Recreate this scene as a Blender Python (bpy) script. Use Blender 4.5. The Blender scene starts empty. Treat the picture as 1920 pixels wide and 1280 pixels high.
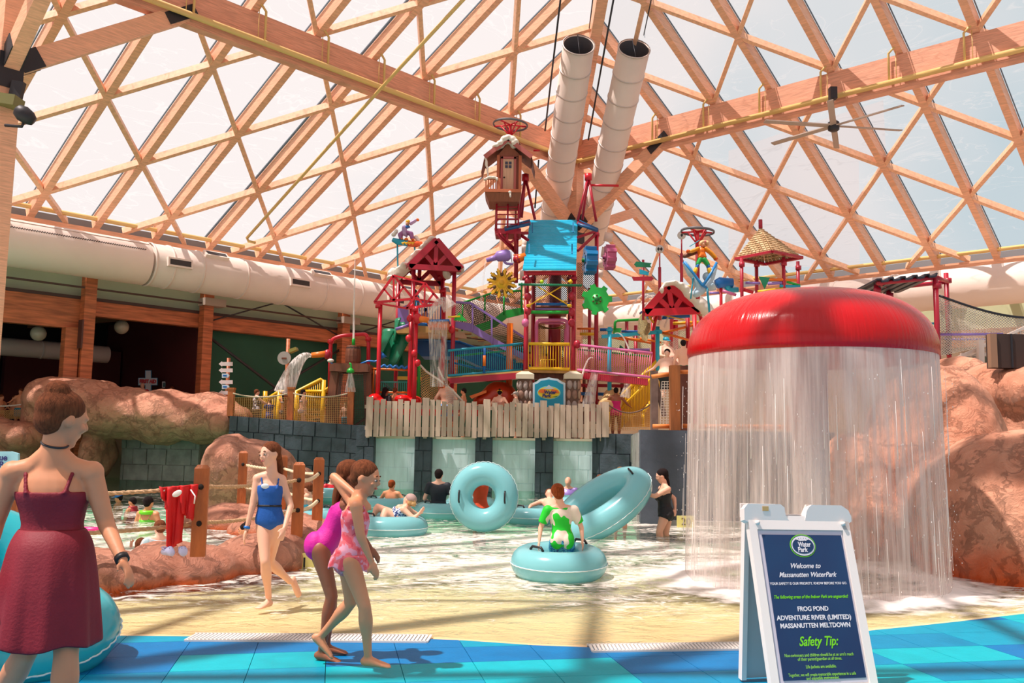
import bpy, math, random
import numpy as np
from mathutils import Vector, Matrix, noise
random.seed(7)
D = bpy.data
C = bpy.context.scene.collection
S_ = bpy.context.scene
PI = math.pi
def V(*a): return Vector(a)

# ---------------------------------------------------------------- camera
F, PITCH, ROLL, CAMZ = 1691.8, 0.10961, -0.01477, 1.42
def make_camera():
    cd = D.cameras.new('camera'); co = D.objects.new('camera', cd); C.objects.link(co)
    cd.sensor_width = 36; cd.lens = F / 1920 * 36; cd.clip_end = 500
    c, s = math.cos(PITCH), math.sin(PITCH)
    R0, U0, Fw = V(1, 0, 0), V(0, -s, c), V(0, c, s)
    cr, sr = math.cos(ROLL), math.sin(ROLL)
    R = R0 * cr - U0 * sr; U = R0 * sr + U0 * cr
    m = Matrix((R, U, -Fw)).transposed().to_4x4(); m.translation = V(0, 0, CAMZ)
    co.matrix_world = m
    S_.camera = co
make_camera()
def ray(px, py):
    X, Y = (px - 960) / F, (640 - py) / F
    cr, sr = math.cos(ROLL), math.sin(ROLL)
    x, y = X * cr + Y * sr, -X * sr + Y * cr
    c, s = math.cos(PITCH), math.sin(PITCH)
    return V(x, c - y * s, s + y * c)
def P(px, py, Y):                      # the point seen at this place of the photograph at forward distance Y
    d = ray(px, py); return V(0, 0, CAMZ) + d * (Y / d.y)
def G(px, py, z=0.0):                  # ... on the level z
    d = ray(px, py); return V(0, 0, CAMZ) + d * ((z - CAMZ) / d.z)
def PXM(Y): return F / Y

# ---------------------------------------------------------------- light
vs = S_.view_settings
vs.view_transform = 'Standard'; vs.look = 'None'; vs.exposure = 0.42; vs.gamma = 1.0; vs.use_curve_mapping = False
SUN_DIR = V(-0.40, -0.17, 0.90).normalized()
def make_light():
    w = D.worlds.new('sky'); S_.world = w; w.use_nodes = True
    nt = w.node_tree; N = nt.nodes; N.clear(); L = nt.links
    out = N.new('ShaderNodeOutputWorld'); bg = N.new('ShaderNodeBackground')
    tc = N.new('ShaderNodeTexCoord'); no = N.new('ShaderNodeTexNoise'); no.inputs['Scale'].default_value = 1.6
    no.inputs['Detail'].default_value = 4; no.inputs['Roughness'].default_value = .55
    cr = N.new('ShaderNodeValToRGB')
    cr.color_ramp.elements[0].position = .40; cr.color_ramp.elements[0].color = (0.46, 0.67, 0.77, 1)
    cr.color_ramp.elements[1].position = .58; cr.color_ramp.elements[1].color = (1.0, 0.94, 0.94, 1)
    sx = N.new('ShaderNodeSeparateXYZ'); ma = N.new('ShaderNodeMath'); ma.operation = 'MULTIPLY_ADD'
    ma.inputs[1].default_value = -0.32; 
    L.new(tc.outputs['Generated'], no.inputs['Vector']); L.new(tc.outputs['Generated'], sx.inputs[0])
    L.new(sx.outputs['X'], ma.inputs[0]); L.new(no.outputs['Fac'], ma.inputs[2])
    L.new(ma.outputs[0], cr.inputs[0]); L.new(cr.outputs[0], bg.inputs[0]); bg.inputs[1].default_value = .64
    L.new(bg.outputs[0], out.inputs[0])
    sd = D.lights.new('sun', 'SUN'); so = D.objects.new('sun', sd); C.objects.link(so)
    sd.energy = 6.4; sd.angle = math.radians(0.9); sd.color = (1.0, 0.88, 0.81)
    so.rotation_euler = SUN_DIR.to_track_quat('Z', 'Y').to_euler(); so.location = (0, 0, 40)
make_light()

# ---------------------------------------------------------------- materials
def lin(c):
    if max(c) > 1.0: c = [x / 255 for x in c]
    return tuple(((x / 12.92) if x <= .04045 else ((x + .055) / 1.055) ** 2.4) for x in c) + (1.0,)
MATS = {}
def mat(name, col, rough=.5, metal=0., var=.0, vscale=6., bump=0., bscale=20., stretch=(1, 1, 1), col2=None, spec=.5, coat=0., detail=4, trans=0.):
    if name in MATS: return MATS[name]
    m = D.materials.new(name); m.use_nodes = True; nt = m.node_tree; N = nt.nodes; L = nt.links
    b = N['Principled BSDF']; c = lin(col)
    b.inputs['Base Color'].default_value = c; b.inputs['Roughness'].default_value = rough
    b.inputs['Metallic'].default_value = metal; b.inputs['Specular IOR Level'].default_value = spec
    b.inputs['Coat Weight'].default_value = coat
    if var or col2 or bump:
        tc = N.new('ShaderNodeTexCoord'); mp = N.new('ShaderNodeMapping'); mp.inputs['Scale'].default_value = stretch
        L.new(tc.outputs['Object'], mp.inputs[0])
    if var or col2:
        no = N.new('ShaderNodeTexNoise'); no.inputs['Scale'].default_value = vscale; no.inputs['Detail'].default_value = detail
        L.new(mp.outputs[0], no.inputs['Vector'])
        r = N.new('ShaderNodeValToRGB'); e = r.color_ramp.elements; e[0].position = .32; e[1].position = .68
        if col2: e[0].color = c; e[1].color = lin(col2)
        else:
            e[0].color = tuple(x * (1 - var) for x in c[:3]) + (1,); e[1].color = tuple(min(1, x * (1 + var)) for x in c[:3]) + (1,)
        L.new(no.outputs['Fac'], r.inputs[0]); L.new(r.outputs[0], b.inputs['Base Color'])
    if bump:
        n2 = N.new('ShaderNodeTexNoise'); n2.inputs['Scale'].default_value = bscale; n2.inputs['Detail'].default_value = 5
        L.new(mp.outputs[0], n2.inputs['Vector'])
        bp = N.new('ShaderNodeBump'); bp.inputs['Strength'].default_value = min(1, bump); bp.inputs['Distance'].default_value = .02 * max(1, bump)
        L.new(n2.outputs['Fac'], bp.inputs['Height']); L.new(bp.outputs[0], b.inputs['Normal'])
    MATS[name] = m; return m
def paint(name, col, rough=.35): return mat(name, col, rough, var=.06, vscale=3, spec=.5)

# ---------------------------------------------------------------- mesh building
class MB:
    def __init__(s): s.v = []; s.f = []; s.sm = []
    def add(s, vs, fs, smooth=False):
        o = len(s.v); s.v.extend(tuple(x) for x in vs); s.f.extend(tuple(i + o for i in f) for f in fs); s.sm.extend([smooth] * len(fs)); return s
    def box(s, c, sx, sy, sz, R=None):
        c = Vector(c); vs = []
        for x in (-.5, .5):
            for y in (-.5, .5):
                for z in (-.5, .5):
                    p = V(x * sx, y * sy, z * sz); vs.append(c + (R @ p if R is not None else p))
        return s.add(vs, [(0, 1, 3, 2), (4, 6, 7, 5), (0, 4, 5, 1), (2, 3, 7, 6), (0, 2, 6, 4), (1, 5, 7, 3)])
    def beam(s, a, b, w, h, up=V(0, 0, 1), off=0.):     # box from a to b, w wide, h along up
        a, b = Vector(a), Vector(b); d = (b - a)
        if d.length < 1e-6: return s
        d.normalize(); x = d.cross(up)
        if x.length < 1e-4: x = d.cross(V(0, 1, 0))
        x.normalize(); u = x.cross(d).normalized()
        vs = []
        for p in (a, b):
            for i in (-.5, .5):
                for j in (-.5, .5): vs.append(p + x * (i * w) + u * (j * h + off))
        return s.add(vs, [(0, 1, 3, 2), (4, 6, 7, 5), (0, 4, 5, 1), (2, 3, 7, 6), (0, 2, 6, 4), (1, 5, 7, 3)])
    def tube(s, pts, r, n=10, cap=True, closed=False, smooth=True, flat=None):
        pts = [Vector(p) for p in pts]; m = len(pts)
        rs = list(r) if isinstance(r, (list, tuple)) else [r] * m
        vs = []; prev = None
        for i, p in enumerate(pts):
            if closed: t = pts[(i + 1) % m] - pts[i - 1]
            else: t = pts[min(i + 1, m - 1)] - pts[max(i - 1, 0)]
            if t.length < 1e-9: t = V(0, 0, 1)
            t.normalize()
            if prev is None:
                a = V(0, 0, 1) if abs(t.z) < .9 else V(0, 1, 0)
                x = t.cross(a).normalized()
            else:
                x = prev - t * prev.dot(t)
                x = x.normalized() if x.length > 1e-6 else t.orthogonal().normalized()
            prev = x; y = t.cross(x)
            for k in range(n):
                an = 2 * PI * k / n
                vs.append(p + (x * math.cos(an) + y * math.sin(an)) * rs[i])
        fs = []
        for i in range(m if closed else m - 1):
            j = (i + 1) % m
            for k in range(n): fs.append((i * n + k, i * n + (k + 1) % n, j * n + (k + 1) % n, j * n + k))
        if cap and not closed:
            fs.append(tuple(range(n - 1, -1, -1))); fs.append(tuple((m - 1) * n + k for k in range(n)))
        return s.add(vs, fs, smooth)
    def rings(s, rings, n=16, cap=True, smooth=True):   # rings: (centre, axis_x vector, axis_y vector)
        vs = []; m = len(rings)
        for c, ax, ay in rings:
            c = Vector(c)
            for k in range(n):
                an = 2 * PI * k / n; vs.append(c + ax * math.cos(an) + ay * math.sin(an))
        fs = [(i * n + k, i * n + (k + 1) % n, (i + 1) * n + (k + 1) % n, (i + 1) * n + k) for i in range(m - 1) for k in range(n)]
        if cap: fs.append(tuple(range(n - 1, -1, -1))); fs.append(tuple((m - 1) * n + k for k in range(n)))
        return s.add(vs, fs, smooth)
    def lathe(s, c, prof, n=24, R=None, cap=True, smooth=True):
        c = Vector(c); rg = []
        for r, z in prof:
            a, b, d = V(max(r, 1e-4), 0, 0), V(0, max(r, 1e-4), 0), V(0, 0, z)
            if R is not None: a, b, d = R @ a, R @ b, R @ d
            rg.append((c + d, a, b))
        return s.rings(rg, n, cap, smooth)
    def ell(s, c, rx, ry, rz, R=None, n=12, m=8):
        prof = [(-PI / 2 + PI * i / m) for i in range(m + 1)]; c = Vector(c); rg = []
        for t in prof:
            k = max(math.cos(t), .02); a, b, d = V(rx * k, 0, 0), V(0, ry * k, 0), V(0, 0, rz * math.sin(t))
            if R is not None: a, b, d = R @ a, R @ b, R @ d
            rg.append((c + d, a, b))
        return s.rings(rg, n)
    def torus(s, c, R_, r, ax=V(0, 0, 1), n=32, m=12, sq=1.0, xs=None, k=1.0, fl=0.):   # sq: squash along the axis, k: stretch along xs
        ax = Vector(ax).normalized(); x = (Vector(xs) - ax * ax.dot(Vector(xs))).normalized() if xs is not None else ax.orthogonal().normalized()
        y = ax.cross(x); c = Vector(c); vs = []
        for i in range(n):
            a = 2 * PI * i / n; d = x * math.cos(a) * k + y * math.sin(a); rr = r * (1 + fl * (i % 2))
            for j in range(m):
                b = 2 * PI * j / m
                vs.append(c + d * R_ + (x * math.cos(a) + y * math.sin(a)) * (rr * math.cos(b)) + ax * (rr * sq * math.sin(b)))
        fs = [(i * m + j, ((i + 1) % n) * m + j, ((i + 1) % n) * m + (j + 1) % m, i * m + (j + 1) % m) for i in range(n) for j in range(m)]
        return s.add(vs, fs, True)
    def prism(s, poly, off):                            # poly: 3-D points of a flat outline, pushed out by vector off
        n = len(poly); off = Vector(off); vs = [Vector(p) for p in poly] + [Vector(p) + off for p in poly]
        return s.add(vs, [tuple(range(n - 1, -1, -1)), tuple(range(n, 2 * n))] + [(i, (i + 1) % n, (i + 1) % n + n, i + n) for i in range(n)])
    def build(s, name, m, parent=None, loc=None):
        me = D.meshes.new(name)
        if loc is None:
            if parent is not None: loc = wloc(parent)
            else:
                a = np.array(s.v); mn, mx = a.min(0), a.max(0); loc = V((mn[0] + mx[0]) / 2, (mn[1] + mx[1]) / 2, mn[2])
        loc = Vector(loc); a = np.array(s.v, dtype=np.float64) - np.array(loc)
        me.from_pydata(a.tolist(), [], s.f)
        me.polygons.foreach_set('use_smooth', s.sm); me.update()
        if m is not None: me.materials.append(m)
        o = D.objects.new(name, me); C.objects.link(o)
        if parent is not None: o.parent = parent; o.location = loc - wloc(parent)
        else: o.location = loc
        return o
def wloc(o):
    p = Vector(o.location)
    while o.parent is not None: o = o.parent; p = p + Vector(o.location)
    return p
def tag(o, label=None, cat=None, group=None, kind=None):
    if label: o['label'] = label
    if cat: o['category'] = cat
    if group: o['group'] = group
    if kind: o['kind'] = kind
    return o
def thing(name, label, cat, loc, group=None, kind=None):
    o = D.objects.new(name, None); C.objects.link(o); o.location = Vector(loc); o.empty_display_size = .1
    return tag(o, label, cat, group, kind)
def fix(o):                                             # outward normals
    import bmesh
    bm = bmesh.new(); bm.from_mesh(o.data); bmesh.ops.recalc_face_normals(bm, faces=bm.faces[:]); bm.to_mesh(o.data); bm.free(); return o
def vpost(mb, px, y0, y1, Y, r, n=10):                  # upright round post seen from y0 (top) to y1 (bottom)
    a = P(px, (y0 + y1) / 2, Y); zt = P(px, y0, Y).z; zb = P(px, y1, Y).z
    mb.tube([(a.x, a.y, zb), (a.x, a.y, zt)], r, n); return V(a.x, a.y, zt), V(a.x, a.y, zb)
def text(body, mat_, parent, loc, xdir, ydir, size, shear=0., extrude=.002, name='lettering', bold=0., align='CENTER', width=None):
    cu = D.curves.new(name, 'FONT'); cu.body = body; cu.size = size; cu.shear = shear; cu.extrude = extrude; cu.offset = bold
    cu.align_x = align; cu.align_y = 'CENTER'; cu.resolution_u = 3
    cu.materials.append(mat_)
    o = D.objects.new(name, cu); C.objects.link(o)
    x = Vector(xdir).normalized(); z = x.cross(Vector(ydir)).normalized(); y = z.cross(x)
    if width:
        bpy.context.view_layer.update(); w0 = o.dimensions.x
        if w0 > 0: x = x * (width / w0)
    m = Matrix((x, y, z)).transposed().to_4x4(); m.translation = Vector(loc) - (wloc(parent) if parent else V(0, 0, 0))
    me = D.meshes.new_from_object(o.evaluated_get(bpy.context.evaluated_depsgraph_get())); me.transform(m)
    D.objects.remove(o); D.curves.remove(cu)
    o = D.objects.new(name, me); C.objects.link(o)
    if parent: o.parent = parent
    return o
S_.cycles.transparent_max_bounces = 28
S_.cycles.max_bounces = 10
S_.cycles.sample_clamp_indirect = 6
# ---------------------------------------------------------------- the hall's own frame: a = distance from the right wall, b = from the left wall (in bays of 2 m)
K = V(1.70294, 46.80734, 0); AZ = .74452; TS = .49313
e1 = V(-math.sin(AZ), -math.cos(AZ), 0); e2 = V(math.cos(AZ), -math.sin(AZ), 0)
LA, LB = 19.66, 29.0; EAVE = 7.603
def B(a, b, z): return K + e1 * (2 * a) + e2 * (2 * b) + V(0, 0, z)
def roofz(a, b): return EAVE + TS * 2 * min(a, b, LA - a, LB - b)
def hit(px, py, b=None, a=None):
    d = ray(px, py); o = V(0, 0, CAMZ)
    if b is not None: t = (2 * b - (o - K).dot(e2)) / d.dot(e2)
    else: t = (2 * a - (o - K).dot(e1)) / d.dot(e1)
    return o + d * t
def ab(p): return ((p - K).dot(e1) / 2, (p - K).dot(e2) / 2)

wood = mat('glulam_timber', (236, 178, 144), .55, var=.16, vscale=3, stretch=(1, 1, 14), bump=.15, bscale=6)
wood2 = mat('strut_timber', (238, 184, 148), .55, var=.14, vscale=5, stretch=(2, 2, 2))
woodg = mat('girder_timber', (222, 160, 132), .55, var=.2, vscale=2.2, stretch=(1, 1, 16), bump=.2, bscale=5)
woodd = mat('stained_timber', (186, 104, 64), .5, var=.35, vscale=1.2, stretch=(1, 1, 12), bump=.2, bscale=5)
steel_d = mat('dark_steel', (52, 52, 58), .5, metal=.4)
yel_pipe = mat('yellow_pipe', (226, 190, 120), .4)
duct_m = mat('duct_grey', (234, 218, 208), .55, var=.04, vscale=1)
duct_w = mat('duct_cream', (240, 224, 214), .6, var=.04, vscale=.5)
def foil_material(name, tint, mixf, st=1.):
    m = D.materials.new(name); m.use_nodes = True; nt = m.node_tree; N = nt.nodes; L = nt.links; N.clear()
    out = N.new('ShaderNodeOutputMaterial'); mx = N.new('ShaderNodeMixShader'); tr = N.new('ShaderNodeBsdfTransparent'); tl = N.new('ShaderNodeBsdfTranslucent')
    tr.inputs[0].default_value = (.97, .97, .97, 1); tl.inputs[0].default_value = tuple(x * .5 for x in lin(tint)[:3]) + (1,)
    tc = N.new('ShaderNodeTexCoord'); mp = N.new('ShaderNodeMapping'); mp.inputs['Scale'].default_value = (.5, .5, 3.2); mp.inputs['Rotation'].default_value = (.2, .1, .5)
    wv = N.new('ShaderNodeTexNoise'); wv.inputs['Scale'].default_value = .8; wv.inputs['Detail'].default_value = 3; wv.inputs['Distortion'].default_value = 1.0
    ri = N.new('ShaderNodeValToRGB'); e = ri.color_ramp.elements; e[0].position = .485; e[0].color = (0, 0, 0, 1); e[1].position = .5; e[1].color = (1, 1, 1, 1)
    x = e.new(.515); x.color = (0, 0, 0, 1)
    ml = N.new('ShaderNodeMath'); ml.operation = 'MULTIPLY_ADD'; ml.inputs[1].default_value = .22 * st; ml.inputs[2].default_value = mixf
    L.new(tc.outputs['Object'], mp.inputs[0]); L.new(mp.outputs[0], wv.inputs[0]); L.new(wv.outputs['Fac'], ri.inputs[0]); L.new(ri.outputs[0], ml.inputs[0])
    L.new(ml.outputs[0], mx.inputs[0]); L.new(tr.outputs[0], mx.inputs[1]); L.new(tl.outputs[0], mx.inputs[2]); L.new(mx.outputs[0], out.inputs[0])
    return m
foil = foil_material('roof_foil', (236, 232, 232), .33)
foil2 = foil_material('roof_foil_patch', (250, 240, 240), .62, .3)

# ---------------------------------------------------------------- roof
ceiling = thing('ceiling', 'glulam timber roof grid with pale foil panels', None, B(LA / 2, LB / 2, EAVE), kind='structure')
def side(k):                                            # returns f(u, v, dz) -> world for the four roof faces; v runs up from the eave
    def f(u, v, dz=0.):
        if k == 0: a, b = u, v
        elif k == 1: a, b = v, u
        elif k == 2: a, b = LA - v, u
        else: a, b = u, LB - v
        return B(a, b, EAVE + TS * 2 * v + dz)
    return f
UP = V(0, 0, 1)
OFFS = [.81, .90, .52, .90]; VMIN = .45
for k in range(4):
    f = side(k); o = OFFS[k]
    nrm = (f(1, 2) - f(0, 2)).cross(f(0, 3) - f(0, 2)).normalized()
    if nrm.z < 0: nrm = -nrm
    LU = LA if k in (0, 3) else LB
    us = [o + i for i in range(0, int(LU))]
    vm = lambda u: min(u, LU - u, LA / 2)
    for u in us:
        t = vm(u)
        if t > VMIN + .2:
            MB().beam(f(u, VMIN, .18), f(u, t, .18), .21, .40, nrm).build('rafter', wood, ceiling)
    ed = sorted([VMIN] + us + [LU - VMIN] + ([LA / 2, LB - LA / 2] if LU == LB else [LA / 2]))
    for i in range(len(ed) - 1):
        u0, u1 = ed[i], ed[i + 1]; t0, t1 = vm(u0), vm(u1)
        pts = [f(u0, VMIN, .44), f(u1, VMIN, .44), f(u1, t1, .44)]
        pts.append(f(u0, t0, .44))
        MB().add(pts, [tuple(range(len(pts)))]).build('foil_panel', foil, ceiling)
        MB().beam(f(u0 + .07, VMIN, .40), f(u0 + .07, max(t0, VMIN + .01), .40), .025, .04, nrm).build('foil_clamp', mat('clamp_grey', (96, 112, 126), .5), ceiling) if t0 > VMIN + .3 else None
    st = MB()
    for i in range(-1, int(LU)):                             # diagonal struts between lattice nodes
        for j in range(0, 10):
            odd = (i + j) % 2
            par = 0 if k in (0,) else 1
            # nodes sit where index parity matches
            ua, va = o + i, j + 0.0
            if ((i if k != 0 else i + 1) + j) % 2: continue
            for dj in (-1, 1):
                ub, vb = ua + 1, va + dj
                pts = []
                n = 12
                # clip by the hips and the eave
                ok = [q for q in (x / 24 for x in range(25)) if VMIN <= va + (vb - va) * q <= min(ua + q, LU - ua - q, LA / 2) + .02]
                if len(ok) < 4: continue
                q0, q1 = ok[0], ok[-1]
                MB().beam(f(ua + q0, va + (vb - va) * q0, .10), f(ua + q1, va + (vb - va) * q1, .10), .13, .22, nrm).build('diagonal_strut', wood2, ceiling)
    # eave sill, fascia and yellow sprinkler main
    MB().beam(f(.3, .42, -.12), f(LU - .3, .42, -.12), .35, .34).build('eave_sill', wood, ceiling)
    MB().beam(f(.2, .2, .30), f(LU - .2, .2, .30), .05, .62).build('eave_fascia', steel_d if k < 0 else mat('grey_fascia', (120, 122, 126), .5, metal=.3), ceiling)
    MB().tube([f(.8, .62, .12), f(LU - .8, .62, .12)], .075, 8).build('sprinkler_pipe', yel_pipe, ceiling)
    for u in us:
        if 1 < u < LU - 1: MB().tube([f(u, .62, .12), f(u, .62, .40), f(u - .1, .68, .46)], .025, 6).build('pipe_hanger', yel_pipe, ceiling)
    # girder at bay 5
    MB().beam(f(5, 5, -.55), f(LU - 5, 5, -.55), .26, 1.02).build('girder', woodg, ceiling)
    MB().tube([f(5.1, 5.13, -.98 + .0) + V(0, 0, 0), f(LU - 5.1, 5.13, -.98)], .085, 8).build('sprinkler_pipe', yel_pipe, ceiling)
    for u in us:
        if 5.2 < u < LU - 5.2:
            h = MB().tube([f(u - .12, 5.13, -.98), f(u - .12, 5.13, -.12), f(u - .02, 5.16, -.02)], .035, 6)
            h.tube([f(u - .02, 5.13, -.98), f(u - .02, 5.13, -.1)], .012, 4)
            h.build('pipe_hanger', yel_pipe, ceiling)
for a, b in ((0, 0), (LA, 0), (0, LB), (LA, LB)):        # hips
    p0 = B(a + (.4 if a == 0 else -.4), b + (.4 if b == 0 else -.4), EAVE + .8 * TS + .05); p1 = B(LA / 2, LA / 2 if b == 0 else LB - LA / 2, roofz(LA / 2, LB / 2) + .05)
    MB().beam(p0, p1, .34, .75).build('hip_rafter', wood, ceiling)
corners = ((5, 5), (LA - 5, 5), (5, LB - 5), (LA - 5, LB - 5))
for a, b in corners:
    pz = 9.15
    sa = 1 if a < LA / 2 else -1; sb = 1 if b < LB / 2 else -1
    c = thing('column', {(5, 5): 'tall timber column behind the blue roofed tower, braced to the roof girders',
                         (LA - 5, 5): 'tall timber column with floodlights at the left edge, braced to the roof girders'}.get((a, b), 'tall timber column braced to the roof girders out of view'), 'column', B(a, b, 0))
    MB().beam(B(a, b, 0), B(a, b, 12.1), .42, .42, e1).build('post', wood, c)
    for da, db in ((1.9, 0), (0, 1.9)):
        p0 = B(a, b, pz); p1 = B(a + sa * da, b + sb * db, 11.75)
        MB().beam(p0, p1, .3, .42).build('brace', wood, c)
        d = (p1 - p0).normalized(); o2 = (e1 if db else e2) * .16
        for s in (-1, 1):
            MB().beam(p1 - d * .55 + o2 * s, p1 + d * .3 + o2 * s, .02, .3).build('steel_plate', steel_d, c)
            MB().beam(p0 + d * .2 + o2 * s, p0 + d * .7 + o2 * s, .02, .44).build('steel_plate', steel_d, c)
    for da, db in ((-1.9, 0), (0, -1.9)):
        p0 = B(a, b, pz); p1 = B(a + sa * da, b + sb * db, roofz(a + sa * da, b + sb * db) - .05)
        MB().beam(p0, p1, .26, .36).build('brace', wood, c)
    MB().beam(B(a, b, pz - .5), B(a, b, pz + .25), .48, .48, e1).build('steel_shoe', steel_d, c)

# whiter, less clear patch of foil in the right slope
def onroof(px, py, dz):
    lo, hi = 8., 60.
    for _ in range(50):
        m = (lo + hi) / 2; p = P(px, py, m); a, b = ab(p)
        if p.z > roofz(a, b) + dz: hi = m
        else: lo = m
    return P(px, py, lo)
for poly in ([(1366, 283), (1530, 228), (1656, 188), (1662, 300), (1610, 302), (1612, 500), (1366, 500)],):
    pts = [onroof(x, y, .42) for x, y in poly]
    MB().add(pts, [tuple(range(len(pts)))]).build('foil_patch', foil2, ceiling)

# long sprinkler branch slanting under the left slope
sb = MB().tube([P(905, -40, 21), P(712, 168, 25.0), P(600, 293, 27.6), P(463, 446, 31), P(466, 452, 31), P(479, 455, 31)], .05, 8)
tag(sb.build('sprinkler_branch', yel_pipe), 'long yellow pipe slanting down under the white roof panels', 'pipe')

# ---------------------------------------------------------------- walls
gwall = mat('pale_green_wall', (168, 178, 148), .8, var=.1, vscale=.6)
dgreen = mat('dark_green_wall', (26, 84, 64), .7, var=.1, vscale=.8)
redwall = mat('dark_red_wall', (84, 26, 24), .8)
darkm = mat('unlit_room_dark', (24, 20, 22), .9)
cream = mat('cream_wall', (214, 202, 180), .8, var=.06, vscale=1)
PZ = 1.45
def wall_b(name, a0, a1, z0, z1, b, m, parent=None, th=.15):
    return MB().add([B(a0, b, z0), B(a1, b, z0), B(a1, b, z1), B(a0, b, z1), B(a0, b - th, z0), B(a1, b - th, z0), B(a1, b - th, z1), B(a0, b - th, z1)],
                    [(0, 1, 2, 3), (7, 6, 5, 4), (0, 4, 5, 1), (3, 2, 6, 7), (1, 5, 6, 2), (0, 3, 7, 4)]).build(name, m, parent)
def wall_a(name, b0, b1, z0, z1, a, m, parent=None, th=.15):
    return MB().add([B(a, b0, z0), B(a, b1, z0), B(a, b1, z1), B(a, b0, z1), B(a - th, b0, z0), B(a - th, b1, z0), B(a - th, b1, z1), B(a - th, b0, z1)],
                    [(3, 2, 1, 0), (4, 5, 6, 7), (1, 5, 4, 0), (7, 6, 2, 3), (2, 6, 5, 1), (4, 7, 3, 0)]).build(name, m, parent)
wl = thing('wall_left', 'pale green wall band over a stained timber beam', None, B(10, .4, 0), kind='structure')
wall_b('wall_panel', .3, 19, 5.5, 7.75, .38, gwall, wl)
wall_b('dark_green_panel', .3, 9.82, 0, 5.6, .32, dgreen, wl)
for a0, a1, z0 in ((11.9, 19, 4.75), (9.87, 11.9, 5.22), (6.9, 9.87, 5.2), (3.9, 6.9, 5.2), (.5, 3.9, 5.2)):
    wall_b('header_beam', a0, a1, z0, 5.72, .52, woodd, wl, .16)
wall_b('beam_flashing', .5, 19, 5.70, 5.8, .54, mat('brown_flashing', (70, 48, 44), .6), wl, .14)
for a in (3.9, 6.9, 9.87, 11.9, 14.9, 17.4):
    c = thing('column', {11.9: 'wall column of doubled stained timber behind the brown rock arch', 9.87: 'slim stained timber wall column beside the dark green panel',
                         6.9: 'slim stained timber wall column left of the barrel fountain'}.get(a, 'slim stained timber wall column out of clear view'), 'column', B(a, .6, 0))
    MB().beam(B(a, .62, 0), B(a, .62, 6.5), .34, .36, e1).build('post', woodd, c)
    if a == 11.9:
        MB().beam(B(a + .22, .56, 0), B(a + .22, .56, 4.75), .34, .42, e1).build('post', woodd, c)
        MB().beam(B(a + .13, .72, 4.1), B(a + .13, .72, 5.0), .3, .05, e1).build('steel_plate', mat('brown_steel', (92, 62, 56), .5, metal=.4), c)
    MB().beam(B(a - .28, .66, 6.1), B(a + .12, .66, 6.1), .5, .26).build('junction_box', mat('beige_box', (180, 160, 146), .6), c) if a < 11 else None
# thin dark sprinkler line and steel cross braces in front of the wall
MB().tube([B(18.5, .66, 6.05), B(.8, .66, 6.05)], .035, 6).build('sprinkler_line', mat('rusty_pipe', (88, 60, 52), .6), wl)
rod = mat('brace_rod', (70, 64, 66), .5, metal=.5)
for a0, a1 in ((6.9, 9.87), (3.9, 6.9)):
    MB().tube([B(a0, .6, 1.5), B(a1, .6, 5.0)], .05, 6).build('cross_brace', rod, wl)
    MB().tube([B(a1, .6, 1.5), B(a0, .6, 5.0)], .05, 6).build('cross_brace', rod, wl)
    MB().tube([B(a0, .6, 5.4), B((a0 + a1) / 2, .6, 6.5)], .03, 6).build('cross_brace', rod, wl)
    MB().tube([B(a1, .6, 5.4), B((a0 + a1) / 2, .6, 6.5)], .03, 6).build('cross_brace', rod, wl)
# dim room behind the opening
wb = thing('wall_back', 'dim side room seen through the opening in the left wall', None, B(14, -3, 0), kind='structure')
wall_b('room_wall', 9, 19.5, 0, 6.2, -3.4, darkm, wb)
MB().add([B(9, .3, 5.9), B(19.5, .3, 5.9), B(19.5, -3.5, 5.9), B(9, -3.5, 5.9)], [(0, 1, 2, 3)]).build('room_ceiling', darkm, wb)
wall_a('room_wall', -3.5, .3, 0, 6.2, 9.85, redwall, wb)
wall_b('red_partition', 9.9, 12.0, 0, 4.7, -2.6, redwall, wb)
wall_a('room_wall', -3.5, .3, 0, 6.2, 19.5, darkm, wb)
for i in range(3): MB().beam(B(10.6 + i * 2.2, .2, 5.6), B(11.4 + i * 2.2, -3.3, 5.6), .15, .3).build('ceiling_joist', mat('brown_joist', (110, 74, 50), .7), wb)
wr = thing('wall_right', 'cream and pale green wall under the right roof slope', None, B(.4, 10, 0), kind='structure')
wall_a('wall_panel', .3, 25, 5.5, 7.75, .38, mat('pale_green_wall2', (190, 196, 160), .8, var=.05, vscale=.8), wr)
wall_a('wall_panel', .3, 25, 0, 5.5, .34, cream, wr)
wall_a('header_beam', .5, 25, 5.0, 5.6, .5, wood, wr, .12)
wn = MB()
for b in (9.4, 10.6, 11.8, 13.0, 14.2):
    w = thing('window_%d' % int(b), 'white framed window in the cream wall', None, B(.42, b, 3), kind='structure')
    wall_a('window_frame', b - .4, b + .4, 2.4, 4.8, .40, mat('window_white', (216, 210, 204), .5), w, .05)
    wall_a('pane', b - .34, b - .02, 2.55, 4.65, .42, mat('window_dark', (66, 84, 70), .2), w, .03)
    wall_a('pane', b + .02, b + .34, 2.55, 4.65, .42, mat('window_dark', (66, 84, 70), .2), w, .03)
w3 = thing('wall_near', 'pale wall behind the viewer', None, B(LA, 10, 0), kind='structure')
for z0, z1 in ((0, .9), (7.0, 7.75)):  # unseen walls, middle height left open to let more daylight in
    wall_a('wall_panel', .3, 28.7, z0, z1, LA - .2, cream, w3); wall_b('wall_panel', .3, 19.4, z0, z1, LB - .2, cream, w3)

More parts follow.
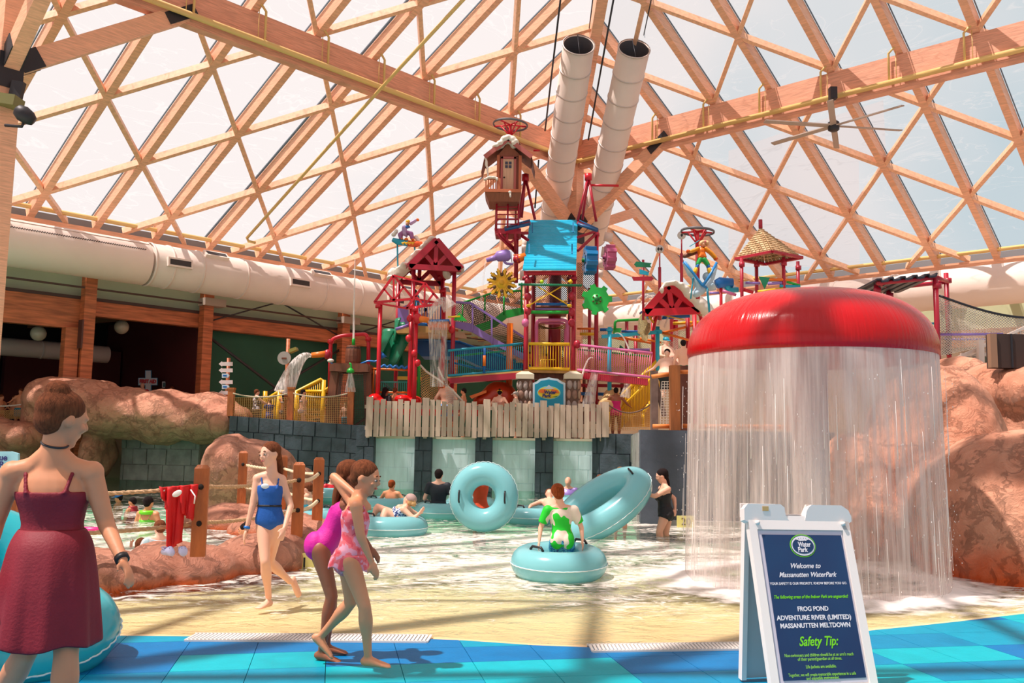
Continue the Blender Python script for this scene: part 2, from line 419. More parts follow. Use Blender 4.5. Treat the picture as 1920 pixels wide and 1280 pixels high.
# ---------------------------------------------------------------- ducts
def duct(name, label, p0, p1, r, rings, m=duct_m, ringm=None, group=None, open_end=False):
    p0, p1 = Vector(p0), Vector(p1); t = thing(name, label, 'duct', p0, group); d = (p1 - p0)
    q = d.to_track_quat('Z', 'Y').to_matrix(); Ln = d.length
    if open_end: MB().lathe(p0, [(r, 0), (r, Ln), (r * .94, Ln), (r * .94, 0)], 40, q, cap=False).build('shell', m, t)
    else: MB().lathe(p0, [(r * .98, 0), (r, .02), (r, Ln - .02), (r * .98, Ln)], 40, q).build('shell', m, t)
    for f in rings:
        MB().lathe(p0 + d * f, [(r, -.035), (r * 1.035, -.03), (r * 1.035, .03), (r, .035)], 40, q, cap=False).build('flange', ringm or m, t)
    return t
bd = 1.12; dz = 6.93; rr = .70
t1 = duct('air_duct', 'fat fabric air duct along the left wall with a row of small holes', B(19, bd, dz), B(11.27, bd, dz), rr, [.001], duct_w)
hl = MB()
for i in range(420):
    a = 18.6 - i * .0172
    an = math.radians(28 + (i % 2) * 2.2); c = B(a, bd, dz) + e2 * (math.cos(an) * rr) + V(0, 0, math.sin(an) * rr)
    n_ = e2 * math.cos(an) + V(0, 0, math.sin(an)); hl.beam(c - n_ * .01, c + n_ * .006, .03, .03)
tag(hl.build('air_holes', mat('hole_dark', (50, 40, 40), .9), t1), kind='stuff')
MB().tube([B(19, bd, dz) + V(0, 0, rr * .8) + e2 * (rr * .62), B(11.3, bd, dz) + V(0, 0, rr * .8) + e2 * (rr * .62)], .012, 4).build('seam', duct_m, t1)
t2 = duct('air_duct', 'ringed sheet metal air duct along the left wall with louvred vents', B(11.22, bd, dz), B(.9, bd, dz), rr, [i / 12.5 for i in range(0, 13)] + [.03])
def vent(t, a, ang, bb=bd, side_=0):
    an = math.radians(ang)
    if side_ == 0: c = B(a, bb, dz); n_ = e2 * math.cos(an) + V(0, 0, math.sin(an)); ax = e1
    n2 = ax.cross(n_)
    c = c + n_ * rr
    v = MB().beam(c - ax * .42, c + ax * .42, .3, .22, n_).build('vent', duct_w, t)
    MB().beam(c - ax * .36 + n_ * .112, c + ax * .36 + n_ * .112, .18, .01, n_).build('vent_grille', mat('vent_dark', (58, 54, 56), .6), v)
for a, an in ((10.85, 4), (10.15, 50), (8.55, 4), (8.0, 50), (6.3, -2), (5.9, 50)): vent(t2, a, an)
t3 = duct('air_duct', 'fat fabric air duct along the right wall', B(bd, 19, dz), B(bd, 9.4, dz), rr, [.001, .999], duct_w)
duct('air_duct', 'ringed air duct along the right wall behind the fibreglass skier', B(bd, 9.35, dz), B(bd, .9, dz), rr, [i / 8 for i in range(9)])
# two hanging supply ducts under the hip
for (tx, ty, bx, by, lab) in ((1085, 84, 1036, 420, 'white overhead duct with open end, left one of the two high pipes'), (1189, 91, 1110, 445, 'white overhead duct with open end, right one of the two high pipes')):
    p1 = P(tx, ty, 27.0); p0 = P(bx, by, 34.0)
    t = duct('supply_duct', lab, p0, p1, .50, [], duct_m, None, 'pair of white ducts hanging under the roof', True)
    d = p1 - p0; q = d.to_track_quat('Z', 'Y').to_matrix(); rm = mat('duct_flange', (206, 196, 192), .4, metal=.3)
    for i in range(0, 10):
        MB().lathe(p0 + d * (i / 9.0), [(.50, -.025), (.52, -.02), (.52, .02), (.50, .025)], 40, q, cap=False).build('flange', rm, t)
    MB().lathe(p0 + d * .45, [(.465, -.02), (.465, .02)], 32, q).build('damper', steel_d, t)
    MB().lathe(p0 + d * .45, [(.466, 0), (.466, d.length * .548)], 40, q, cap=False).build('inner_dark_sleeve', mat('duct_inner_dark', (96, 94, 98), .7), t)  # added sleeve, paints the inside of the open duct dark
    e = (V(0, 0, 1) - d.normalized() * d.normalized().z).normalized() * .5
    MB().tube([p1 - e, p1 + e], .012, 6).build('support_rod', steel_d, t)
for i, (x0, y0, x1, y1, Y0, Y1) in enumerate(((1052, -10, 1022, 245, 25, 31), (1152, -10, 1103, 262, 25, 31), (1010, 300, 1003, 390, 33, 33), (1222, -5, 1207, 66, 25, 27.5), (1112, -5, 1104, 60, 25, 27.5))):
    tag(MB().tube([P(x0, y0, Y0), P(x1, y1, Y1)], .03 if i < 3 else .018, 6).build('hanger_rod', steel_d), ['dark rod running up beside the left overhead duct', 'dark rod running down between the two overhead ducts', 'short dark rod beside the wooden lookout hut', 'thin rod holding up the open end of the right duct', 'thin rod holding up the open end of the left duct'][i], 'rod')
# ducts inside the dim room
for z, b_, a0, a1, lab in ((4.25, -.9, 10.9, 16.5, 'grey ribbed duct hanging in the dim side room'), (3.0, -1.6, 12.6, 16.5, 'lower grey duct with vents in the dim side room')):
    p1 = B(a0, b_, z); p0 = B(a1, b_, z)
    t = duct('room_duct', lab, p0, p1, .3, [i / 5 for i in range(1, 5)], mat('room_duct_grey', (168, 156, 150), .6))
for x, y in ((72, 625), (228, 613)):
    p = hit(x, y, b=.1)
    t = thing('hanging_lamp', 'round glass lamp hanging in the dim side room, %s' % ('by the timber column' if x == 72 else 'over the first aid corner'), 'lamp', p, 'round lamps in the dim side room')
    MB().ell(p, .24, .24, .24, n=20, m=12).build('globe', mat('lamp_globe', (170, 158, 140), .2), t)
    MB().tube([p + V(0, 0, .22), p + V(0, 0, .6)], .015, 6).build('cord', steel_d, t)
    MB().tube([p + V(0, 0, .2), p + V(0, 0, .28)], .05, 8).build('cap', steel_d, t)
# ceiling fan under the right girder
fc = hit(1563, 236, a=5.35)
t = thing('ceiling_fan', 'large dark six-blade ceiling fan hanging from the right roof girder', 'fan', fc)
MB().lathe(fc, [(.10, -.16), (.16, -.12), (.16, .10), (.08, .16)], 16).build('motor', steel_d, t)
MB().tube([fc + V(0, 0, .1), fc + V(0, 0, .95)], .03, 8).build('downrod', steel_d, t)
MB().beam(fc + V(0, 0, .8), fc + V(0, 0, 1.15), .2, .2).build('mount', steel_d, t)
bl = mat('fan_blade', (176, 158, 146), .5)
for i in range(6):
    an = math.radians(8 + 60 * i); d = V(math.cos(an), math.sin(an), 0)
    MB().beam(fc + d * .1, fc + d * 2.1, .17, .03, (V(0, 0, 1) + d.cross(V(0, 0, 1)) * .2).normalized()).build('blade', bl, t)
# floodlights on the left edge column
for px, py, lab in ((14, 186, 'green-grey floodlight clamped to the timber column at the left edge'),):
    p = P(px, py, 18.2); t = thing('floodlight', lab, 'lamp', p)
    MB().beam(p - V(.35, 0, 0), p + V(.25, 0, -.08), .4, .22).build('housing', mat('flood_green', (120, 118, 70), .5), t)
    MB().beam(p + V(.1, .1, .05), p + V(.16, .1, .42), .12, .25).build('bracket', steel_d, t)
p = P(47, 216, 17.8); t = thing('speaker', 'black bullet-shaped speaker on an arm by the left edge column', 'speaker', p)
MB().lathe(p, [(.09, -.2), (.15, -.1), (.17, .05), (.12, .18), (.04, .22)], 16, V(-.7, -.3, .5).to_track_quat('Z', 'Y').to_matrix()).build('housing', steel_d, t)
MB().tube([p + V(0, 0, -.12), p + V(-.05, 0, -.24), p + V(-.42, .05, -.2)], .03, 8).build('arm', steel_d, t)
# ---------------------------------------------------------------- water, pool floor, deck
def node_mat(name):
    m = D.materials.new(name); m.use_nodes = True; m.node_tree.nodes.clear(); return m, m.node_tree.nodes, m.node_tree.links
def poolfloor_material():
    m, N, L = node_mat('pool_floor_paint'); out = N.new('ShaderNodeOutputMaterial'); b = N.new('ShaderNodeBsdfPrincipled')
    g = N.new('ShaderNodeNewGeometry'); sx = N.new('ShaderNodeSeparateXYZ'); no = N.new('ShaderNodeTexNoise'); no.inputs['Scale'].default_value = .5
    r = N.new('ShaderNodeValToRGB'); e = r.color_ramp.elements
    ad = N.new('ShaderNodeMath'); ad.operation = 'MULTIPLY_ADD'; ad.inputs[1].default_value = 2.0
    ml = N.new('ShaderNodeMath'); ml.operation = 'DIVIDE'; ml.inputs[1].default_value = 36.
    L.new(g.outputs['Position'], sx.inputs[0]); L.new(g.outputs['Position'], no.inputs[0]); L.new(no.outputs['Fac'], ad.inputs[0]); L.new(sx.outputs['Y'], ad.inputs[2])
    L.new(ad.outputs[0], ml.inputs[0]); L.new(ml.outputs[0], r.inputs[0])
    e[0].position = .20; e[0].color = lin((222, 180, 134)); e[1].position = .8; e[1].color = lin((84, 168, 132))
    for p, c in ((.23, (226, 200, 152)), (.28, (226, 212, 172)), (.36, (200, 208, 176)), (.45, (146, 192, 160)), (.6, (106, 182, 140))):
        x = e.new(p); x.color = lin(c)
    L.new(r.outputs[0], b.inputs['Base Color']); b.inputs['Roughness'].default_value = .7; L.new(b.outputs[0], out.inputs[0]); return m
def water_material():
    m, N, L = node_mat('pool_water'); out = N.new('ShaderNodeOutputMaterial')
    tc = N.new('ShaderNodeNewGeometry'); mp = N.new('ShaderNodeMapping'); mp.inputs['Scale'].default_value = (.8, 1.5, 1)
    L.new(tc.outputs['Position'], mp.inputs[0])
    n1 = N.new('ShaderNodeTexNoise'); n1.inputs['Scale'].default_value = 3.4; n1.inputs['Detail'].default_value = 5; n1.inputs['Roughness'].default_value = .6; n1.inputs['Distortion'].default_value = 1.2
    L.new(mp.outputs[0], n1.inputs[0])
    bp = N.new('ShaderNodeBump'); bp.inputs['Strength'].default_value = .55; bp.inputs['Distance'].default_value = .10; L.new(n1.outputs['Fac'], bp.inputs['Height'])
    tr = N.new('ShaderNodeBsdfTransparent'); tr.inputs[0].default_value = (.93, .98, .95, 1)
    gl = N.new('ShaderNodeBsdfGlossy'); gl.inputs['Roughness'].default_value = .12; L.new(bp.outputs[0], gl.inputs['Normal'])
    fr = N.new('ShaderNodeFresnel'); fr.inputs['IOR'].default_value = 1.33; L.new(bp.outputs[0], fr.inputs['Normal'])
    fm = N.new('ShaderNodeMath'); fm.operation = 'MULTIPLY'; fm.inputs[1].default_value = .8; L.new(fr.outputs[0], fm.inputs[0])
    mx = N.new('ShaderNodeMixShader'); L.new(fm.outputs[0], mx.inputs[0]); L.new(tr.outputs[0], mx.inputs[1]); L.new(gl.outputs[0], mx.inputs[2])
    # churned white water, with caustic light on the ripples painted in as white
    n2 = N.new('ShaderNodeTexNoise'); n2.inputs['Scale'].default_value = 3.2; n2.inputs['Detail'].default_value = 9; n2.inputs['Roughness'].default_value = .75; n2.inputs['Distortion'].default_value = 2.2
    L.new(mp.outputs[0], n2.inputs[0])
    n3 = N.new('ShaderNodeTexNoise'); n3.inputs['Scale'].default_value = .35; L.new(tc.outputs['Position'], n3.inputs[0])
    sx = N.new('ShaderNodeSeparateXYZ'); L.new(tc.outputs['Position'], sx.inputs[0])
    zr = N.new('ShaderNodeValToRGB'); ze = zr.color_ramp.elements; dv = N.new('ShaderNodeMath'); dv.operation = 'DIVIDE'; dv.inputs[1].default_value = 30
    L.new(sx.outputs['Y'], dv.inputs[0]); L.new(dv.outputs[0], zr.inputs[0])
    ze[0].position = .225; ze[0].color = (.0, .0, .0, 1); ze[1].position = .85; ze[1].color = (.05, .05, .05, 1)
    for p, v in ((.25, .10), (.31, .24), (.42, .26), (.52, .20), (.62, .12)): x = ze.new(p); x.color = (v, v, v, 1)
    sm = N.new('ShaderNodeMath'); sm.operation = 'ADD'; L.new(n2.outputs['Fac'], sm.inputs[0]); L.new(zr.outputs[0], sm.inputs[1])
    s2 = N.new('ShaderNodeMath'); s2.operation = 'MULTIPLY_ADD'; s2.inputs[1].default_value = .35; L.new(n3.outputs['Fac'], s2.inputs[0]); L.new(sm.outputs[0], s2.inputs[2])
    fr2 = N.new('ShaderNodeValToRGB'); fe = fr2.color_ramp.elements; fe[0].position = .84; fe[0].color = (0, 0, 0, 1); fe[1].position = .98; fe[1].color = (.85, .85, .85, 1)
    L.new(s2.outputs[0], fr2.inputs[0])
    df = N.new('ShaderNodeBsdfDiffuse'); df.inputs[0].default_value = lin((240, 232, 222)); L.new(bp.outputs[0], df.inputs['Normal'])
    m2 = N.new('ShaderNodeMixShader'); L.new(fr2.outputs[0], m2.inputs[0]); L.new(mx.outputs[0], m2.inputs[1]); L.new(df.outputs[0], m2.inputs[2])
    L.new(m2.outputs[0], out.inputs[0]); return m
EDGE = [(-9, 6.3), (-2.94, 6.55), (-.58, 6.62), (-.2, 6.55), (.18, 6.45), (.54, 6.40), (1.65, 6.48), (2.3, 6.85), (2.73, 7.1), (3.5, 7.45), (4.46, 7.95), (6, 8.7), (9, 9.6)]
def edge_y(x):
    for (x0, y0), (x1, y1) in zip(EDGE, EDGE[1:]):
        if x <= x1: return y0 + (y1 - y0) * max(0, (x - x0)) / (x1 - x0)
    return EDGE[-1][1]
nx, ny = 90, 70; mb = MB(); vs = []
for j in range(ny + 1):
    for i in range(nx + 1):
        x = -26 + 36 * i / nx if j else -26 + 36 * i / nx
        y0 = edge_y(max(-9, min(9, x))) - .05; y = y0 + (38 - y0) * (j / ny) ** 1.5
        vs.append((x, y, .004 - min(.7, max(0, (y - y0 - .15)) * .035)))
fs = [(j * (nx + 1) + i, j * (nx + 1) + i + 1, (j + 1) * (nx + 1) + i + 1, (j + 1) * (nx + 1) + i) for j in range(ny) for i in range(nx)]
tag(mb.add(vs, fs, True).build('floor', poolfloor_material(), None, V(0, 0, 0)), 'sandy to pale green painted pool floor under shallow water', None, None, 'structure')
wm = MB(); vs = []; nx, ny = 150, 200
for j in range(ny + 1):
    for i in range(nx + 1):
        x = -26 + 36 * i / nx; y0 = edge_y(max(-9, min(9, x))) + .1; y = y0 + (38 - y0) * (j / ny) ** 1.6
        a = min(1, (y - y0) / 1.5)
        z = .004 + a * (.018 * noise.noise(V(x * .9, y * 1.5, 0)) + .010 * noise.noise(V(x * 2.2 + 9, y * 3.6, 4)) * (1 if y < 18 else 0))
        vs.append((x, y, z))
fs = [(j * (nx + 1) + i, j * (nx + 1) + i + 1, (j + 1) * (nx + 1) + i + 1, (j + 1) * (nx + 1) + i) for j in range(ny) for i in range(nx)]
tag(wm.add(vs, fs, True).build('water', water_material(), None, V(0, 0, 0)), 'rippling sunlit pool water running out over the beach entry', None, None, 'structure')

deck = thing('deck', 'blue patchwork tiled deck at the pool edge', None, V(0, 4, 0), kind='structure')
MB().add([(x, y, -.02) for x, y in [(-9, -6), (9, -6), (9, 9.6)] + list(reversed(EDGE))[1:]] + [(x, y, -.4) for x, y in [(-9, -6), (9, -6), (9, 9.6)] + list(reversed(EDGE))[1:]],
         [tuple(range(len(EDGE) + 2)), tuple(range(2 * len(EDGE) + 3, len(EDGE) + 1, -1))] ).build('deck_base', mat('deck_base_blue', (20, 130, 175), .5), deck)
blues = [mat('tile_blue_%s' % n, c, .5, var=.05, vscale=9, bump=.12, bscale=60, spec=.2) for n, c in (('bright', (0, 168, 184)), ('mid', (0, 146, 178)), ('deep', (0, 112, 172)), ('sea', (0, 130, 172)))]
ca, sa = math.cos(math.radians(11)), math.sin(math.radians(11)); tw, th = .46, .42
rnd = random.Random(5)
def clip_edge(poly):                                     # keep what lies on the deck side of the pool edge
    out = []
    n = len(poly); ins = [p[1] < edge_y(max(-9, min(9, p[0]))) for p in poly]
    for i in range(n):
        p, q = poly[i], poly[(i + 1) % n]
        if ins[i]: out.append(p)
        if ins[i] != ins[(i + 1) % n]:
            a, b = (p, q)
            for _ in range(14):
                m_ = ((a[0] + b[0]) / 2, (a[1] + b[1]) / 2)
                if (m_[1] < edge_y(max(-9, min(9, m_[0])))) == ins[i]: a = m_
                else: b = m_
            out.append(a)
    return out
for i in range(-14, 26):
    for j in range(6, 24):
        u, v = i * tw, j * th; run = rnd.random()
        w_ = tw
        c = [(u, v), (u + w_ - .004, v), (u + w_ - .004, v + th - .004), (u, v + th - .004)]
        poly = [(x * ca - y * sa * 1.0, x * sa + y * ca) for x, y in c]
        cx = sum(p[0] for p in poly) / 4; cy = sum(p[1] for p in poly) / 4
        if cy < 4.3 or cy > edge_y(max(-9, min(9, cx))) + .4 or abs(cx) > cy * .66 + .3: continue
        poly = clip_edge(poly)
        if len(poly) < 3: continue
        key = random.Random((i // 2 + (j % 2) * 3) * 131 + j * 17).random()
        m_ = blues[0 if key < .35 else 1 if key < .62 else 2 if key < .85 else 3]
        MB().prism([(x, y, -.02) for x, y in poly], (0, 0, .035)).build('tile', m_, deck)
def grate(label, pa, pb, w, nsl):
    a, b = Vector(pa), Vector(pb); d = (b - a).normalized(); n_ = V(-d.y, d.x, 0); Ln = (b - a).length
    t = thing('drain_grate', label, 'drain', (a + b) / 2 + V(0, 0, .015))
    gm = mat('grate_white', (226, 220, 214), .5)
    for s in (0, 1): MB().beam(a + n_ * (w * s) + V(0, 0, .02), b + n_ * (w * s) + V(0, 0, .02), .02, .014).build('rail', gm, t)
    MB().beam(a + n_ * w / 2 + V(0, 0, .012), b + n_ * w / 2 + V(0, 0, .012), w, .004).build('channel', mat('drain_dark', (70, 60, 56), .8), t)
    for i in range(nsl + 1):
        p = a + d * (Ln * i / nsl); MB().beam(p + V(0, 0, .021), p + n_ * w + d * .02 + V(0, 0, .021), Ln / nsl * .66, .012).build('slat', gm, t)
grate('white slatted drain grate beside the two girls on the blue deck', G(347, 1206), G(800, 1209), .22, 62)
grate('white slatted drain grate beside the white sandwich board', G(1112, 1227), G(1440, 1222), .2, 46)

# ---------------------------------------------------------------- stone and plaster walls round the pool
PLZ = 1.45
def slab(name, pts, z0, z1, m, parent=None, kind=None):
    n = len(pts); mb = MB().add([(x, y, z0) for x, y in pts] + [(x, y, z1) for x, y in pts], [tuple(range(n - 1, -1, -1)), tuple(range(n, 2 * n))] + [(i, (i + 1) % n, (i + 1) % n + n, i + n) for i in range(n)])
    return fix(mb.build(name, m, parent))
tag(slab('floor_upper', [(-30, 31.5), (-9.9, 30.2), (-8.6, 28.6), (-4.3, 26.7), (2.4, 26.6), (3.2, 25.8), (3.7, 25.5), (2.5, 16.7), (6.3, 16.6), (9, 17), (18, 18), (40, 30), (2, 50)], -.8, PLZ, mat('plaza_concrete', (206, 178, 150), .8, var=.08, vscale=1)), 'raised tan concrete plaza behind the pool wall', None, None, 'structure')
slate = mat('dark_slate', (58, 68, 78), .55, var=.35, vscale=3, bump=.6, bscale=14)
slate_g = mat('grey_slate', (150, 148, 144), .6, var=.25, vscale=3, bump=.5, bscale=14)
paleb = mat('pale_blue_plaster', (212, 232, 238), .45, var=.07, vscale=3, stretch=(3, 3, .5), bump=.2, bscale=8)
def block_wall(name, label, p0, p1, z0, z1, rows, cols, m, th=.5, seed=1, top=0., name_='stone'):
    p0, p1 = Vector(p0), Vector(p1); d = p1 - p0; Ln = d.length; d.normalize(); n_ = V(d.y, -d.x, 0)
    t = thing(name, label, None, p0, kind='structure'); r = random.Random(seed)
    MB().add([p0 + V(0, 0, z0), p1 + V(0, 0, z0), p1 - n_ * th + V(0, 0, z0), p0 - n_ * th + V(0, 0, z0), p0 + V(0, 0, z1), p1 + V(0, 0, z1 + top), p1 - n_ * th + V(0, 0, z1 + top), p0 - n_ * th + V(0, 0, z1)],
             [(3, 2, 1, 0), (4, 5, 6, 7), (0, 1, 5, 4), (1, 2, 6, 5), (2, 3, 7, 6), (3, 0, 4, 7)]).build('core', m, t)
    for j in range(rows):
        off = r.random() * .5 * Ln / cols; xs = [0]
        while xs[-1] < Ln: xs.append(min(Ln, xs[-1] + Ln / cols * r.uniform(.6, 1.4)) if len(xs) > 1 else off + .1)
        for x0, x1 in zip(xs, xs[1:]):
            if x1 - x0 < .06: continue
            za = z0 + (z1 - z0) * j / rows + .004; zb = z0 + (z1 - z0) * (j + 1) / rows - .004; h = r.uniform(.02, .05) * (.3 if m is paleb else 1)
            ta, tb = top * x0 / Ln, top * x1 / Ln
            ka, kb = (j / rows), ((j + 1) / rows)
            q = [p0 + d * (x0 + .01) + V(0, 0, za + ta * ka), p0 + d * (x1 - .01) + V(0, 0, za + tb * ka), p0 + d * (x1 - .01) + V(0, 0, zb + tb * kb), p0 + d * (x0 + .01) + V(0, 0, zb + ta * kb)]
            bv = [p + n_ * h for p in q]; c = sum(bv, V(0, 0, 0)) / 4; bv = [c + (p - c) * .97 for p in bv]
            q = [p - n_ * .01 for p in q]
            MB().add(q + bv, [(4, 5, 6, 7), (0, 1, 5, 4), (1, 2, 6, 5), (2, 3, 7, 6), (3, 0, 4, 7)]).build(name_, m, t)
    return t
def gx(px, Y): return P(px, 900, Y).x
YW = 26.0
xs = [(665, 700), (776, 808), (890, 922), (1003, 1037)]
block_wall('wall_pool', 'dark slate block wall behind the low rocks and ropes', (gx(425, 26.1), 26.1, 0), (gx(668, 25.8), 25.8, 0), -.6, 2.02, 6, 8, slate, .5, 3, -.22)
for i, (a, b) in enumerate(xs):
    block_wall('wall_pillar', 'dark slate pillar set between the pale blue wall panels', (gx(a, 25.7), 25.7, 0), (gx(b, 25.7), 25.7, 0), -.6, 1.80 if i == 0 else 1.68, 4, 1, slate, .6, 10 + i)
pb = [(699, 777), (807, 891), (921, 1004), (1036, 1111)]
for i, (a, b) in enumerate(pb):
    w = block_wall('wall_spillway', 'pale blue wet wall panel between dark slate pillars', (gx(a, YW), YW, 0), (gx(b, YW), YW, 0), -.6, 1.44, 5, 3, paleb, .5, 20 + i)
    MB().beam((gx(a, YW), YW + .12, 1.47), (gx(b, YW), YW + .12, 1.47), .36, .07).build('coping', mat('pale_coping', (226, 206, 184), .6), w)
block_wall('wall_pool', 'dark slate block wall right of the pale spillway panels', (gx(1110, 25.8), 25.8, 0), (gx(1194, 25), 25, 0), -.6, 1.66, 4, 2, slate, .6, 31)
block_wall('wall_pool', 'grey end face of the near dark wall', (gx(1190, 25), 25.6, 0), (gx(1199, 16.5), 16.5, 0), -.6, 1.62, 3, 8, slate_g, .4, 32)
wq = MB().beam(V(gx(1199, 16.45), 16.45, .5), V(gx(1560, 16.2), 16.2, .5), .5, 2.3)
tag(wq.build('wall_plaster', mat('dark_plaster', (72, 80, 92), .6, var=.3, vscale=1.1, bump=.4, bscale=9, col2=None)), 'smooth dark plaster wall behind the falling water', None, None, 'structure')
MB().beam(V(gx(1240, 16.1), 16.1, -.05), V(gx(1560, 16.0), 16.0, -.05), .3, .25).build('trim_wet', slate_g); D.objects['trim_wet']['kind'] = 'structure'
block_wall('wall_bridge', 'grey stone block bridge pier under the brown rock arch', (gx(225, 29.2), 29.2, 0), (gx(372, 28.6), 28.6, 0), -.5, 1.5, 4, 4, slate_g, 1.2, 40)
slab('trim_walk', [(-40, 31), (-14, 31), (-14, 45), (-40, 45)], .0, 1.2, mat('walk_concrete', (120, 96, 84), .8)); D.objects['trim_walk']['kind'] = 'structure'

# ---------------------------------------------------------------- moulded rocks
def rock_material(name, c1, c2, stain=None, zs=.12):
    m, N, L = node_mat(name); out = N.new('ShaderNodeOutputMaterial'); b = N.new('ShaderNodeBsdfPrincipled'); b.inputs['Roughness'].default_value = .62
    g = N.new('ShaderNodeNewGeometry'); no = N.new('ShaderNodeTexNoise'); no.inputs['Scale'].default_value = 1.6; no.inputs['Detail'].default_value = 8; no.inputs['Roughness'].default_value = .65
    L.new(g.outputs['Position'], no.inputs[0]); r = N.new('ShaderNodeValToRGB'); e = r.color_ramp.elements; e[0].position = .3; e[0].color = lin(c1); e[1].position = .7; e[1].color = lin(c2); L.new(no.outputs['Fac'], r.inputs[0])
    col = r.outputs[0]
    if stain:
        sx = N.new('ShaderNodeSeparateXYZ'); L.new(g.outputs['Position'], sx.inputs[0])
        ma = N.new('ShaderNodeMath'); ma.operation = 'MULTIPLY_ADD'; ma.inputs[1].default_value = -zs * 2.4; L.new(no.outputs['Fac'], ma.inputs[0]); L.new(sx.outputs['Z'], ma.inputs[2])
        mr = N.new('ShaderNodeMapRange'); mr.inputs[1].default_value = zs * 1.0 - zs * 1.2; mr.inputs[2].default_value = -zs * 1.2; mr.inputs[3].default_value = 0; mr.inputs[4].default_value = 1
        L.new(ma.outputs[0], mr.inputs[0]); mc = N.new('ShaderNodeMix'); mc.data_type = 'RGBA'; L.new(mr.outputs[0], mc.inputs[0]); L.new(col, mc.inputs[6]); mc.inputs[7].default_value = lin(stain); col = mc.outputs[2]
    L.new(col, b.inputs['Base Color'])
    n2 = N.new('ShaderNodeTexNoise'); n2.inputs['Scale'].default_value = 5.5; n2.inputs['Detail'].default_value = 8; n2.inputs['Roughness'].default_value = .7; n2.inputs['Distortion'].default_value = .8; L.new(g.outputs['Position'], n2.inputs[0])
    vo = N.new('ShaderNodeTexVoronoi'); vo.feature = 'DISTANCE_TO_EDGE'; vo.inputs['Scale'].default_value = 1.7
    nd = N.new('ShaderNodeVectorMath'); nd.operation = 'MULTIPLY_ADD'; nd.inputs[1].default_value = (.7, .7, .7); L.new(n2.outputs['Color'], nd.inputs[0]); L.new(g.outputs['Position'], nd.inputs[2]); L.new(nd.outputs[0], vo.inputs['Vector'])
    vr = N.new('ShaderNodeMapRange'); vr.inputs[1].default_value = 0; vr.inputs[2].default_value = .05; L.new(vo.outputs['Distance'], vr.inputs[0])
    sm = N.new('ShaderNodeMath'); sm.operation = 'MULTIPLY_ADD'; sm.inputs[1].default_value = .25; L.new(vr.outputs[0], sm.inputs[0]); L.new(n2.outputs['Fac'], sm.inputs[2])
    bp = N.new('ShaderNodeBump'); bp.inputs['Strength'].default_value = .8; bp.inputs['Distance'].default_value = .12; L.new(sm.outputs[0], bp.inputs['Height']); L.new(bp.outputs[0], b.inputs['Normal'])
    L.new(b.outputs[0], out.inputs[0]); return m
ROCK = rock_material('moulded_rock', (190, 122, 96), (228, 164, 134))
ROCKS = rock_material('moulded_rock_stained', (172, 108, 84), (214, 148, 120), (222, 92, 22), .10)
ROCKR = rock_material('moulded_rock_right', (214, 138, 106), (240, 176, 144), (224, 92, 28), .42)
def tex(name, size, depth=3):
    t = D.textures.new(name, 'CLOUDS'); t.noise_scale = size; t.noise_depth = depth; return t
def rock(name, label, blobs, m, voxel, disp=.12, size=.6, sm=3, group=None):
    mb = MB()
    for bl in blobs:
        if len(bl) == 6: px, py, Y, rx, rz, ry = bl; k = 1 / PXM(Y); c = P(px, py, Y); mb.ell(c, rx * k, ry, rz * k, None, 20, 14)
        else: x, y, z, rx, ry, rz, _ = bl; mb.ell((x, y, z), rx, ry, rz, None, 20, 14)
    o = mb.build(name, m)
    md = o.modifiers.new('remesh', 'REMESH'); md.mode = 'VOXEL'; md.voxel_size = voxel; md.use_smooth_shade = True
    s = o.modifiers.new('smooth', 'SMOOTH'); s.factor = .6; s.iterations = sm * 3
    for i, (st, sz) in enumerate(((disp, size), (disp * .35, size * .3))):
        d = o.modifiers.new('displace', 'DISPLACE'); d.texture = tex('%s_rough_%d' % (name, i), sz); d.strength = st; d.mid_level = .5; d.texture_coords = 'GLOBAL'
    return tag(o, label, 'rock', group)
rock('rock_arch', 'long brown moulded rock arch bridging the river by the first aid sign', [(125, 752, 28, 66, 50, 1.6), (95, 780, 28, 38, 50, 1.3), (165, 760, 28, 72, 50, 1.6), (235, 775, 28, 80, 50, 1.5), (310, 782, 28, 80, 50, 1.5), (385, 786, 28, 66, 50, 1.4), (432, 795, 27.5, 34, 38, 1.2), (185, 850, 28.5, 22, 50, 1.0)], ROCK, .10, .34, 1.3)
rock('rock', 'brown rock at the far left behind the woman in the red dress', [(-10, 812, 27, 80, 30, 1.2), (45, 820, 26.8, 34, 30, 1.0), (-30, 860, 27, 90, 40, 1)], ROCK, .10, .2, 1.)
rock('rock', 'rounded brown boulder behind the rope posts and the girl in blue', [(432, 890, 19.6, 50, 78, 1.1), (415, 940, 19.6, 42, 60, .9), (480, 900, 20, 80, 76, 1.3), (535, 930, 20.4, 55, 66, 1.1), (452, 960, 20, 100, 50, 1.3)], ROCK, .07, .2, .8)
rock('rock', 'small low brown rock at the foot of the rounded boulder', [(472, 968, 15.8, 30, 22, .4), (520, 985, 15.8, 24, 16, .4)], ROCKS, .04, .06, .3)
rock('rock_curb', 'low winding brown rock curb carrying the rope posts', [(-5.6, 7.3, .05, .9, .5, .30, 0), (-4.7, 7.95, .05, .85, .5, .30, 0), (-4.0, 8.75, .06, .75, .55, .30, 0), (-3.35, 9.35, .06, .6, .52, .30, 0), (-2.75, 10.0, .08, .5, .55, .30, 0), (-2.6, 10.8, .08, .42, .7, .30, 0), (-2.6, 11.8, .05, .42, .7, .3, 0), (-2.9, 12.8, .05, .5, .6, .3, 0), (-3.5, 13.7, .05, .7, .6, .3, 0), (-4.4, 14.6, .05, .8, .6, .3, 0)], ROCKS, .04, .10, .5)
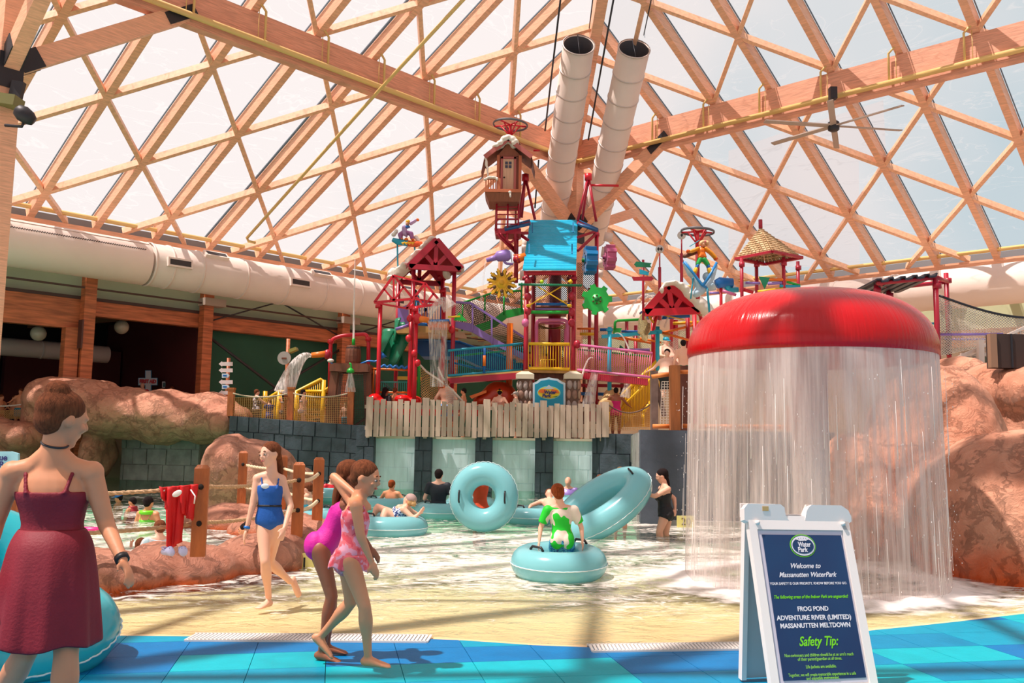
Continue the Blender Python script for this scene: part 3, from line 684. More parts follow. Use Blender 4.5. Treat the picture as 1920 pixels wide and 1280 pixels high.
rock('rock_boulder', 'big rust stained boulder right of the falling water', [(1885, 990, 10.6, 165, 175, 1.3), (1960, 1000, 10.3, 160, 190, 1.3), (1800, 1010, 11.1, 80, 120, .8), (1870, 1070, 10.3, 120, 110, .9)], ROCKR, .05, .16, .9)
rock('rock_boulder', 'tall smooth brown boulder partly behind the falling water', [(1745, 840, 13, 105, 160, 1.5), (1790, 900, 12.8, 70, 180, 1.3), (1680, 920, 12.8, 80, 130, 1.2), (1600, 950, 12.6, 62, 135, 1.0), (1640, 1010, 12.3, 110, 90, 1.0), (1760, 980, 12.2, 100, 110, 1.2)], ROCKR, .06, .18, .9)
rock('rock_boulder', 'brown boulder ledge below the dark box at the right edge', [(1890, 740, 14.5, 90, 60, 1.5), (1960, 780, 14.2, 100, 110, 1.6), (1780, 730, 16, 60, 60, 1.2), (1900, 830, 14.6, 110, 90, 1.2)], ROCKR, .07, .18, .9)
# ---------------------------------------------------------------- mushroom waterfall
def red_wet_material():
    m, N, L = node_mat('wet_red'); out = N.new('ShaderNodeOutputMaterial'); b = N.new('ShaderNodeBsdfPrincipled')
    tc = N.new('ShaderNodeTexCoord'); sx = N.new('ShaderNodeSeparateXYZ'); L.new(tc.outputs['Object'], sx.inputs[0])
    at = N.new('ShaderNodeMath'); at.operation = 'ARCTAN2'; L.new(sx.outputs['Y'], at.inputs[0]); L.new(sx.outputs['X'], at.inputs[1])
    cb = N.new('ShaderNodeCombineXYZ'); k = N.new('ShaderNodeMath'); k.operation = 'MULTIPLY'; k.inputs[1].default_value = 16; L.new(at.outputs[0], k.inputs[0]); L.new(k.outputs[0], cb.inputs[0])
    kz = N.new('ShaderNodeMath'); kz.operation = 'MULTIPLY'; kz.inputs[1].default_value = 1.1; L.new(sx.outputs['Z'], kz.inputs[0]); L.new(kz.outputs[0], cb.inputs[2])
    no = N.new('ShaderNodeTexNoise'); no.inputs['Scale'].default_value = 2.4; no.inputs['Detail'].default_value = 5; L.new(cb.outputs[0], no.inputs[0])
    b.inputs['Base Color'].default_value = lin((190, 4, 18)); b.inputs['Roughness'].default_value = .22; b.inputs['Coat Weight'].default_value = .15; b.inputs['Specular IOR Level'].default_value = .35; b.inputs['Coat Roughness'].default_value = .15
    bp = N.new('ShaderNodeBump'); bp.inputs['Strength'].default_value = .5; bp.inputs['Distance'].default_value = .02; L.new(no.outputs['Fac'], bp.inputs['Height']); L.new(bp.outputs[0], b.inputs['Normal'])
    L.new(b.outputs[0], out.inputs[0]); return m
def curtain_material(name, freq=34., lo=.40, hi=.62, top=2.2, amin=.12, amax=.75, topa=.5):
    m, N, L = node_mat(name); out = N.new('ShaderNodeOutputMaterial')
    tc = N.new('ShaderNodeTexCoord'); sx = N.new('ShaderNodeSeparateXYZ'); L.new(tc.outputs['Object'], sx.inputs[0])
    at = N.new('ShaderNodeMath'); at.operation = 'ARCTAN2'; L.new(sx.outputs['Y'], at.inputs[0]); L.new(sx.outputs['X'], at.inputs[1])
    cb = N.new('ShaderNodeCombineXYZ'); k = N.new('ShaderNodeMath'); k.operation = 'MULTIPLY'; k.inputs[1].default_value = freq; L.new(at.outputs[0], k.inputs[0]); L.new(k.outputs[0], cb.inputs[0])
    kz = N.new('ShaderNodeMath'); kz.operation = 'MULTIPLY'; kz.inputs[1].default_value = .7; L.new(sx.outputs['Z'], kz.inputs[0]); L.new(kz.outputs[0], cb.inputs[2])
    no = N.new('ShaderNodeTexNoise'); no.inputs['Scale'].default_value = 1.; no.inputs['Detail'].default_value = 5; no.inputs['Roughness'].default_value = .62; L.new(cb.outputs[0], no.inputs[0])
    mr = N.new('ShaderNodeMapRange'); mr.inputs[1].default_value = lo; mr.inputs[2].default_value = hi; mr.inputs[3].default_value = amin; mr.inputs[4].default_value = amax; L.new(no.outputs['Fac'], mr.inputs[0])
    tz = N.new('ShaderNodeMapRange'); tz.inputs[1].default_value = top - 1.0; tz.inputs[2].default_value = top; tz.inputs[3].default_value = 0; tz.inputs[4].default_value = topa; L.new(sx.outputs['Z'], tz.inputs[0])
    ad = N.new('ShaderNodeMath'); ad.operation = 'ADD'; ad.use_clamp = True; L.new(mr.outputs[0], ad.inputs[0]); L.new(tz.outputs[0], ad.inputs[1])
    tr = N.new('ShaderNodeBsdfTransparent'); df = N.new('ShaderNodeBsdfDiffuse'); df.inputs[0].default_value = lin((242, 232, 226)); tl = N.new('ShaderNodeBsdfTranslucent'); tl.inputs[0].default_value = lin((242, 234, 228))
    ms = N.new('ShaderNodeMixShader'); ms.inputs[0].default_value = .5; L.new(df.outputs[0], ms.inputs[1]); L.new(tl.outputs[0], ms.inputs[2])
    mx = N.new('ShaderNodeMixShader'); L.new(ad.outputs[0], mx.inputs[0]); L.new(tr.outputs[0], mx.inputs[1]); L.new(ms.outputs[0], mx.inputs[2]); L.new(mx.outputs[0], out.inputs[0]); return m
MX, MY = P(1517, 700, 9.5).x, 9.5; MR = 1.265; ZR = P(1292, 660, 9.5).z; ZT = P(1517, 547, 9.5).z
mu = thing('mushroom_fountain', 'giant red and white mushroom fountain pouring a ring of water', 'fountain', (MX, MY, 0))
h = ZT - ZR; prof = [(.05, h)]
for i in range(0, 25):
    t = PI / 2 * i / 24; prof.append((.16 + (MR - .16) * math.sin(t) ** .86, h * (math.cos(t) ** .92) * .985))
prof += [(MR - .01, -.05), (MR - .06, -.08), (.3, -.02)]
MB().lathe((MX, MY, ZR), prof, 72).build('cap', red_wet_material(), mu)
MB().lathe((MX, MY, ZR + h * .96), [(.26, 0), (.25, .035), (.1, .05)], 32).build('top_plate', mat('cap_plate', (176, 70, 74), .4), mu)
MB().lathe((MX, MY, -.1), [(.185, 0), (.185, ZR + .15)], 32).build('pole', mat('mushroom_pole', (216, 206, 204), .5), mu)
def ringsurf(r0, r1, z0, z1, n=72, m=14, p=1.0):
    mb = MB(); vs = []; fs = []
    for j in range(m + 1):
        q = j / m; z = z1 + (z0 - z1) * q; r = r1 + (r0 - r1) * q ** p
        for i in range(n):
            a = 2 * PI * i / n; vs.append((MX + r * math.cos(a), MY + r * math.sin(a), z))
    for j in range(m):
        for i in range(n): fs.append((j * n + i, j * n + (i + 1) % n, (j + 1) * n + (i + 1) % n, (j + 1) * n + i))
    return mb.add(vs, fs, True)
cur = ringsurf(MR + .03, MR - .015, .01, ZR - .03, 96).build('water_curtain', curtain_material('curtain_water', 22, .36, .66, ZR, .10, .72, .45), None, (MX, MY, 0))
tag(cur, 'round curtain of water falling from the red mushroom cap', 'water')
rnd = random.Random(3); st = MB()
for i in range(110):
    a = rnd.random() * 2 * PI; r = MR + .03 + rnd.uniform(-.02, .03); z1 = rnd.uniform(.2, ZR - .05); ln = rnd.uniform(.15, .9); z0 = max(.02, z1 - ln)
    w = rnd.uniform(.002, .004); d = rnd.uniform(0, .004)
    st.tube([(MX + r * math.cos(a), MY + r * math.sin(a), z1), (MX + (r + .01) * math.cos(a + d), MY + (r + .01) * math.sin(a + d), z0)], [w * .4, w], 4)
for i in range(500):
    a = rnd.random() * 2 * PI; r = MR + rnd.uniform(0, .12); z = rnd.uniform(.05, ZR - .3); w = rnd.uniform(.002, .005)
    st.beam((MX + r * math.cos(a), MY + r * math.sin(a), z), (MX + r * math.cos(a), MY + r * math.sin(a), z - w * 3), w, w)
dropm = mat('water_drops', (250, 244, 240), .15)
o = st.build('falling_drops', dropm, None, (MX, MY, 0)); tag(o, 'bright drops and threads in the mushroom water curtain', None, None, 'stuff')
def mist_material(name, dens=.5):
    m, N, L = node_mat(name); out = N.new('ShaderNodeOutputMaterial'); v = N.new('ShaderNodeVolumePrincipled'); v.inputs['Color'].default_value = (1, .97, .95, 1); v.inputs['Anisotropy'].default_value = 0
    tc = N.new('ShaderNodeTexCoord'); no = N.new('ShaderNodeTexNoise'); no.inputs['Scale'].default_value = 3; L.new(tc.outputs['Object'], no.inputs[0])
    mr = N.new('ShaderNodeMapRange'); mr.inputs[1].default_value = .42; mr.inputs[2].default_value = .7; mr.inputs[3].default_value = 0; mr.inputs[4].default_value = dens; L.new(no.outputs['Fac'], mr.inputs[0]); L.new(mr.outputs[0], v.inputs['Density'])
    L.new(v.outputs[0], out.inputs['Volume']); return m
def spray_material():
    m, N, L = node_mat('splash_foam'); out = N.new('ShaderNodeOutputMaterial'); tc = N.new('ShaderNodeTexCoord')
    no = N.new('ShaderNodeTexNoise'); no.inputs['Scale'].default_value = 5; no.inputs['Detail'].default_value = 6; L.new(tc.outputs['Object'], no.inputs[0])
    sx = N.new('ShaderNodeSeparateXYZ'); L.new(tc.outputs['Object'], sx.inputs[0]); r2 = N.new('ShaderNodeVectorMath'); r2.operation = 'LENGTH'; L.new(tc.outputs['Object'], r2.inputs[0])
    di = N.new('ShaderNodeMath'); di.operation = 'SUBTRACT'; di.inputs[1].default_value = MR; L.new(r2.outputs['Value'], di.inputs[0])
    ab_ = N.new('ShaderNodeMath'); ab_.operation = 'ABSOLUTE'; L.new(di.outputs[0], ab_.inputs[0])
    mr = N.new('ShaderNodeMapRange'); mr.inputs[1].default_value = .05; mr.inputs[2].default_value = .75; mr.inputs[3].default_value = .45; mr.inputs[4].default_value = -.35; L.new(ab_.outputs[0], mr.inputs[0])
    ad = N.new('ShaderNodeMath'); ad.operation = 'ADD'; L.new(no.outputs['Fac'], ad.inputs[0]); L.new(mr.outputs[0], ad.inputs[1])
    rr = N.new('ShaderNodeMapRange'); rr.inputs[1].default_value = .35; rr.inputs[2].default_value = .85; rr.inputs[3].default_value = 0; rr.inputs[4].default_value = .92; L.new(ad.outputs[0], rr.inputs[0])
    tr = N.new('ShaderNodeBsdfTransparent'); df = N.new('ShaderNodeBsdfDiffuse'); df.inputs[0].default_value = lin((248, 240, 236))
    mx = N.new('ShaderNodeMixShader'); L.new(rr.outputs[0], mx.inputs[0]); L.new(tr.outputs[0], mx.inputs[1]); L.new(df.outputs[0], mx.inputs[2]); L.new(mx.outputs[0], out.inputs[0]); return m
sp = MB(); vs = []; n, m_ = 96, 24
for j in range(m_ + 1):
    r = MR - .7 + 1.5 * j / m_
    for i in range(n):
        a = 2 * PI * i / n; x, y = MX + r * math.cos(a), MY + r * math.sin(a)
        z = .03 + .05 * math.exp(-((r - MR) / .22) ** 2) * (.6 + .8 * noise.noise(V(x * 4, y * 4, 0)))
        vs.append((x, y, z))
sp.add(vs, [(j * n + i, j * n + (i + 1) % n, (j + 1) * n + (i + 1) % n, (j + 1) * n + i) for j in range(m_) for i in range(n)], True)
tag(sp.build('splash_foam', spray_material(), None, (MX, MY, 0)), 'white foam ring where the mushroom water lands', None, None, 'stuff')

# ---------------------------------------------------------------- sandwich board
TL, TR = P(1401, 975, 5.37), P(1589, 978, 5.50)
BL, BR = V(1.469, 5.18, .03), V(2.115, 5.32, .03)
BL2, BR2 = V(1.39, 5.58, .03), V(2.03, 5.72, .03)
wt = mat('sign_white', (246, 234, 228), .4); navy = mat('sign_navy', (22, 40, 84), .45, col2=(16, 66, 108), vscale=1.1)
sg = thing('sandwich_board', 'white plastic sandwich board with a dark blue safety notice', 'sign', (BL + BR) / 2)
def bil(u, v, off=0.):                                   # u left-right, v top-bottom on the front panel
    p = TL.lerp(TR, u).lerp(BL.lerp(BR, u), v)
    return p + FN * off
FX = ((TR - TL).normalized() + (BR - BL).normalized()).normalized(); FD = (BL.lerp(BR, .5) - TL.lerp(TR, .5)).normalized(); FN = FD.cross(FX).normalized()
if FN.y > 0: FN = -FN
def strip(u0, v0, u1, v1, th, off=0.): return MB().prism([bil(u0, v0, off), bil(u1, v0, off), bil(u1, v1, off), bil(u0, v1, off)], FN * th)
MB().prism([bil(0, -.03, -.03), bil(1, -.03, -.03), bil(1, 1, -.03), bil(0, 1, -.03)], FN * .03).build('front_panel', wt, sg)
fr = MB()
for a in ((0, -.03, .075, 1), (.925, -.03, 1, 1), (0, -.03, 1, .055), (0, .955, 1, 1)): fr.prism([bil(a[0], a[1]), bil(a[2], a[1]), bil(a[2], a[3]), bil(a[0], a[3])], FN * .014)
fr.build('front_frame', wt, sg)
strip(.085, .06, .915, .94, .004, .001).build('notice_backing', mat('sign_cream', (214, 202, 214), .5), sg)
strip(.12, .085, .90, .915, .003, .006).build('notice', navy, sg)
R2 = BL2.lerp(BR2, .5)
MB().prism([TL + V(0, .10, .03), TR + V(0, .10, .03), BR2, BL2], V(0, .028, 0)).build('rear_panel', mat('sign_shade', (206, 200, 200), .4), sg)
for u in (.02, .98): MB().beam(BL2.lerp(BR2, u) + V(0, -.02, 0), (TL + V(0, .1, .03)).lerp(TR + V(0, .1, .03), u) + V(0, -.02, 0), .045, .03, FX).build('rear_rail', wt, sg)
cap = MB(); ht = .062                                    # moulded top with the handle notch
def tp(u, h_): return bil(u, -.03) + V(0, 0, h_)
outline = [(-.035, -.03), (-.035, ht * .6), (.0, ht * 1.05), (.32, ht * 1.05), (.36, ht * .75), (.37, .0), (.42, -.045), (.5, -.058), (.56, -.03), (.58, .03), (.60, ht * .8), (.63, ht * 1.05), (.93, ht * 1.05), (1.0, ht * .6), (1.03, .0), (1.03, -.03), (.97, -.05), (.62, -.05), (.5, -.095), (.38, -.05), (.03, -.05)]
for grp in ([0, 1, 2, 3, 4, 5, 6, 19, 20], [6, 7, 18, 19], [7, 8, 17, 18], [8, 9, 10, 11, 12, 13, 14, 15, 16, 17]):
    cap.prism([tp(*outline[i]) + FN * .02 for i in grp], -FN * .055)
fix(cap.build('moulded_top', wt, sg))
cap2 = MB(); cap2.prism([tp(-.02, -.02) + V(0, .08, 0), tp(-.02, ht) + V(0, .08, 0), tp(.33, ht) + V(0, .08, 0), tp(.4, -.02) + V(0, .08, 0)], V(0, .03, 0)).prism([tp(.58, -.02) + V(0, .08, 0), tp(.64, ht) + V(0, .08, 0), tp(1.02, ht * .9) + V(0, .08, 0), tp(1.02, -.02) + V(0, .08, 0)], V(0, .03, 0))
fix(cap2.build('rear_top', wt, sg))
for u in (.08, .93): MB().tube([bil(u, .015, .012), bil(u, .015, .032)], .012, 10).build('peg', wt, sg)
MB().prism([tp(.14, ht * .82) + FN * .021, tp(.20, ht * .82) + FN * .021, tp(.20, ht * .38) + FN * .021, tp(.14, ht * .38) + FN * .021], FN * .002).build('latch', mat('latch_amber', (214, 172, 110), .4), sg)
hb = MB().tube([bil(.50, -.03, -.0) + V(0, 0, -.02), bil(.56, -.02, .0) + V(0, 0, -.01), bil(.575, -.03, .0) + V(0, 0, .03)], .007, 8); hb.build('handle', wt, sg)
white_t = mat('print_white', (232, 226, 232), .5); green_t = mat('print_green', (122, 216, 20), .5); grn2 = mat('print_green_pale', (140, 200, 80), .5)
W0 = (bil(.9, .5) - bil(.12, .5)).length
def line(s, v, width, size, m, u=.5, shear=0., bold=.0):
    c = bil(u, v, .0095); text(s, m, sg, c, FX, -FD, size, shear, .0006, width=W0 * width, bold=bold)
oc = bil(.5, .15, .009)
def oval(rx, ry, off, m, name):
    q = MB(); n = 40; q.prism([bil(.5, .15, off) + FX * (rx * math.cos(2 * PI * i / n)) - FD * (ry * math.sin(2 * PI * i / n)) for i in range(n)], FN * .001); fix(q.build(name, m, sg))
oval(.082, .066, .009, green_t, 'badge_ring'); oval(.077, .061, .0105, navy, 'badge_field'); oval(.074, .057, .012, white_t, 'badge_rim'); oval(.068, .046, .0135, navy, 'badge_centre')
ms = MB(); 
for i, (dx, hh) in enumerate(((-.03, .010), (-.015, .016), (0, .024), (.015, .016), (.03, .010))):
    c = bil(.5, .15, .015) + FX * dx - FD * .034; ms.prism([c - FX * .010, c + FX * .010, c - FD * hh], FN * .001)
fix(ms.build('mountain_mark', white_t, sg))
def badge(s, dx, dy, size, width=None, bold=.0006):
    text(s, white_t, sg, bil(.5, .15, .016) + FX * dx + FD * dy, FX, -FD, size, 0, .0005, bold=bold, width=width)
badge('MASSANUTTEN', 0, -.030, .009, .052); badge('Water', .008, -.006, .040, .082, .001); badge('Park', -.008, .024, .040, .062, .001)
line('Welcome to', .270, .37, .040, white_t, .49, .35, .0006)
line('Massanutten WaterPark', .322, .72, .040, white_t, .50, .35, .0006)
line('YOUR SAFETY IS OUR PRIORITY. KNOW BEFORE YOU GO.', .373, .96, .020, white_t, .50, 0, .0003)
line('The following areas of the Indoor Park are unguarded:', .450, .92, .026, green_t, .50, .35, .0003)
line('FROG POND', .520, .38, .036, white_t, .50, 0, .0010)
line('ADVENTURE RIVER (LIMITED)', .570, .92, .036, white_t, .50, 0, .0010)
line('MASSANUTTEN MELTDOWN', .615, .86, .036, white_t, .50, 0, .0010)
line('Safety Tip:', .705, .48, .072, green_t, .50, .3, .0012)
line('Non-swimmers and children should be at an arm\'s reach', .780, .84, .024, grn2, .49, 0, .0003)
line('of their parent/guardian at all times.', .802, .54, .024, grn2, .49, 0, .0003)
line('Life jackets are available.', .845, .37, .024, grn2, .49, 0, .0003)
line('Together, we will create memorable experiences in a safe', .888, .82, .024, grn2, .49, 0, .0003)
line('and enjoyable environment.', .908, .40, .024, grn2, .49, 0, .0003)

# ---------------------------------------------------------------- rope posts on the curb
pw = mat('post_wood', (172, 92, 40), .5, var=.3, vscale=2.5, stretch=(3, 3, .8), bump=.4, bscale=12, col2=None)
ropem = mat('rope', (198, 160, 122), .8, var=.15, vscale=30, bump=.6, bscale=60)
def rpost(px, y0, y1, Y, w, label, yaw=.5):
    a = P(px, y1, Y); zt = P(px, y0, Y).z
    t = thing('rope_post', label, 'post', a); R = Matrix.Rotation(yaw, 3, 'Z'); h_ = zt - a.z
    mb = MB()
    q = [(w / 2, 0), (w / 2, h_ - w * .25), (w * .32, h_)]
    vs = []; 
    for r, z in q:
        for sx, sy in ((-1, -1), (1, -1), (1, 1), (-1, 1)): vs.append(a + R @ V(sx * r, sy * r, z))
    mb.add(vs, [(3, 2, 1, 0), (8, 9, 10, 11)] + [(j * 4 + i, j * 4 + (i + 1) % 4, j * 4 + 4 + (i + 1) % 4, j * 4 + 4 + i) for j in range(2) for i in range(4)])
    mb.build('shaft', pw, t)
    for f in (.36, .76):
        MB().lathe(a + V(0, 0, h_ * f) + R @ V(0, -w / 2 - .002, 0), [(.028, 0), (.026, .004)], 12, Matrix.Rotation(PI / 2, 3, 'X')).build('rope_hole', mat('hole_black', (30, 20, 14), .9), t)
    return a, h_
posts = {}
for k, (px, y0, y1, Y, w, lab) in dict(front=(371, 871, 1042, 8.8, .135, 'thick weathered rope post beside the hanging red clothes'),
        left=(8, 880, 1072, 8.0, .14, 'weathered rope post at the left edge behind the woman in the red dress'),
        mid=(556, 866, 1006, 10.6, .13, 'weathered rope post just behind the girl in the blue swimsuit'),
        right=(594, 857, 984, 12.2, .135, 'weathered rope post left of the girl in the magenta swimsuit'),
        back=(452, 845, 950, 14.6, .135, 'weathered rope post in front of the rounded boulder'),
        hid=(528, 853, 955, 14.2, .12, 'weathered rope post mostly hidden by the girl in blue')).items():
    posts[k] = rpost(px, y0, y1, Y, w, lab, .25)
def rope(name, label, pts, r=.02, m=ropem, group=None, sag=.06, n=14, cat='rope'):
    out = []
    for a, b in zip(pts, pts[1:]):
        a, b = Vector(a), Vector(b)
        for i in range(n): q = i / n; out.append(a.lerp(b, q) - V(0, 0, sag * 4 * q * (1 - q)))
    out.append(Vector(pts[-1]))
    mb = MB()
    if r >= .015:                                        # three laid strands
        for s in range(3):
            pp = []; L_ = 0
            for i in range(len(out) - 1):
                for f in (0, .33, .66):
                    p = out[i].lerp(out[i + 1], f); L_ += (out[i + 1] - out[i]).length / 3
                    d = (out[i + 1] - out[i]).normalized(); x = d.orthogonal().normalized(); y = d.cross(x); an = L_ * 34 + s * 2 * PI / 3
                    pp.append(p + (x * math.cos(an) + y * math.sin(an)) * r * .5)
            mb.tube(pp, r * .58, 6)
    else: mb.tube(out, r, 6)
    return tag(mb.build(name, m), label, cat, group)
def pz(k, f): a, h_ = posts[k]; return a + V(0, 0, h_ * f)
for f, w in ((.76, 'upper'), (.36, 'lower')):
    rope('rope', '%s rope between the left edge post and the post with the red clothes' % w, [pz('left', f), pz('front', f)], .021, sag=.03)
    rope('rope', '%s rope running behind the girl in the blue swimsuit' % w, [pz('front', f), pz('mid', f)], .021, sag=.03)
    rope('rope', 'pale %s rope between the two posts nearest the girl in magenta' % w, [pz('mid', f), pz('right', f)], .024, mat('rope_pale', (220, 198, 164), .8), sag=.04)
    rope('rope', 'pale %s rope across the rounded boulder between the back posts' % w, [pz('back', f), pz('hid', f)], .024, mat('rope_pale', (220, 198, 164), .8), sag=.03)
    rope('rope', 'pale %s rope from the hidden back post to the right post' % w, [pz('hid', f), pz('right', f)], .022, mat('rope_pale', (220, 198, 164), .8), sag=.03)
# depth markers
ym = mat('marker_yellow', (226, 214, 130), .6); bkm = mat('marker_black', (20, 20, 20), .5)
a = P(577, 1058, 10.15); t = thing('depth_marker', 'pale yellow depth marker plate on the side of the rock curb', 'marker', a - V(0, 0, .12))
dm = V(.93, -.28, 0).normalized(); dm = V(.96, .25, 0).normalized(); nm = V(dm.y, -dm.x, 0)
MB().prism([a - dm * .11 - V(0, 0, .12), a + dm * .19 - V(0, 0, .12), a + dm * .19 + V(0, 0, .12), a - dm * .11 + V(0, 0, .12)], -nm * .03).build('plate', ym, t)
text('1 0', bkm, t, a + dm * .04 + nm * .003, dm, V(0, 0, 1), .2, 0, .001)
a = P(1284, 978, 15.6); t = thing('depth_marker', 'pale depth marker plate at the foot of the dark wall', 'marker', a - V(0, 0, .1))
MB().prism([a + V(-.13, 0, -.1), a + V(.17, 0, -.1), a + V(.17, 0, .1), a + V(-.13, 0, .1)], (0, .04, 0)).build('plate', ym, t)
text('20', mat('marker_brown', (120, 100, 70), .5), t, a + V(.02, -.004, 0), V(1, 0, 0), V(0, 0, 1), .17, 0, .001)
# ---------------------------------------------------------------- play structure kit
RED = paint('red_paint', (206, 24, 44)); DRED = paint('dark_red_paint', (172, 28, 52)); BLU = paint('blue_paint', (20, 110, 190)); TEAL = paint('teal_paint', (30, 160, 190)); YEL = paint('yellow_paint', (240, 190, 30))
GRN = paint('green_paint', (30, 170, 60)); DGRN = paint('dark_green_paint', (16, 120, 84)); PUR = paint('purple_paint', (148, 120, 196)); PNK = paint('pink_paint', (214, 110, 160)); ORG = paint('orange_paint', (240, 120, 30))
TURQ = paint('turquoise_paint', (40, 170, 200)); SNOW = mat('moulded_snow', (232, 226, 216), .5, bump=.3, bscale=8); BRN = mat('brown_wood', (112, 62, 40), .6, var=.25, vscale=4, stretch=(3, 3, .6)); TANW = mat('tan_deck', (206, 158, 92), .6, var=.1)
NETD = mat('net_dark', (58, 48, 44), .8); NETW = mat('net_white', (228, 216, 200), .7); NETT = mat('net_tan', (206, 160, 96), .8)
def w2(px, Y): return px / PXM(Y)
def pole(t, name, px, y0, y1, Y, r, m, n=10, collars=()):
    mb = MB(); top, bot = vpost(mb, px, y0, y1, Y, w2(r, Y), n); o = mb.build(name, m, t)
    for y in collars: MB().lathe(P(px, y, Y) * 1.0, [(w2(r * 1.6, Y), -.05), (w2(r * 1.6, Y), .05)], 12).build('collar', m, t)
    return o
def bar(t, name, a, b, Y, r, m, Y2=None, n=8):
    return MB().tube([P(a[0], a[1], Y), P(b[0], b[1], Y2 if Y2 else Y)], w2(r, Y), n).build(name, m, t)
def pipe(t, name, pts, Y, r, m, n=8, bend=True):         # pts (px, py[, Y])
    q = [P(p[0], p[1], p[2] if len(p) > 2 else Y) for p in pts]
    if bend and len(q) > 2:
        out = [q[0]]
        for i in range(1, len(q) - 1):
            a, b, c = q[i - 1], q[i], q[i + 1]; k = min(w2(r, Y) * 2.6, (b - a).length * .45, (c - b).length * .45)
            p0 = b + (a - b).normalized() * k; p1 = b + (c - b).normalized() * k
            for s in range(5): f = s / 4; out.append(p0.lerp(b, f).lerp(b.lerp(p1, f), f))
        out.append(q[-1]); q = out
    return MB().tube(q, w2(r, Y), n).build(name, m, t)
def flat(t, name, pts, Y, th, m):                        # board whose outline is given, th deep
    q = [P(p[0], p[1], p[2] if len(p) > 2 else Y) for p in pts]
    return fix(MB().prism(q, (0, th, 0)).build(name, m, t))
def beamp(t, name, a, b, Y, w, h, m, Y2=None):
    return MB().beam(P(a[0], a[1], Y), P(b[0], b[1], Y2 if Y2 else Y), w2(w, Y), w2(h, Y)).build(name, m, t)
def railing(t, ta, tb, ba, bb, Y, n, m, Y2=None, r=2.2, rb=.7, mb_=None):
    Y2 = Y2 or Y; A, Bq, C_, D_ = P(*ta, Y), P(*tb, Y2), P(*ba, Y), P(*bb, Y2)
    MB().tube([A, Bq], w2(r, Y), 8).build('top_rail', m, t); MB().tube([C_, D_], w2(r, Y), 8).build('bottom_rail', m, t)
    for i in range(n + 1):
        q = i / n; MB().tube([C_.lerp(D_, q), A.lerp(Bq, q)], w2(rb, Y), 5).build('baluster', mb_ or m, t)
def net(t, quad, Y, cell, m, name='netting', r=.5, diag=True, sag=0., Ys=None):
    Ys = Ys or [Y] * 4; q = [P(x, y, yy) for (x, y), yy in zip(quad, Ys)]      # TL TR BR BL
    def at(u, v): return q[0].lerp(q[1], u).lerp(q[3].lerp(q[2], u), v) - V(0, 0, sag * 4 * u * (1 - u) * (1 - v))
    W_ = max(abs(quad[1][0] - quad[0][0]), 1); H_ = max(abs(quad[3][1] - quad[0][1]), abs(quad[2][1] - quad[1][1]), 1); nu, nv = max(1, round(W_ / cell)), max(1, round(H_ / cell)); mb = MB(); rr = w2(r, Y)
    def seg(a, b):
        k = 3
        for i in range(k):
            p0 = at(a[0] + (b[0] - a[0]) * i / k, a[1] + (b[1] - a[1]) * i / k); p1 = at(a[0] + (b[0] - a[0]) * (i + 1) / k, a[1] + (b[1] - a[1]) * (i + 1) / k); mb.beam(p0, p1, rr * 2, rr * 2)
    if diag:
        H = nv / nu
        for i in range(-nv, nu + 1):
            a0 = i / nu                                   # u = a0 + v*H
            v0 = max(0, -a0 / H); v1 = min(1, (1 - a0) / H)
            if v1 - v0 > .01: seg((a0 + v0 * H, v0), (a0 + v1 * H, v1)); seg((1 - a0 - v0 * H, v0), (1 - a0 - v1 * H, v1))
    else:
        for i in range(nu + 1): seg((i / nu, 0), (i / nu, 1))
        for j in range(nv + 1): seg((0, j / nv), (1, j / nv))
    return tag(mb.build(name, m, t), kind='stuff') if t is not None else mb.build(name, m)
def jet_material(name, a=.45):
    m, N, L = node_mat(name); out = N.new('ShaderNodeOutputMaterial'); tr = N.new('ShaderNodeBsdfTransparent'); df = N.new('ShaderNodeBsdfDiffuse'); df.inputs[0].default_value = lin((246, 238, 234))
    tc = N.new('ShaderNodeTexCoord'); mp = N.new('ShaderNodeMapping'); mp.inputs['Scale'].default_value = (14, 14, 1.2); no = N.new('ShaderNodeTexNoise'); no.inputs['Scale'].default_value = 1.5; L.new(tc.outputs['Object'], mp.inputs[0]); L.new(mp.outputs[0], no.inputs[0])
    mr = N.new('ShaderNodeMapRange'); mr.inputs[1].default_value = .35; mr.inputs[2].default_value = .65; mr.inputs[3].default_value = a * .3; mr.inputs[4].default_value = min(1, a * 1.5); L.new(no.outputs['Fac'], mr.inputs[0])
    mx = N.new('ShaderNodeMixShader'); L.new(mr.outputs[0], mx.inputs[0]); L.new(tr.outputs[0], mx.inputs[1]); L.new(df.outputs[0], mx.inputs[2]); L.new(mx.outputs[0], out.inputs[0]); return m
JET = jet_material('jet_water', .5); JETS = jet_material('jet_water_soft', .28)
def arc(p0, v0, T, n=12, g=9.8):
    p0, v0 = Vector(p0), Vector(v0); return [p0 + v0 * (T * i / n) - V(0, 0, .5 * g * (T * i / n) ** 2) for i in range(n + 1)]
def jet(label, pts, r0, r1, m=JET, name='water_jet', group=None):
    n = len(pts); o = MB().tube(pts, [r0 + (r1 - r0) * i / (n - 1) for i in range(n)], 8, cap=False).build(name, m); return tag(o, label, 'water', group)
def snowblob(t, pts, Y, name='snow', vox=.05, ry=.3, m=SNOW):
    mb = MB()
    for p in pts: x, y, rx, rz = p[:4]; mb.ell(P(x, y, p[4] if len(p) > 4 else Y), w2(rx, Y), ry, w2(rz, Y), None, 12, 8)
    o = mb.build(name, m, t); md = o.modifiers.new('remesh', 'REMESH'); md.mode = 'VOXEL'; md.voxel_size = vox; md.use_smooth_shade = True
    s = o.modifiers.new('smooth', 'SMOOTH'); s.factor = .5; s.iterations = 4; return o
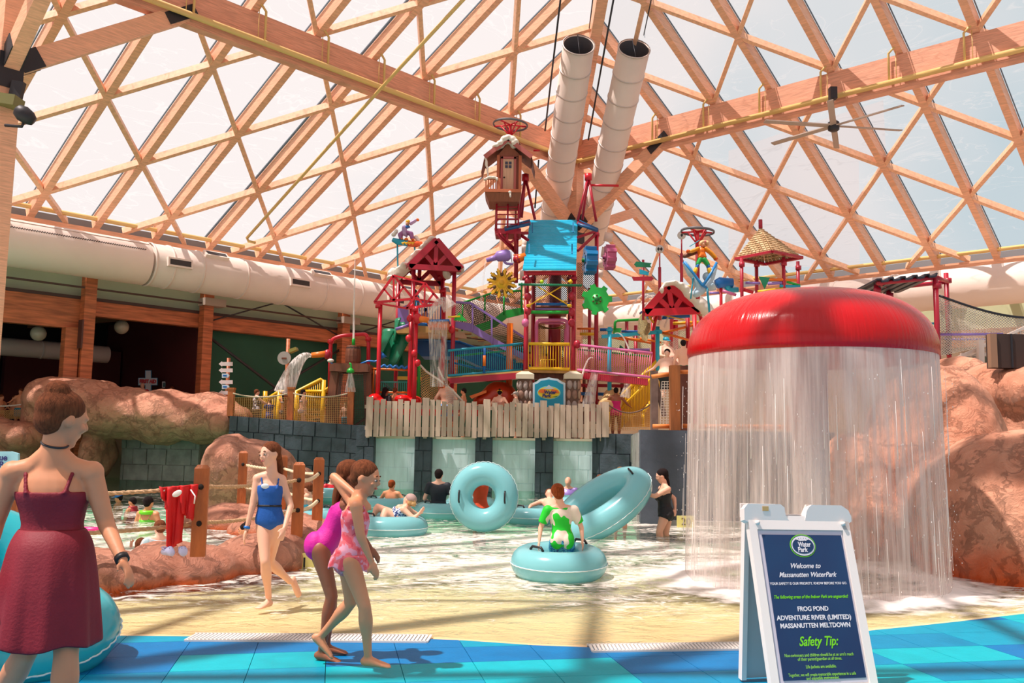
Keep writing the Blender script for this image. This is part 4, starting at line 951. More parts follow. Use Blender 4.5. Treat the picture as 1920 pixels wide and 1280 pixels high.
def disc(t, name, c, r, th, ax, m, n=20, tooth=None):
    q = Vector(ax).to_track_quat('Z', 'Y').to_matrix(); return MB().lathe(c, [(r, -th / 2), (r, th / 2)], n, q, smooth=False).build(name, m, t)

# ---------------------------------------------------------------- direction sign, light pole, rope fence on the upper plaza
t = thing('signpost', 'wooden signpost with white arrow boards in front of the dark green wall', 'sign', P(424, 760, 29))
pole(t, 'post', 426, 671, 790, 29, 3.4, woodd)
for y, dr, m_, w_ in ((682, -1, 'w', 24), (694, -1, 'w', 24), (704, 1, 'b', 12), (716, -1, 'w', 24), (725, 1, 'b', 12), (736, -1, 'w', 22)):
    mm = mat('arrow_white', (222, 214, 214), .5) if m_ == 'w' else mat('arrow_blue_white', (196, 220, 232), .5)
    x0, x1 = (424 - 14, 424 + 12) if dr < 0 else (416, 427)
    if dr < 0: pts = [(x0, y), (x0 + 6, y - 5), (x0 + 6, y - 3.4), (x1, y - 3.6), (x1, y + 3.6), (x0 + 6, y + 3.4), (x0 + 6, y + 5)]
    else: pts = [(x0, y - 4), (x1, y - 4), (x1 + 3, y), (x1, y + 4), (x0, y + 4)]
    o = flat(t, 'arrow_board', pts, 28.8, .03, mm)
    if dr > 0: flat(o, 'blue_mark', [(418, y - 1.5), (425, y - 1.5), (425, y + 1.5), (418, y + 1.5)], 28.78, .01, BLU)
for c in t.children:
    for o in c.children: o.location = (0, 0, 0)
t = thing('light_pole', 'wooden pole with a small solar lamp and a round sign by the green wall', 'pole', P(538, 770, 27.5))
pole(t, 'post', 537.5, 635, 790, 27.5, 3.6, woodd)
flat(t, 'solar_panel', [(540, 655), (554, 650), (556, 655), (542, 661)], 27.3, .3, mat('solar_green', (140, 130, 60), .4))
disc(t, 'round_sign', P(533, 671, 27.3), w2(12.5, 27.3), .05, (0, 1, 0), mat('sign_grey', (160, 152, 146), .5), 24)
flat(t, 'sign_bar', [(528, 670), (537, 670), (537, 673), (528, 673)], 27.25, .02, BRN)
for i, (px, y0, lab) in enumerate(((433, 728, 'rope fence post nearest the signpost on the upper plaza'), (545, 727, 'rope fence post in front of the yellow stair rails'), (658, 728, 'rope fence post in front of the barrel fountain stand'))):
    t = thing('fence_post', lab, 'post', P(px, 795, 26.4))
    z0 = 2.02 - .22 * (px - 425) / 243; a = P(px, 760, 26.4); MB().beam((a.x, a.y, z0), (a.x, a.y, P(px, y0, 26.4).z), .17, .17, V(0, 1, 0)).build('shaft', pw, t)
    MB().beam((a.x, a.y, P(px, y0 + 2, 26.4).z), (a.x, a.y, P(px, y0, 26.4).z + .02), .2, .2, V(0, 1, 0)).build('cap', pw, t)
for (a, b, nm) in (((437, 737), (541, 737), 'left'), ((550, 737), (654, 737), 'right')):
    rope('rope', 'grey %s rope swag over the netted fence of the upper plaza' % nm, [P(*a, 26.3), P(*b, 26.3)], .022, mat('rope_grey', (196, 178, 152), .8), sag=.11)
    n_ = net(None, [(a[0], a[1] + 8), (b[0], b[1] + 8), (b[0], 794), (a[0], 786 if nm == 'left' else 790)], 26.35, 3.6, NETT, 'fence_net', .28, False, 0); tag(n_, 'square tan netting under the %s rope of the upper plaza' % nm, 'net', None, 'stuff')

# yellow stair rails and orange picket run behind
t = thing('stair_railing', 'bright yellow stepped stair railing behind the rope fence', 'railing', P(560, 790, 28.5))
pts = [(495, 752), (523, 734), (555, 735), (602, 711), (607, 716), (607, 734), (623, 724), (640, 716)]
for Yr in (28.0, 29.4):
    q = [P(x, y, Yr) for x, y in pts[:5]]; MB().tube(q, .06, 8).build('hand_rail', YEL, t)
    for i in range(28):
        x = 496 + i * 4.0
        for (xa, ya), (xb, yb) in zip(pts[:5], pts[1:5]):
            if xa <= x <= xb: y = ya + (yb - ya) * (x - xa) / (xb - xa)
        a = P(x, y, Yr); MB().tube([(a.x, a.y, max(1.5, a.z - 1.15)), a], .02, 5).build('baluster', YEL, t)
MB().tube([P(573, 733, 28), P(605, 734, 28), P(626, 722, 28)], .06, 8).build('hand_rail', YEL, t)
for x in (497, 523, 555, 606): a = P(x, 745, 28); MB().tube([(a.x, a.y, 1.45), (a.x, a.y, P(x, 733 if x < 600 else 712, 28).z)], .07, 8).build('rail_post', YEL, t)
for i in range(7): a = P(560 + i * 7, 790 - i * 9, 28.7); MB().box((a.x, a.y, a.z), .9, 1.3, .06).build('step', mat('step_yellow', (214, 160, 40), .5), t)
t = thing('picket_run', 'low orange picket barrier behind the patterned swimsuit woman', 'fence', P(452, 790, 29))
for i in range(14): x = 437 + i * 3.0; a = P(x, 770, 29); MB().beam((a.x, a.y, 1.5), (a.x, a.y, P(x, 746, 29).z), .12, .05, V(0, 1, 0)).build('picket', mat('orange_picket', (214, 112, 40), .6), t)
MB().beam(P(436, 757, 29.1), P(478, 757, 29.1), .05, .12).build('rail', mat('orange_picket', (214, 112, 40), .6), t)

# ---------------------------------------------------------------- barrel fountain
t = thing('barrel_fountain', 'wooden barrel on a tapered netted stand with a green nozzle', 'fountain', P(660, 800, 26.9))
c = P(662, 668, 26.9); k = w2(1, 26.9)
for i in range(14):
    a0, a1 = 2 * PI * i / 14, 2 * PI * (i + 1) / 14 - .03; mb = MB(); vs = []
    for z, r in ((-19, 12.5), (-10, 14.5), (0, 15.2), (10, 14.5), (19, 12.5)):
        for aa, rr_ in ((a0, r), (a1, r), (a1, r - 2), (a0, r - 2)): vs.append(c + V(math.cos(aa) * rr_ * k, math.sin(aa) * rr_ * k, z * k))
    mb.add(vs, [(j * 4 + q, j * 4 + (q + 1) % 4, j * 4 + 4 + (q + 1) % 4, j * 4 + 4 + q) for j in range(4) for q in range(4)]); mb.build('stave', BRN, t)
for z in (-15, -5, 5, 15): MB().lathe(c + V(0, 0, z * k), [((14.9 - abs(z) * .1) * k, -1.4 * k), ((14.9 - abs(z) * .1) * k, 1.4 * k)], 24, cap=False).build('hoop', steel_d, t)
MB().lathe(c + V(0, 0, 18 * k), [(12.4 * k, 0), (12.4 * k, .03)], 24).build('lid', BRN, t)
MB().lathe(c + V(0, 0, 19 * k), [(.05, 0), (.05, .2), (.04, .24)], 12).build('nozzle', GRN, t)
ty = P(660, 692, 26.9).z
for sx, sy in ((-1, -1), (1, -1), (1, 1), (-1, 1)):
    cx = P(661, 700, 26.9).x
    MB().beam((cx + sx * .62, 26.95 + sy * .36, 1.45), (cx + sx * .47, 26.95 + sy * .3, ty), .22, .22, V(0, 1, 0)).build('leg', BRN, t)
for sy in (-1, 1): MB().beam((cx - .55, 26.9 + sy * .42, ty), (cx + .55, 26.9 + sy * .42, ty), .24, .22).build('top_beam', BRN, t)
for sx in (-1, 1): MB().beam((cx + sx * .47, 26.4, ty), (cx + sx * .47, 27.4, ty), .24, .22).build('top_beam', BRN, t)
MB().box((cx, 26.9, ty + .12), 1.0, .9, .05).build('deck', BRN, t)
net(t, [(637, 700), (684, 700), (690, 798), (631, 798)], 26.4, 3.4, NETD, r=.3, diag=False)
jet('thin straight water jet rising from the barrel nozzle', [c + V(0, 0, 28 * k), c + V(-.02, 0, 90 * k), c + V(-.03, 0, 150 * k), c + V(-.04, 0, 186 * k)], .035, .012, jet_material('jet_tight', .9))
t = thing('shower_head', 'small green shower spraying pink water under the barrel', 'shower', P(657, 700, 26.2))
pipe(t, 'pipe', [(659, 700, 26.2), (658, 682, 26.2), (655, 681, 26.2)], 26.2, 1.8, GRN)
MB().lathe(P(657, 697, 26.2), [(.12, -.02), (.10, .06), (.03, .12)], 14).build('bell', GRN, t)
jet('soft shower of water under the small green shower', [P(657, 700, 26.2), P(657, 735, 26.2)], .07, .16, JETS)
t = thing('pipe_arch', 'red pipe arch around the barrel fountain', 'pipe', P(655, 790, 27.4))
pipe(t, 'arch_pipe', [(617, 775), (620, 637), (640, 629), (687, 626), (691, 640), (690, 760)], 27.4, 3.6, RED, 12)
for x, y in ((620, 640), (691, 636)): MB().lathe(P(x, y, 27.4), [(w2(6, 27), -.06), (w2(6, 27), .06)], 14).build('collar', RED, t)
t = thing('water_cannon', 'orange water cannon firing left from the red pipe arch', 'cannon', P(600, 664, 27.2))
MB().tube([P(613, 663, 27.2), P(584, 666, 27.1)], [.10, .08], 12).build('barrel', ORG, t); MB().ell(P(614, 664, 27.2), .12, .12, .15).build('knuckle', DRED, t)
p0 = P(584, 667, 27.1); pe = P(532, 738, 26.9); T = .55
v0 = (pe - p0) / T + V(0, 0, .5 * 9.8 * T)
jet('broad spray of water falling from the orange cannon', arc(p0, v0, T), .05, .30, JET)
t = thing('water_pipe', 'wavy blue water pipe right of the barrel', 'pipe', P(690, 690, 26.6))
pipe(t, 'pipe', [(674, 683), (690, 676), (705, 678), (714, 670), (722, 667)], 26.6, 1.8, BLU)
MB().lathe(P(716, 668, 26.6), [(.05, -.05), (.12, .1)], 10, Matrix.Rotation(.7, 3, 'Y')).build('cup', BLU, t)
t = thing('water_pipe', 'white and blue scoop left of the barrel', 'pipe', P(622, 690, 26.6)); pipe(t, 'pipe', [(648, 686), (634, 688), (624, 684), (619, 677)], 26.6, 1.6, BLU); MB().ell(P(620, 676, 26.6), .10, .10, .06).build('scoop', SNOW, t)

# ---------------------------------------------------------------- left play tower
t = thing('play_tower', 'red posted play tower with a gabled roof carrying moulded snow', 'play tower', P(795, 790, 28))
for px, y0, y1, Y in ((772, 497, 790, 26.8), (849, 503, 790, 26.8), (744, 505, 790, 29), (827, 515, 790, 29)): pole(t, 'post', px, y0, y1, Y, 4, RED if y0 > 520 else DRED, collars=(y0 + 5,))
Yf, Yb = 26.6, 29.4
A, L_, R_ = (819, 448), (768, 497), (865, 502)
bA, bL, bR = P(819 - 12, 470, Yb), P(768 - 22, 514, Yb), P(865 - 20, 520, Yb)
fA, fL, fR = P(*A, Yf), P(*L_, Yf), P(*R_, Yf)
bA = fA + V(-.75, 2.6, .0); bL = fL + V(-.75, 2.6, 0); bR = fR + V(-.75, 2.6, 0)
for nm, a, b in (('left', fL, bL), ('right', fR, bR)):
    nn = (fA - a).cross(b - a).normalized(); nn = nn if nn.z > 0 else -nn
    MB().add([a, fA, bA, b, a + nn * .06, fA + nn * .06, bA + nn * .06, b + nn * .06], [(0, 1, 2, 3), (7, 6, 5, 4), (0, 4, 5, 1), (1, 5, 6, 2), (2, 6, 7, 3), (3, 7, 4, 0)]).build('roof_panel', DRED, t)
for F0, F1, F2 in ((fL, fA, fR), (bL, bA, bR)):
    for a, b, w_ in ((F0, F1, .2), (F1, F2, .2), (F0, F2, .16)): MB().beam(a - V(0, .04, .05), b - V(0, .04, .05), .1, w_).build('truss_beam', DRED, t)
    m0 = F0.lerp(F2, .5)
    for a, b in ((m0, F1), (m0, F0.lerp(F1, .5)), (m0, F2.lerp(F1, .5))): MB().beam(a, b, .08, .12).build('truss_web', DRED, t)
snowblob(t, [(812 - i * 8.5, 452 + i * 8.0, 11, 7, 27.4 + (i % 3) * .3) for i in range(10)] + [(742, 510, 11, 9, 28), (735, 516, 8, 9, 28)] + [(858, 506, 9, 8), (866, 502, 5, 7), (838, 514, 9, 9, 28)], 27.4, ry=.6)
flat(t, 'play_deck', [(742, 618), (770, 610), (845, 612), (845, 622), (770, 624), (744, 624)], 26.9, 2.0, TANW)
flat(t, 'side_panel', [(746, 578), (766, 570), (766, 612), (746, 620)], 27.6, .08, PUR)
bar(t, 'bumper', (742, 617), (768, 609), 26.8, 3, PUR); bar(t, 'bumper', (780, 607), (806, 609), 26.7, 3, BLU)
railing(t, (781, 565), (826, 567), (781, 606), (826, 608), 27.2, 9, BLU, r=1.6, rb=.7)
for x, y in ((847, 618), (772, 608)): MB().ell(P(x, y, 26.7), .1, .1, .12).build('joint', RED, t)
t = thing('truss_frame', 'bright red open truss frame with two small gables', 'play frame', P(760, 780, 26.5))
T1 = [(702, 567), (738, 516), (775, 560)]; T2 = [(762, 578), (797, 531), (829, 569)]
for tr_, Y in ((T1, 26.5), (T2, 26.2)):
    a, b, c_ = tr_; mid = ((a[0] + c_[0]) / 2, (a[1] + c_[1]) / 2)
    for p, q in ((a, b), (b, c_), (a, c_), (mid, b), (mid, ((a[0] + b[0]) / 2, (a[1] + b[1]) / 2)), (mid, ((c_[0] + b[0]) / 2, (c_[1] + b[1]) / 2))): beamp(t, 'truss_beam', p, q, Y, 3, 4.6 if p in (a, b) else 3.4, RED)
beamp(t, 'ridge', (738, 516), (797, 531), 26.5, 3, 3, RED, 26.2); beamp(t, 'tie', (702, 567), (762, 578), 26.5, 3, 3.6, RED, 26.2); beamp(t, 'tie', (775, 560), (829, 569), 26.5, 3, 3.6, RED, 26.2)
for px, y0, Y in ((710, 568, 26.5), (769, 570, 26.5), (778, 575, 26.2), (830, 540, 27.9)): pole(t, 'post', px, y0, 792, Y, 4, RED, collars=(y0 + 6,))
for x, y in ((777, 662), (766, 634), (783, 680), (768, 597)): MB().ell(P(x, y, 26.1), .09, .09, .11).build('joint', RED, t)
t = thing('water_cannon', 'orange water cannon spraying right from the red truss frame', 'cannon', P(790, 600, 26.1)); MB().tube([P(782, 597, 26.1), P(804, 600, 26.0)], [.11, .08], 12).build('barrel', ORG, t); MB().ell(P(783, 597, 26.1), .14, .14, .16).build('knuckle', RED, t)
jet('spray arcing up from the orange cannon on the truss frame', arc(P(803, 599, 26.0), V(1.2, 0, 3.2), .52), .05, .22, JETS)
t = thing('tipping_tray', 'striped orange and blue tray spilling a sheet of water', 'water toy', P(820, 612, 26.1))
flat(t, 'tray', [(800, 602), (841, 600), (840, 614), (803, 614)], 26.1, .6, mat('tray_orange', (226, 120, 80), .4)); flat(t, 'lip', [(798, 599), (842, 598), (842, 602), (798, 603)], 26.05, .7, BLU)
o = net(None, [(802, 600), (838, 600), (842, 722), (808, 728)], 25.9, 400, JETS, 'water_sheet', .2); D.objects.remove(o)
vs = []; nn_ = 18
for j in range(13):
    for i in range(nn_ + 1): q = i / nn_; vs.append(P(802 + 36 * q + j * .3 + 1.6 * math.sin(q * 9 + j * .2), 600 + j * 10.4, 25.95 - .25 * math.sqrt(j / 12) + .05 * math.sin(q * 17)))
tag(MB().add(vs, [(j * 19 + i, j * 19 + i + 1, (j + 1) * 19 + i + 1, (j + 1) * 19 + i) for j in range(12) for i in range(nn_)], True).build('water_sheet', JETS), 'sheet of water falling from the striped tray', 'water')
t = thing('green_slide', 'dark green twisting slide beside the truss frame posts', 'slide', P(740, 690, 27.5))
for i, (x0, y0, x1, y1, r0, r1) in enumerate(((760, 622, 745, 690, 18, 20), (735, 622, 728, 668, 18, 17), (752, 600, 752, 640, 12, 14))):
    a, b = P(x0, y0, 27.6 - i * .15), P(x1, y1, 27.4 - i * .15); d = b - a; q = d.to_track_quat('Z', 'Y').to_matrix(); n = 18; rg = []; mb = MB(); vs = []
    for j in range(9):
        f = j / 8; r = w2(r0 + (r1 - r0) * f, 27.5); cc = a + d * f + V(0, 0, 0)
        for s in range(n + 1): an = -PI * .1 + PI * 1.2 * s / n + f * 1.2 + i; vs.append(cc + q @ V(math.cos(an) * r, math.sin(an) * r, 0))
    mb.add(vs, [(j * (n + 1) + s, j * (n + 1) + s + 1, (j + 1) * (n + 1) + s + 1, (j + 1) * (n + 1) + s) for j in range(8) for s in range(n)], True)
    o = mb.build('slide_shell', DGRN, t); sd = o.modifiers.new('thick', 'SOLIDIFY'); sd.thickness = .05
t = thing('blue_slide', 'wide blue slide chute behind the falling sheet of water', 'slide', P(830, 680, 28.4))
flat(t, 'chute', [(780, 636), (860, 640), (935, 660), (1000, 690), (1000, 708), (930, 700), (860, 668), (790, 668), (778, 655)], 28.6, 1.2, mat('slide_blue', (14, 84, 150), .3)); bar(t, 'rim', (780, 636), (860, 640), 28.5, 2, BLU); bar(t, 'rim', (860, 640), (1000, 690), 28.5, 2, BLU)
t = thing('splash_table', 'orange framed play panel with turquoise boards behind the picket fence', 'play panel', P(735, 745, 26.9))
for x in (700, 705, 771, 776): pole(t, 'frame_post', x, 691, 738, 26.9, 1.5, ORG)
bar(t, 'frame_bar', (694, 691), (777, 694), 26.9, 2, ORG); bar(t, 'frame_bar', (703, 735), (776, 736), 26.9, 2, ORG)
flat(t, 'turquoise_board', [(703, 695), (709, 695), (709, 732), (703, 732)], 26.95, .05, TURQ); flat(t, 'turquoise_board', [(770, 697), (775, 697), (775, 734), (770, 734)], 26.95, .05, TURQ)
railing(t, (712, 716), (766, 716), (712, 738), (766, 738), 27.4, 14, mat('mint_paint', (60, 190, 180), .4), r=1.2, rb=.6)
pts = [(712 + i * 2.2, 686 + 2.2 * math.sin(i * 1.25) + i * .12) for i in range(25)]; pipe(t, 'wavy_bar', pts, 26.8, 2.4, BLU, bend=False)
flat(t, 'yellow_board', [(745, 705), (790, 706), (790, 712), (745, 711)], 27.6, .1, YEL)
t = thing('red_slide', 'shiny red slide ends showing above the picket fence', 'slide', P(745, 750, 26.5))
snowblob(t, [(703, 748, 14, 11), (712, 756, 16, 10), (755, 748, 16, 9), (780, 752, 12, 10)], 26.5, 'slide_end', .04, .35, paint('slide_red', (214, 20, 24), .2))
MB().tube([P(695, 762, 26.4), P(720, 768, 26.4), P(800, 770, 26.4), P(900, 772, 26.6)], .14, 10).build('slide_lip', paint('slide_red', (214, 20, 24), .2), t)
t = thing('rope_climb', 'climbing net with pale rope edges beside the green post', 'climbing net', P(810, 750, 26.6))
pole(t, 'green_post', 785, 681, 760, 26.9, 3, GRN); pole(t, 'orange_post', 833, 713, 745, 26.6, 3, ORG)
MB().tube([P(786, 682, 26.6), P(800, 697, 26.5), P(820, 710, 26.5), P(845, 728, 26.4), P(868, 752, 26.2)], .03, 6).build('edge_rope', NETW, t); MB().tube([P(822, 688, 26.6), P(826, 700, 26.5), P(834, 714, 26.5)], .03, 6).build('edge_rope', NETW, t)
net(t, [(787, 684), (833, 716), (836, 750), (790, 750)], 26.6, 5, NETT, r=.35); net(t, [(835, 716), (866, 750), (866, 765), (836, 765)], 26.3, 5, NETW, r=.3)

# ---------------------------------------------------------------- purple stair, green bridge, blue bridge
t = thing('stair_tunnel', 'purple framed netted stair coming down to the central tower', 'stairs', P(915, 700, 28.5))
beamp(t, 'top_rail', (850, 566), (882, 568), 28.2, 3, 4, PUR); beamp(t, 'top_rail', (882, 568), (988, 636), 28.2, 3, 4, PUR)
flat(t, 'stringer', [(852, 613), (884, 622), (930, 648), (985, 676), (985, 664), (930, 636), (884, 606), (852, 602)], 28.2, .1, PUR)
for x, y0, y1 in ((852, 567, 612), (886, 570, 620), (922, 594, 645), (958, 617, 665)): beamp(t, 'stair_post', (x, y0), (x, y1), 28.15, 3, 3, PUR)
net(t, [(853, 568), (886, 570), (886, 612), (853, 606)], 28.3, 4, NETD, r=.4); net(t, [(886, 570), (985, 634), (985, 668), (886, 608)], 28.3, 4, NETD, r=.4)
for i in range(9): beamp(t, 'step', (872 + i * 12, 626 + i * 6.6), (884 + i * 12, 626 + i * 6.6), 28.5, 16, 2, TANW)
t = thing('green_bridge', 'green netted bridge climbing from the gable tower to the yellow snowflake wheel', 'bridge', P(925, 620, 29))
pipe(t, 'top_rail', [(862, 569), (905, 555), (928, 547), (978, 545)], 29, 2, GRN); flat(t, 'edge_board', [(885, 612), (925, 598), (945, 582), (980, 576), (984, 588), (950, 596), (930, 612), (890, 626)], 29, .1, GRN)
for x, y0, y1 in ((867, 568, 620), (909, 553, 600), (945, 548, 590), (978, 530, 586)): pole(t, 'bridge_post', x, y0, y1, 29, 1.6, GRN)
net(t, [(867, 569), (928, 548), (940, 592), (890, 614)], 29.1, 4, NETD, r=.4); net(t, [(928, 548), (978, 546), (980, 578), (942, 588)], 29.1, 4, NETD, r=.4)
flat(t, 'triangle_sail', [(861, 585), (876, 602), (850, 600)], 26, .05, GRN); bar(t, 'yellow_rod', (840, 594), (863, 593), 25.9, 1.6, YEL)
t = thing('blue_bridge', 'blue railed bridge sloping up to the central tower', 'bridge', P(910, 720, 27))
railing(t, (840, 657), (980, 644), (840, 704), (978, 693), 26.6, 36, TEAL, 27.2, 2.4, .6); flat(t, 'girder', [(838, 709), (985, 697), (985, 709), (838, 719)], 26.7, .3, DRED)
pole(t, 'mid_post', 908, 652, 700, 26.6, 2.6, BLU); pole(t, 'mid_sleeve', 908, 666, 686, 26.55, 2.9, ORG); bar(t, 'inner_rail', (855, 667), (984, 654), 28, 1.8, GRN, 28.4)
flat(t, 'deck_board', [(838, 706), (985, 694), (985, 697), (838, 709)], 26.7, 1.6, TANW)
bar(t, 'blue_brace', (850, 680), (900, 692), 28, 2, BLU); bar(t, 'blue_brace', (880, 688), (935, 695), 28, 2, BLU)
t = thing('orange_slide', 'big orange slide bowl under the blue bridge', 'slide', P(930, 750, 27.6))
snowblob(t, [(935, 738, 30, 24), (915, 748, 22, 18), (950, 745, 20, 26), (900, 752, 14, 10)], 27.6, 'bowl', .07, .5, paint('slide_orange', (206, 66, 34), .3))
flat(t, 'chute', [(880, 742), (912, 731), (912, 736), (884, 747)], 27.0, .3, ORG); pole(t, 'support', 955, 606, 790, 27.8, 6, ORG)

# ---------------------------------------------------------------- central tower
t = thing('central_tower', 'central red play tower under a bright blue corrugated roof', 'play tower', P(1030, 790, 28))
for px, y0, y1, Y, r in ((986, 512, 795, 27, 4.5), (1075, 512, 795, 27, 4.5), (999, 512, 795, 29.2, 4), (1067, 512, 795, 29.2, 3), (1118, 430, 790, 28, 4), (968, 436, 530, 28, 4)): pole(t, 'post', px, y0, y1, Y, r, DRED, collars=(y0 + 10,))
q = [P(994, 415, 29.0), P(1083, 415, 29.0), P(1080, 507, 26.6), P(980, 507, 26.6)]
mb = MB(); n = 33; vs = []; d = (q[3] - q[0]); nn = (q[1] - q[0]).cross(q[3] - q[0]).normalized(); nn = nn if nn.y < 0 else -nn
for i in range(n * 4 + 1):
    f = i / (n * 4); off = nn * (.035 if (i // 2) % 2 else 0.)
    vs += [q[0].lerp(q[3], f) + off, q[1].lerp(q[2], f) + off]
mb.add(vs, [(i * 2, i * 2 + 1, i * 2 + 3, i * 2 + 2) for i in range(n * 4)]); o = mb.build('corrugated_roof', paint('roof_blue', (24, 186, 226), .35), t); sd = o.modifiers.new('thick', 'SOLIDIFY'); sd.thickness = .04
for x, y in ((998, 440), (1074, 440), (992, 480), (1072, 480)): MB().beam(P(x, y - 9, 27.6 if y < 450 else 27.0) + nn * .25, P(x, y + 9, 27.2 if y < 450 else 26.7) + nn * .25, .04, .03).build('roof_batten', mat('batten_blue', (6, 110, 160), .4), t)
beamp(t, 'fascia', (982, 512), (1080, 512), 26.8, 8, 7, RED)
for a, b in (((1083, 417), (1120, 433)), ((1083, 470), (1120, 436)), ((994, 418), (945, 430)), ((990, 450), (970, 436)), ((1083, 445), (1118, 433)), ((945, 437), (990, 437))): beamp(t, 'roof_frame', a, b, 27.6, 5, 5, DRED, 28)
for sx in (0, 1):
    pts_ = [(1083, 413, 29), (1121, 430, 29), (1121, 433, 27.2), (1083, 420, 27.2)] if sx else [(994, 413, 29), (946, 427, 29), (946, 431, 27.2), (994, 420, 27.2)]
    for i in range(8): a = P(*pts_[0]).lerp(P(*pts_[3]), i / 7); b = P(*pts_[1]).lerp(P(*pts_[2]), i / 7); MB().tube([a, b], .045, 6).build('side_roof_rib', paint('roof_blue2', (20, 80, 130), .4), t)
railing(t, (991, 644), (1068, 645), (991, 690), (1068, 692), 26.7, 15, YEL, r=3, rb=.8)
railing(t, (1014, 674), (1042, 674), (1014, 690), (1042, 690), 28, 6, YEL, r=1, rb=.8)
flat(t, 'play_deck', [(984, 692), (1080, 694), (1080, 700), (984, 698)], 26.8, 2.2, TANW); flat(t, 'deck_girder', [(984, 700), (1080, 701), (1080, 712), (984, 710)], 27, .3, BRN)
pipe(t, 'pink_arch', [(1006, 692), (1006, 600), (1064, 600), (1064, 692)], 27.6, 3.4, PNK, 10); pipe(t, 'pink_arch', [(1010, 692), (1010, 606), (1060, 606), (1060, 692)], 28.2, 2.4, PNK, 8)
net(t, [(1009, 606), (1060, 606), (1060, 616), (1009, 616)], 28, 3.5, NETT, r=.5, sag=.15); net(t, [(1009, 606), (1022, 606), (1024, 690), (1008, 690)], 28, 3.5, NETT, r=.5); net(t, [(1052, 606), (1062, 606), (1062, 690), (1052, 690)], 28.3, 4, NETD, r=.4)
pole(t, 'centre_column', 1040, 515, 700, 29.3, 12, paint('column_crimson', (140, 14, 36)))
net(t, [(1001, 515), (1072, 515), (1072, 566), (1001, 566)], 27.3, 4, NETD, r=.45); net(t, [(1082, 492), (1117, 492), (1117, 560), (1082, 560)], 28.3, 4, NETD, r=.4)
bar(t, 'green_beam', (972, 533), (1091, 535), 26.5, 2.4, DGRN); bar(t, 'roller_blue', (1005, 570), (1068, 570), 27.1, 3, BLU); bar(t, 'roller_purple', (1003, 579), (1066, 579), 27.2, 2, PUR); bar(t, 'roller_green', (994, 585), (1067, 585), 26.8, 3.2, GRN)
for a, b in (((1008, 537), (1068, 573)), ((1053, 537), (991, 573))): bar(t, 'cross_rod', a, b, 26.7, 1.2, YEL); MB().ell(P(*b, 26.7), .07, .07, .05).build('rod_end', YEL, t)
for x, y in ((990, 528), (990, 556), (990, 583), (1072, 555), (1072, 585), (1072, 605), (985, 605), (1082, 645)): MB().ell(P(x, y, 26.8), .11, .11, .13).build('joint', DRED if x != 985 else PNK, t)
bar(t, 'yellow_paddle', (1067, 530), (1072, 526), 26.6, 4, YEL); MB().ell(P(1016, 528, 26.6), .06, .06, .06).build('green_knob', mat('lime', (190, 220, 30), .4), t)
flat(t, 'deck_side', [(1004, 574), (1068, 574), (1068, 577), (1004, 577)], 27.4, 2, BRN)
for (ax, ay), legs, ox in (((985, 331), ((973, 408), (1003, 411), (978, 408)), 0), ((1103, 330), ((1083, 414), (1118, 415), (1092, 412)), 1)):
    for lx, ly in legs: bar(t, 'mast_leg', (ax, ay), (lx, ly), 28.4, 2.6, DRED, 28.8 if lx == legs[2][0] else 28.2)
    MB().tube([P(ax, ay - 4, 28.4), P(ax, ay + 8, 28.4)], .12, 10).build('mast_head', RED, t)
bar(t, 'mast_arm', (1103, 347), (1160, 348), 28.4, 2.4, RED); bar(t, 'mast_arm', (1000, 282), (1012, 282), 28.2, 2, RED)
# wheels and toys hung on the tower
def gear(name, label, px, py, Y, r, teeth, tr, m, hub, holes, ax=(0, 1, 0), th=.12, snow=False):
    c = P(px, py, Y); t = thing(name, label, 'water wheel', c); q = Vector(ax).to_track_quat('Z', 'Y').to_matrix(); k = w2(1, Y); pts = []
    n = teeth
    for i in range(n):
        a0 = 2 * PI * (i + .12) / n
        prof_ = [(0, r * .80), (.18, r * .82), (.26, r * 1.02), (.62, r * 1.02), (.70, r * .82)] if not snow else [(0, r * .62), (.12, r * .72), (.2, r * .80), (.1, r * .88), (.28, r * .86), (.32, r * 1.0), (.52, r * 1.0), (.56, r * .86), (.74, r * .88), (.64, r * .80), (.72, r * .72), (.84, r * .62)]
        for f, rr_ in prof_: pts.append((2 * PI * (i + f) / n, rr_))
    poly = [c + q @ V(math.cos(a) * x * k, math.sin(a) * x * k, 0) for a, x in pts]; off = q @ V(0, 0, th)
    # ring with round holes is built as an outer toothed plate of wedges
    n_ = len(poly); ri = r * .34; mb = MB(); inner = [c + q @ V(math.cos(a) * ri * k, math.sin(a) * ri * k, 0) for a, x in pts]
    vs = poly + inner + [p + off for p in poly] + [p + off for p in inner]; fs = []
    for i in range(n_):
        j = (i + 1) % n_; fs += [(i, j, n_ + j, n_ + i), (2 * n_ + j, 2 * n_ + i, 3 * n_ + i, 3 * n_ + j), (i, 2 * n_ + i, 2 * n_ + j, j), (n_ + j, 3 * n_ + j, 3 * n_ + i, n_ + i)]
    o = fix(mb.add(vs, fs).build('toothed_plate', m, t))
    MB().lathe(c, [(r * .36 * k, -.01), (r * .36 * k, th * .5)], 24, q).build('inner_plate', m, t)
    MB().lathe(c, [(r * .16 * k, -.06), (r * .14 * k, -.08), (r * .05 * k, -.09)], 20, q).build('hub', hub, t); MB().lathe(c, [(r * .16 * k, -.07), (r * .16 * k, .2)], 20, q).build('axle', hub, t)
    for i in range(6):
        a = 2 * PI * i / 6 + .52; cc = c + q @ V(math.cos(a) * holes * r * k, math.sin(a) * holes * r * k, -.012)
        MB().lathe(cc, [(r * (.12 if snow else .06) * k, -.004), (r * (.12 if snow else .06) * k, .004)], 14, q).build('hole', mat('wheel_hole', (96, 66, 40), .7), t)
    return t
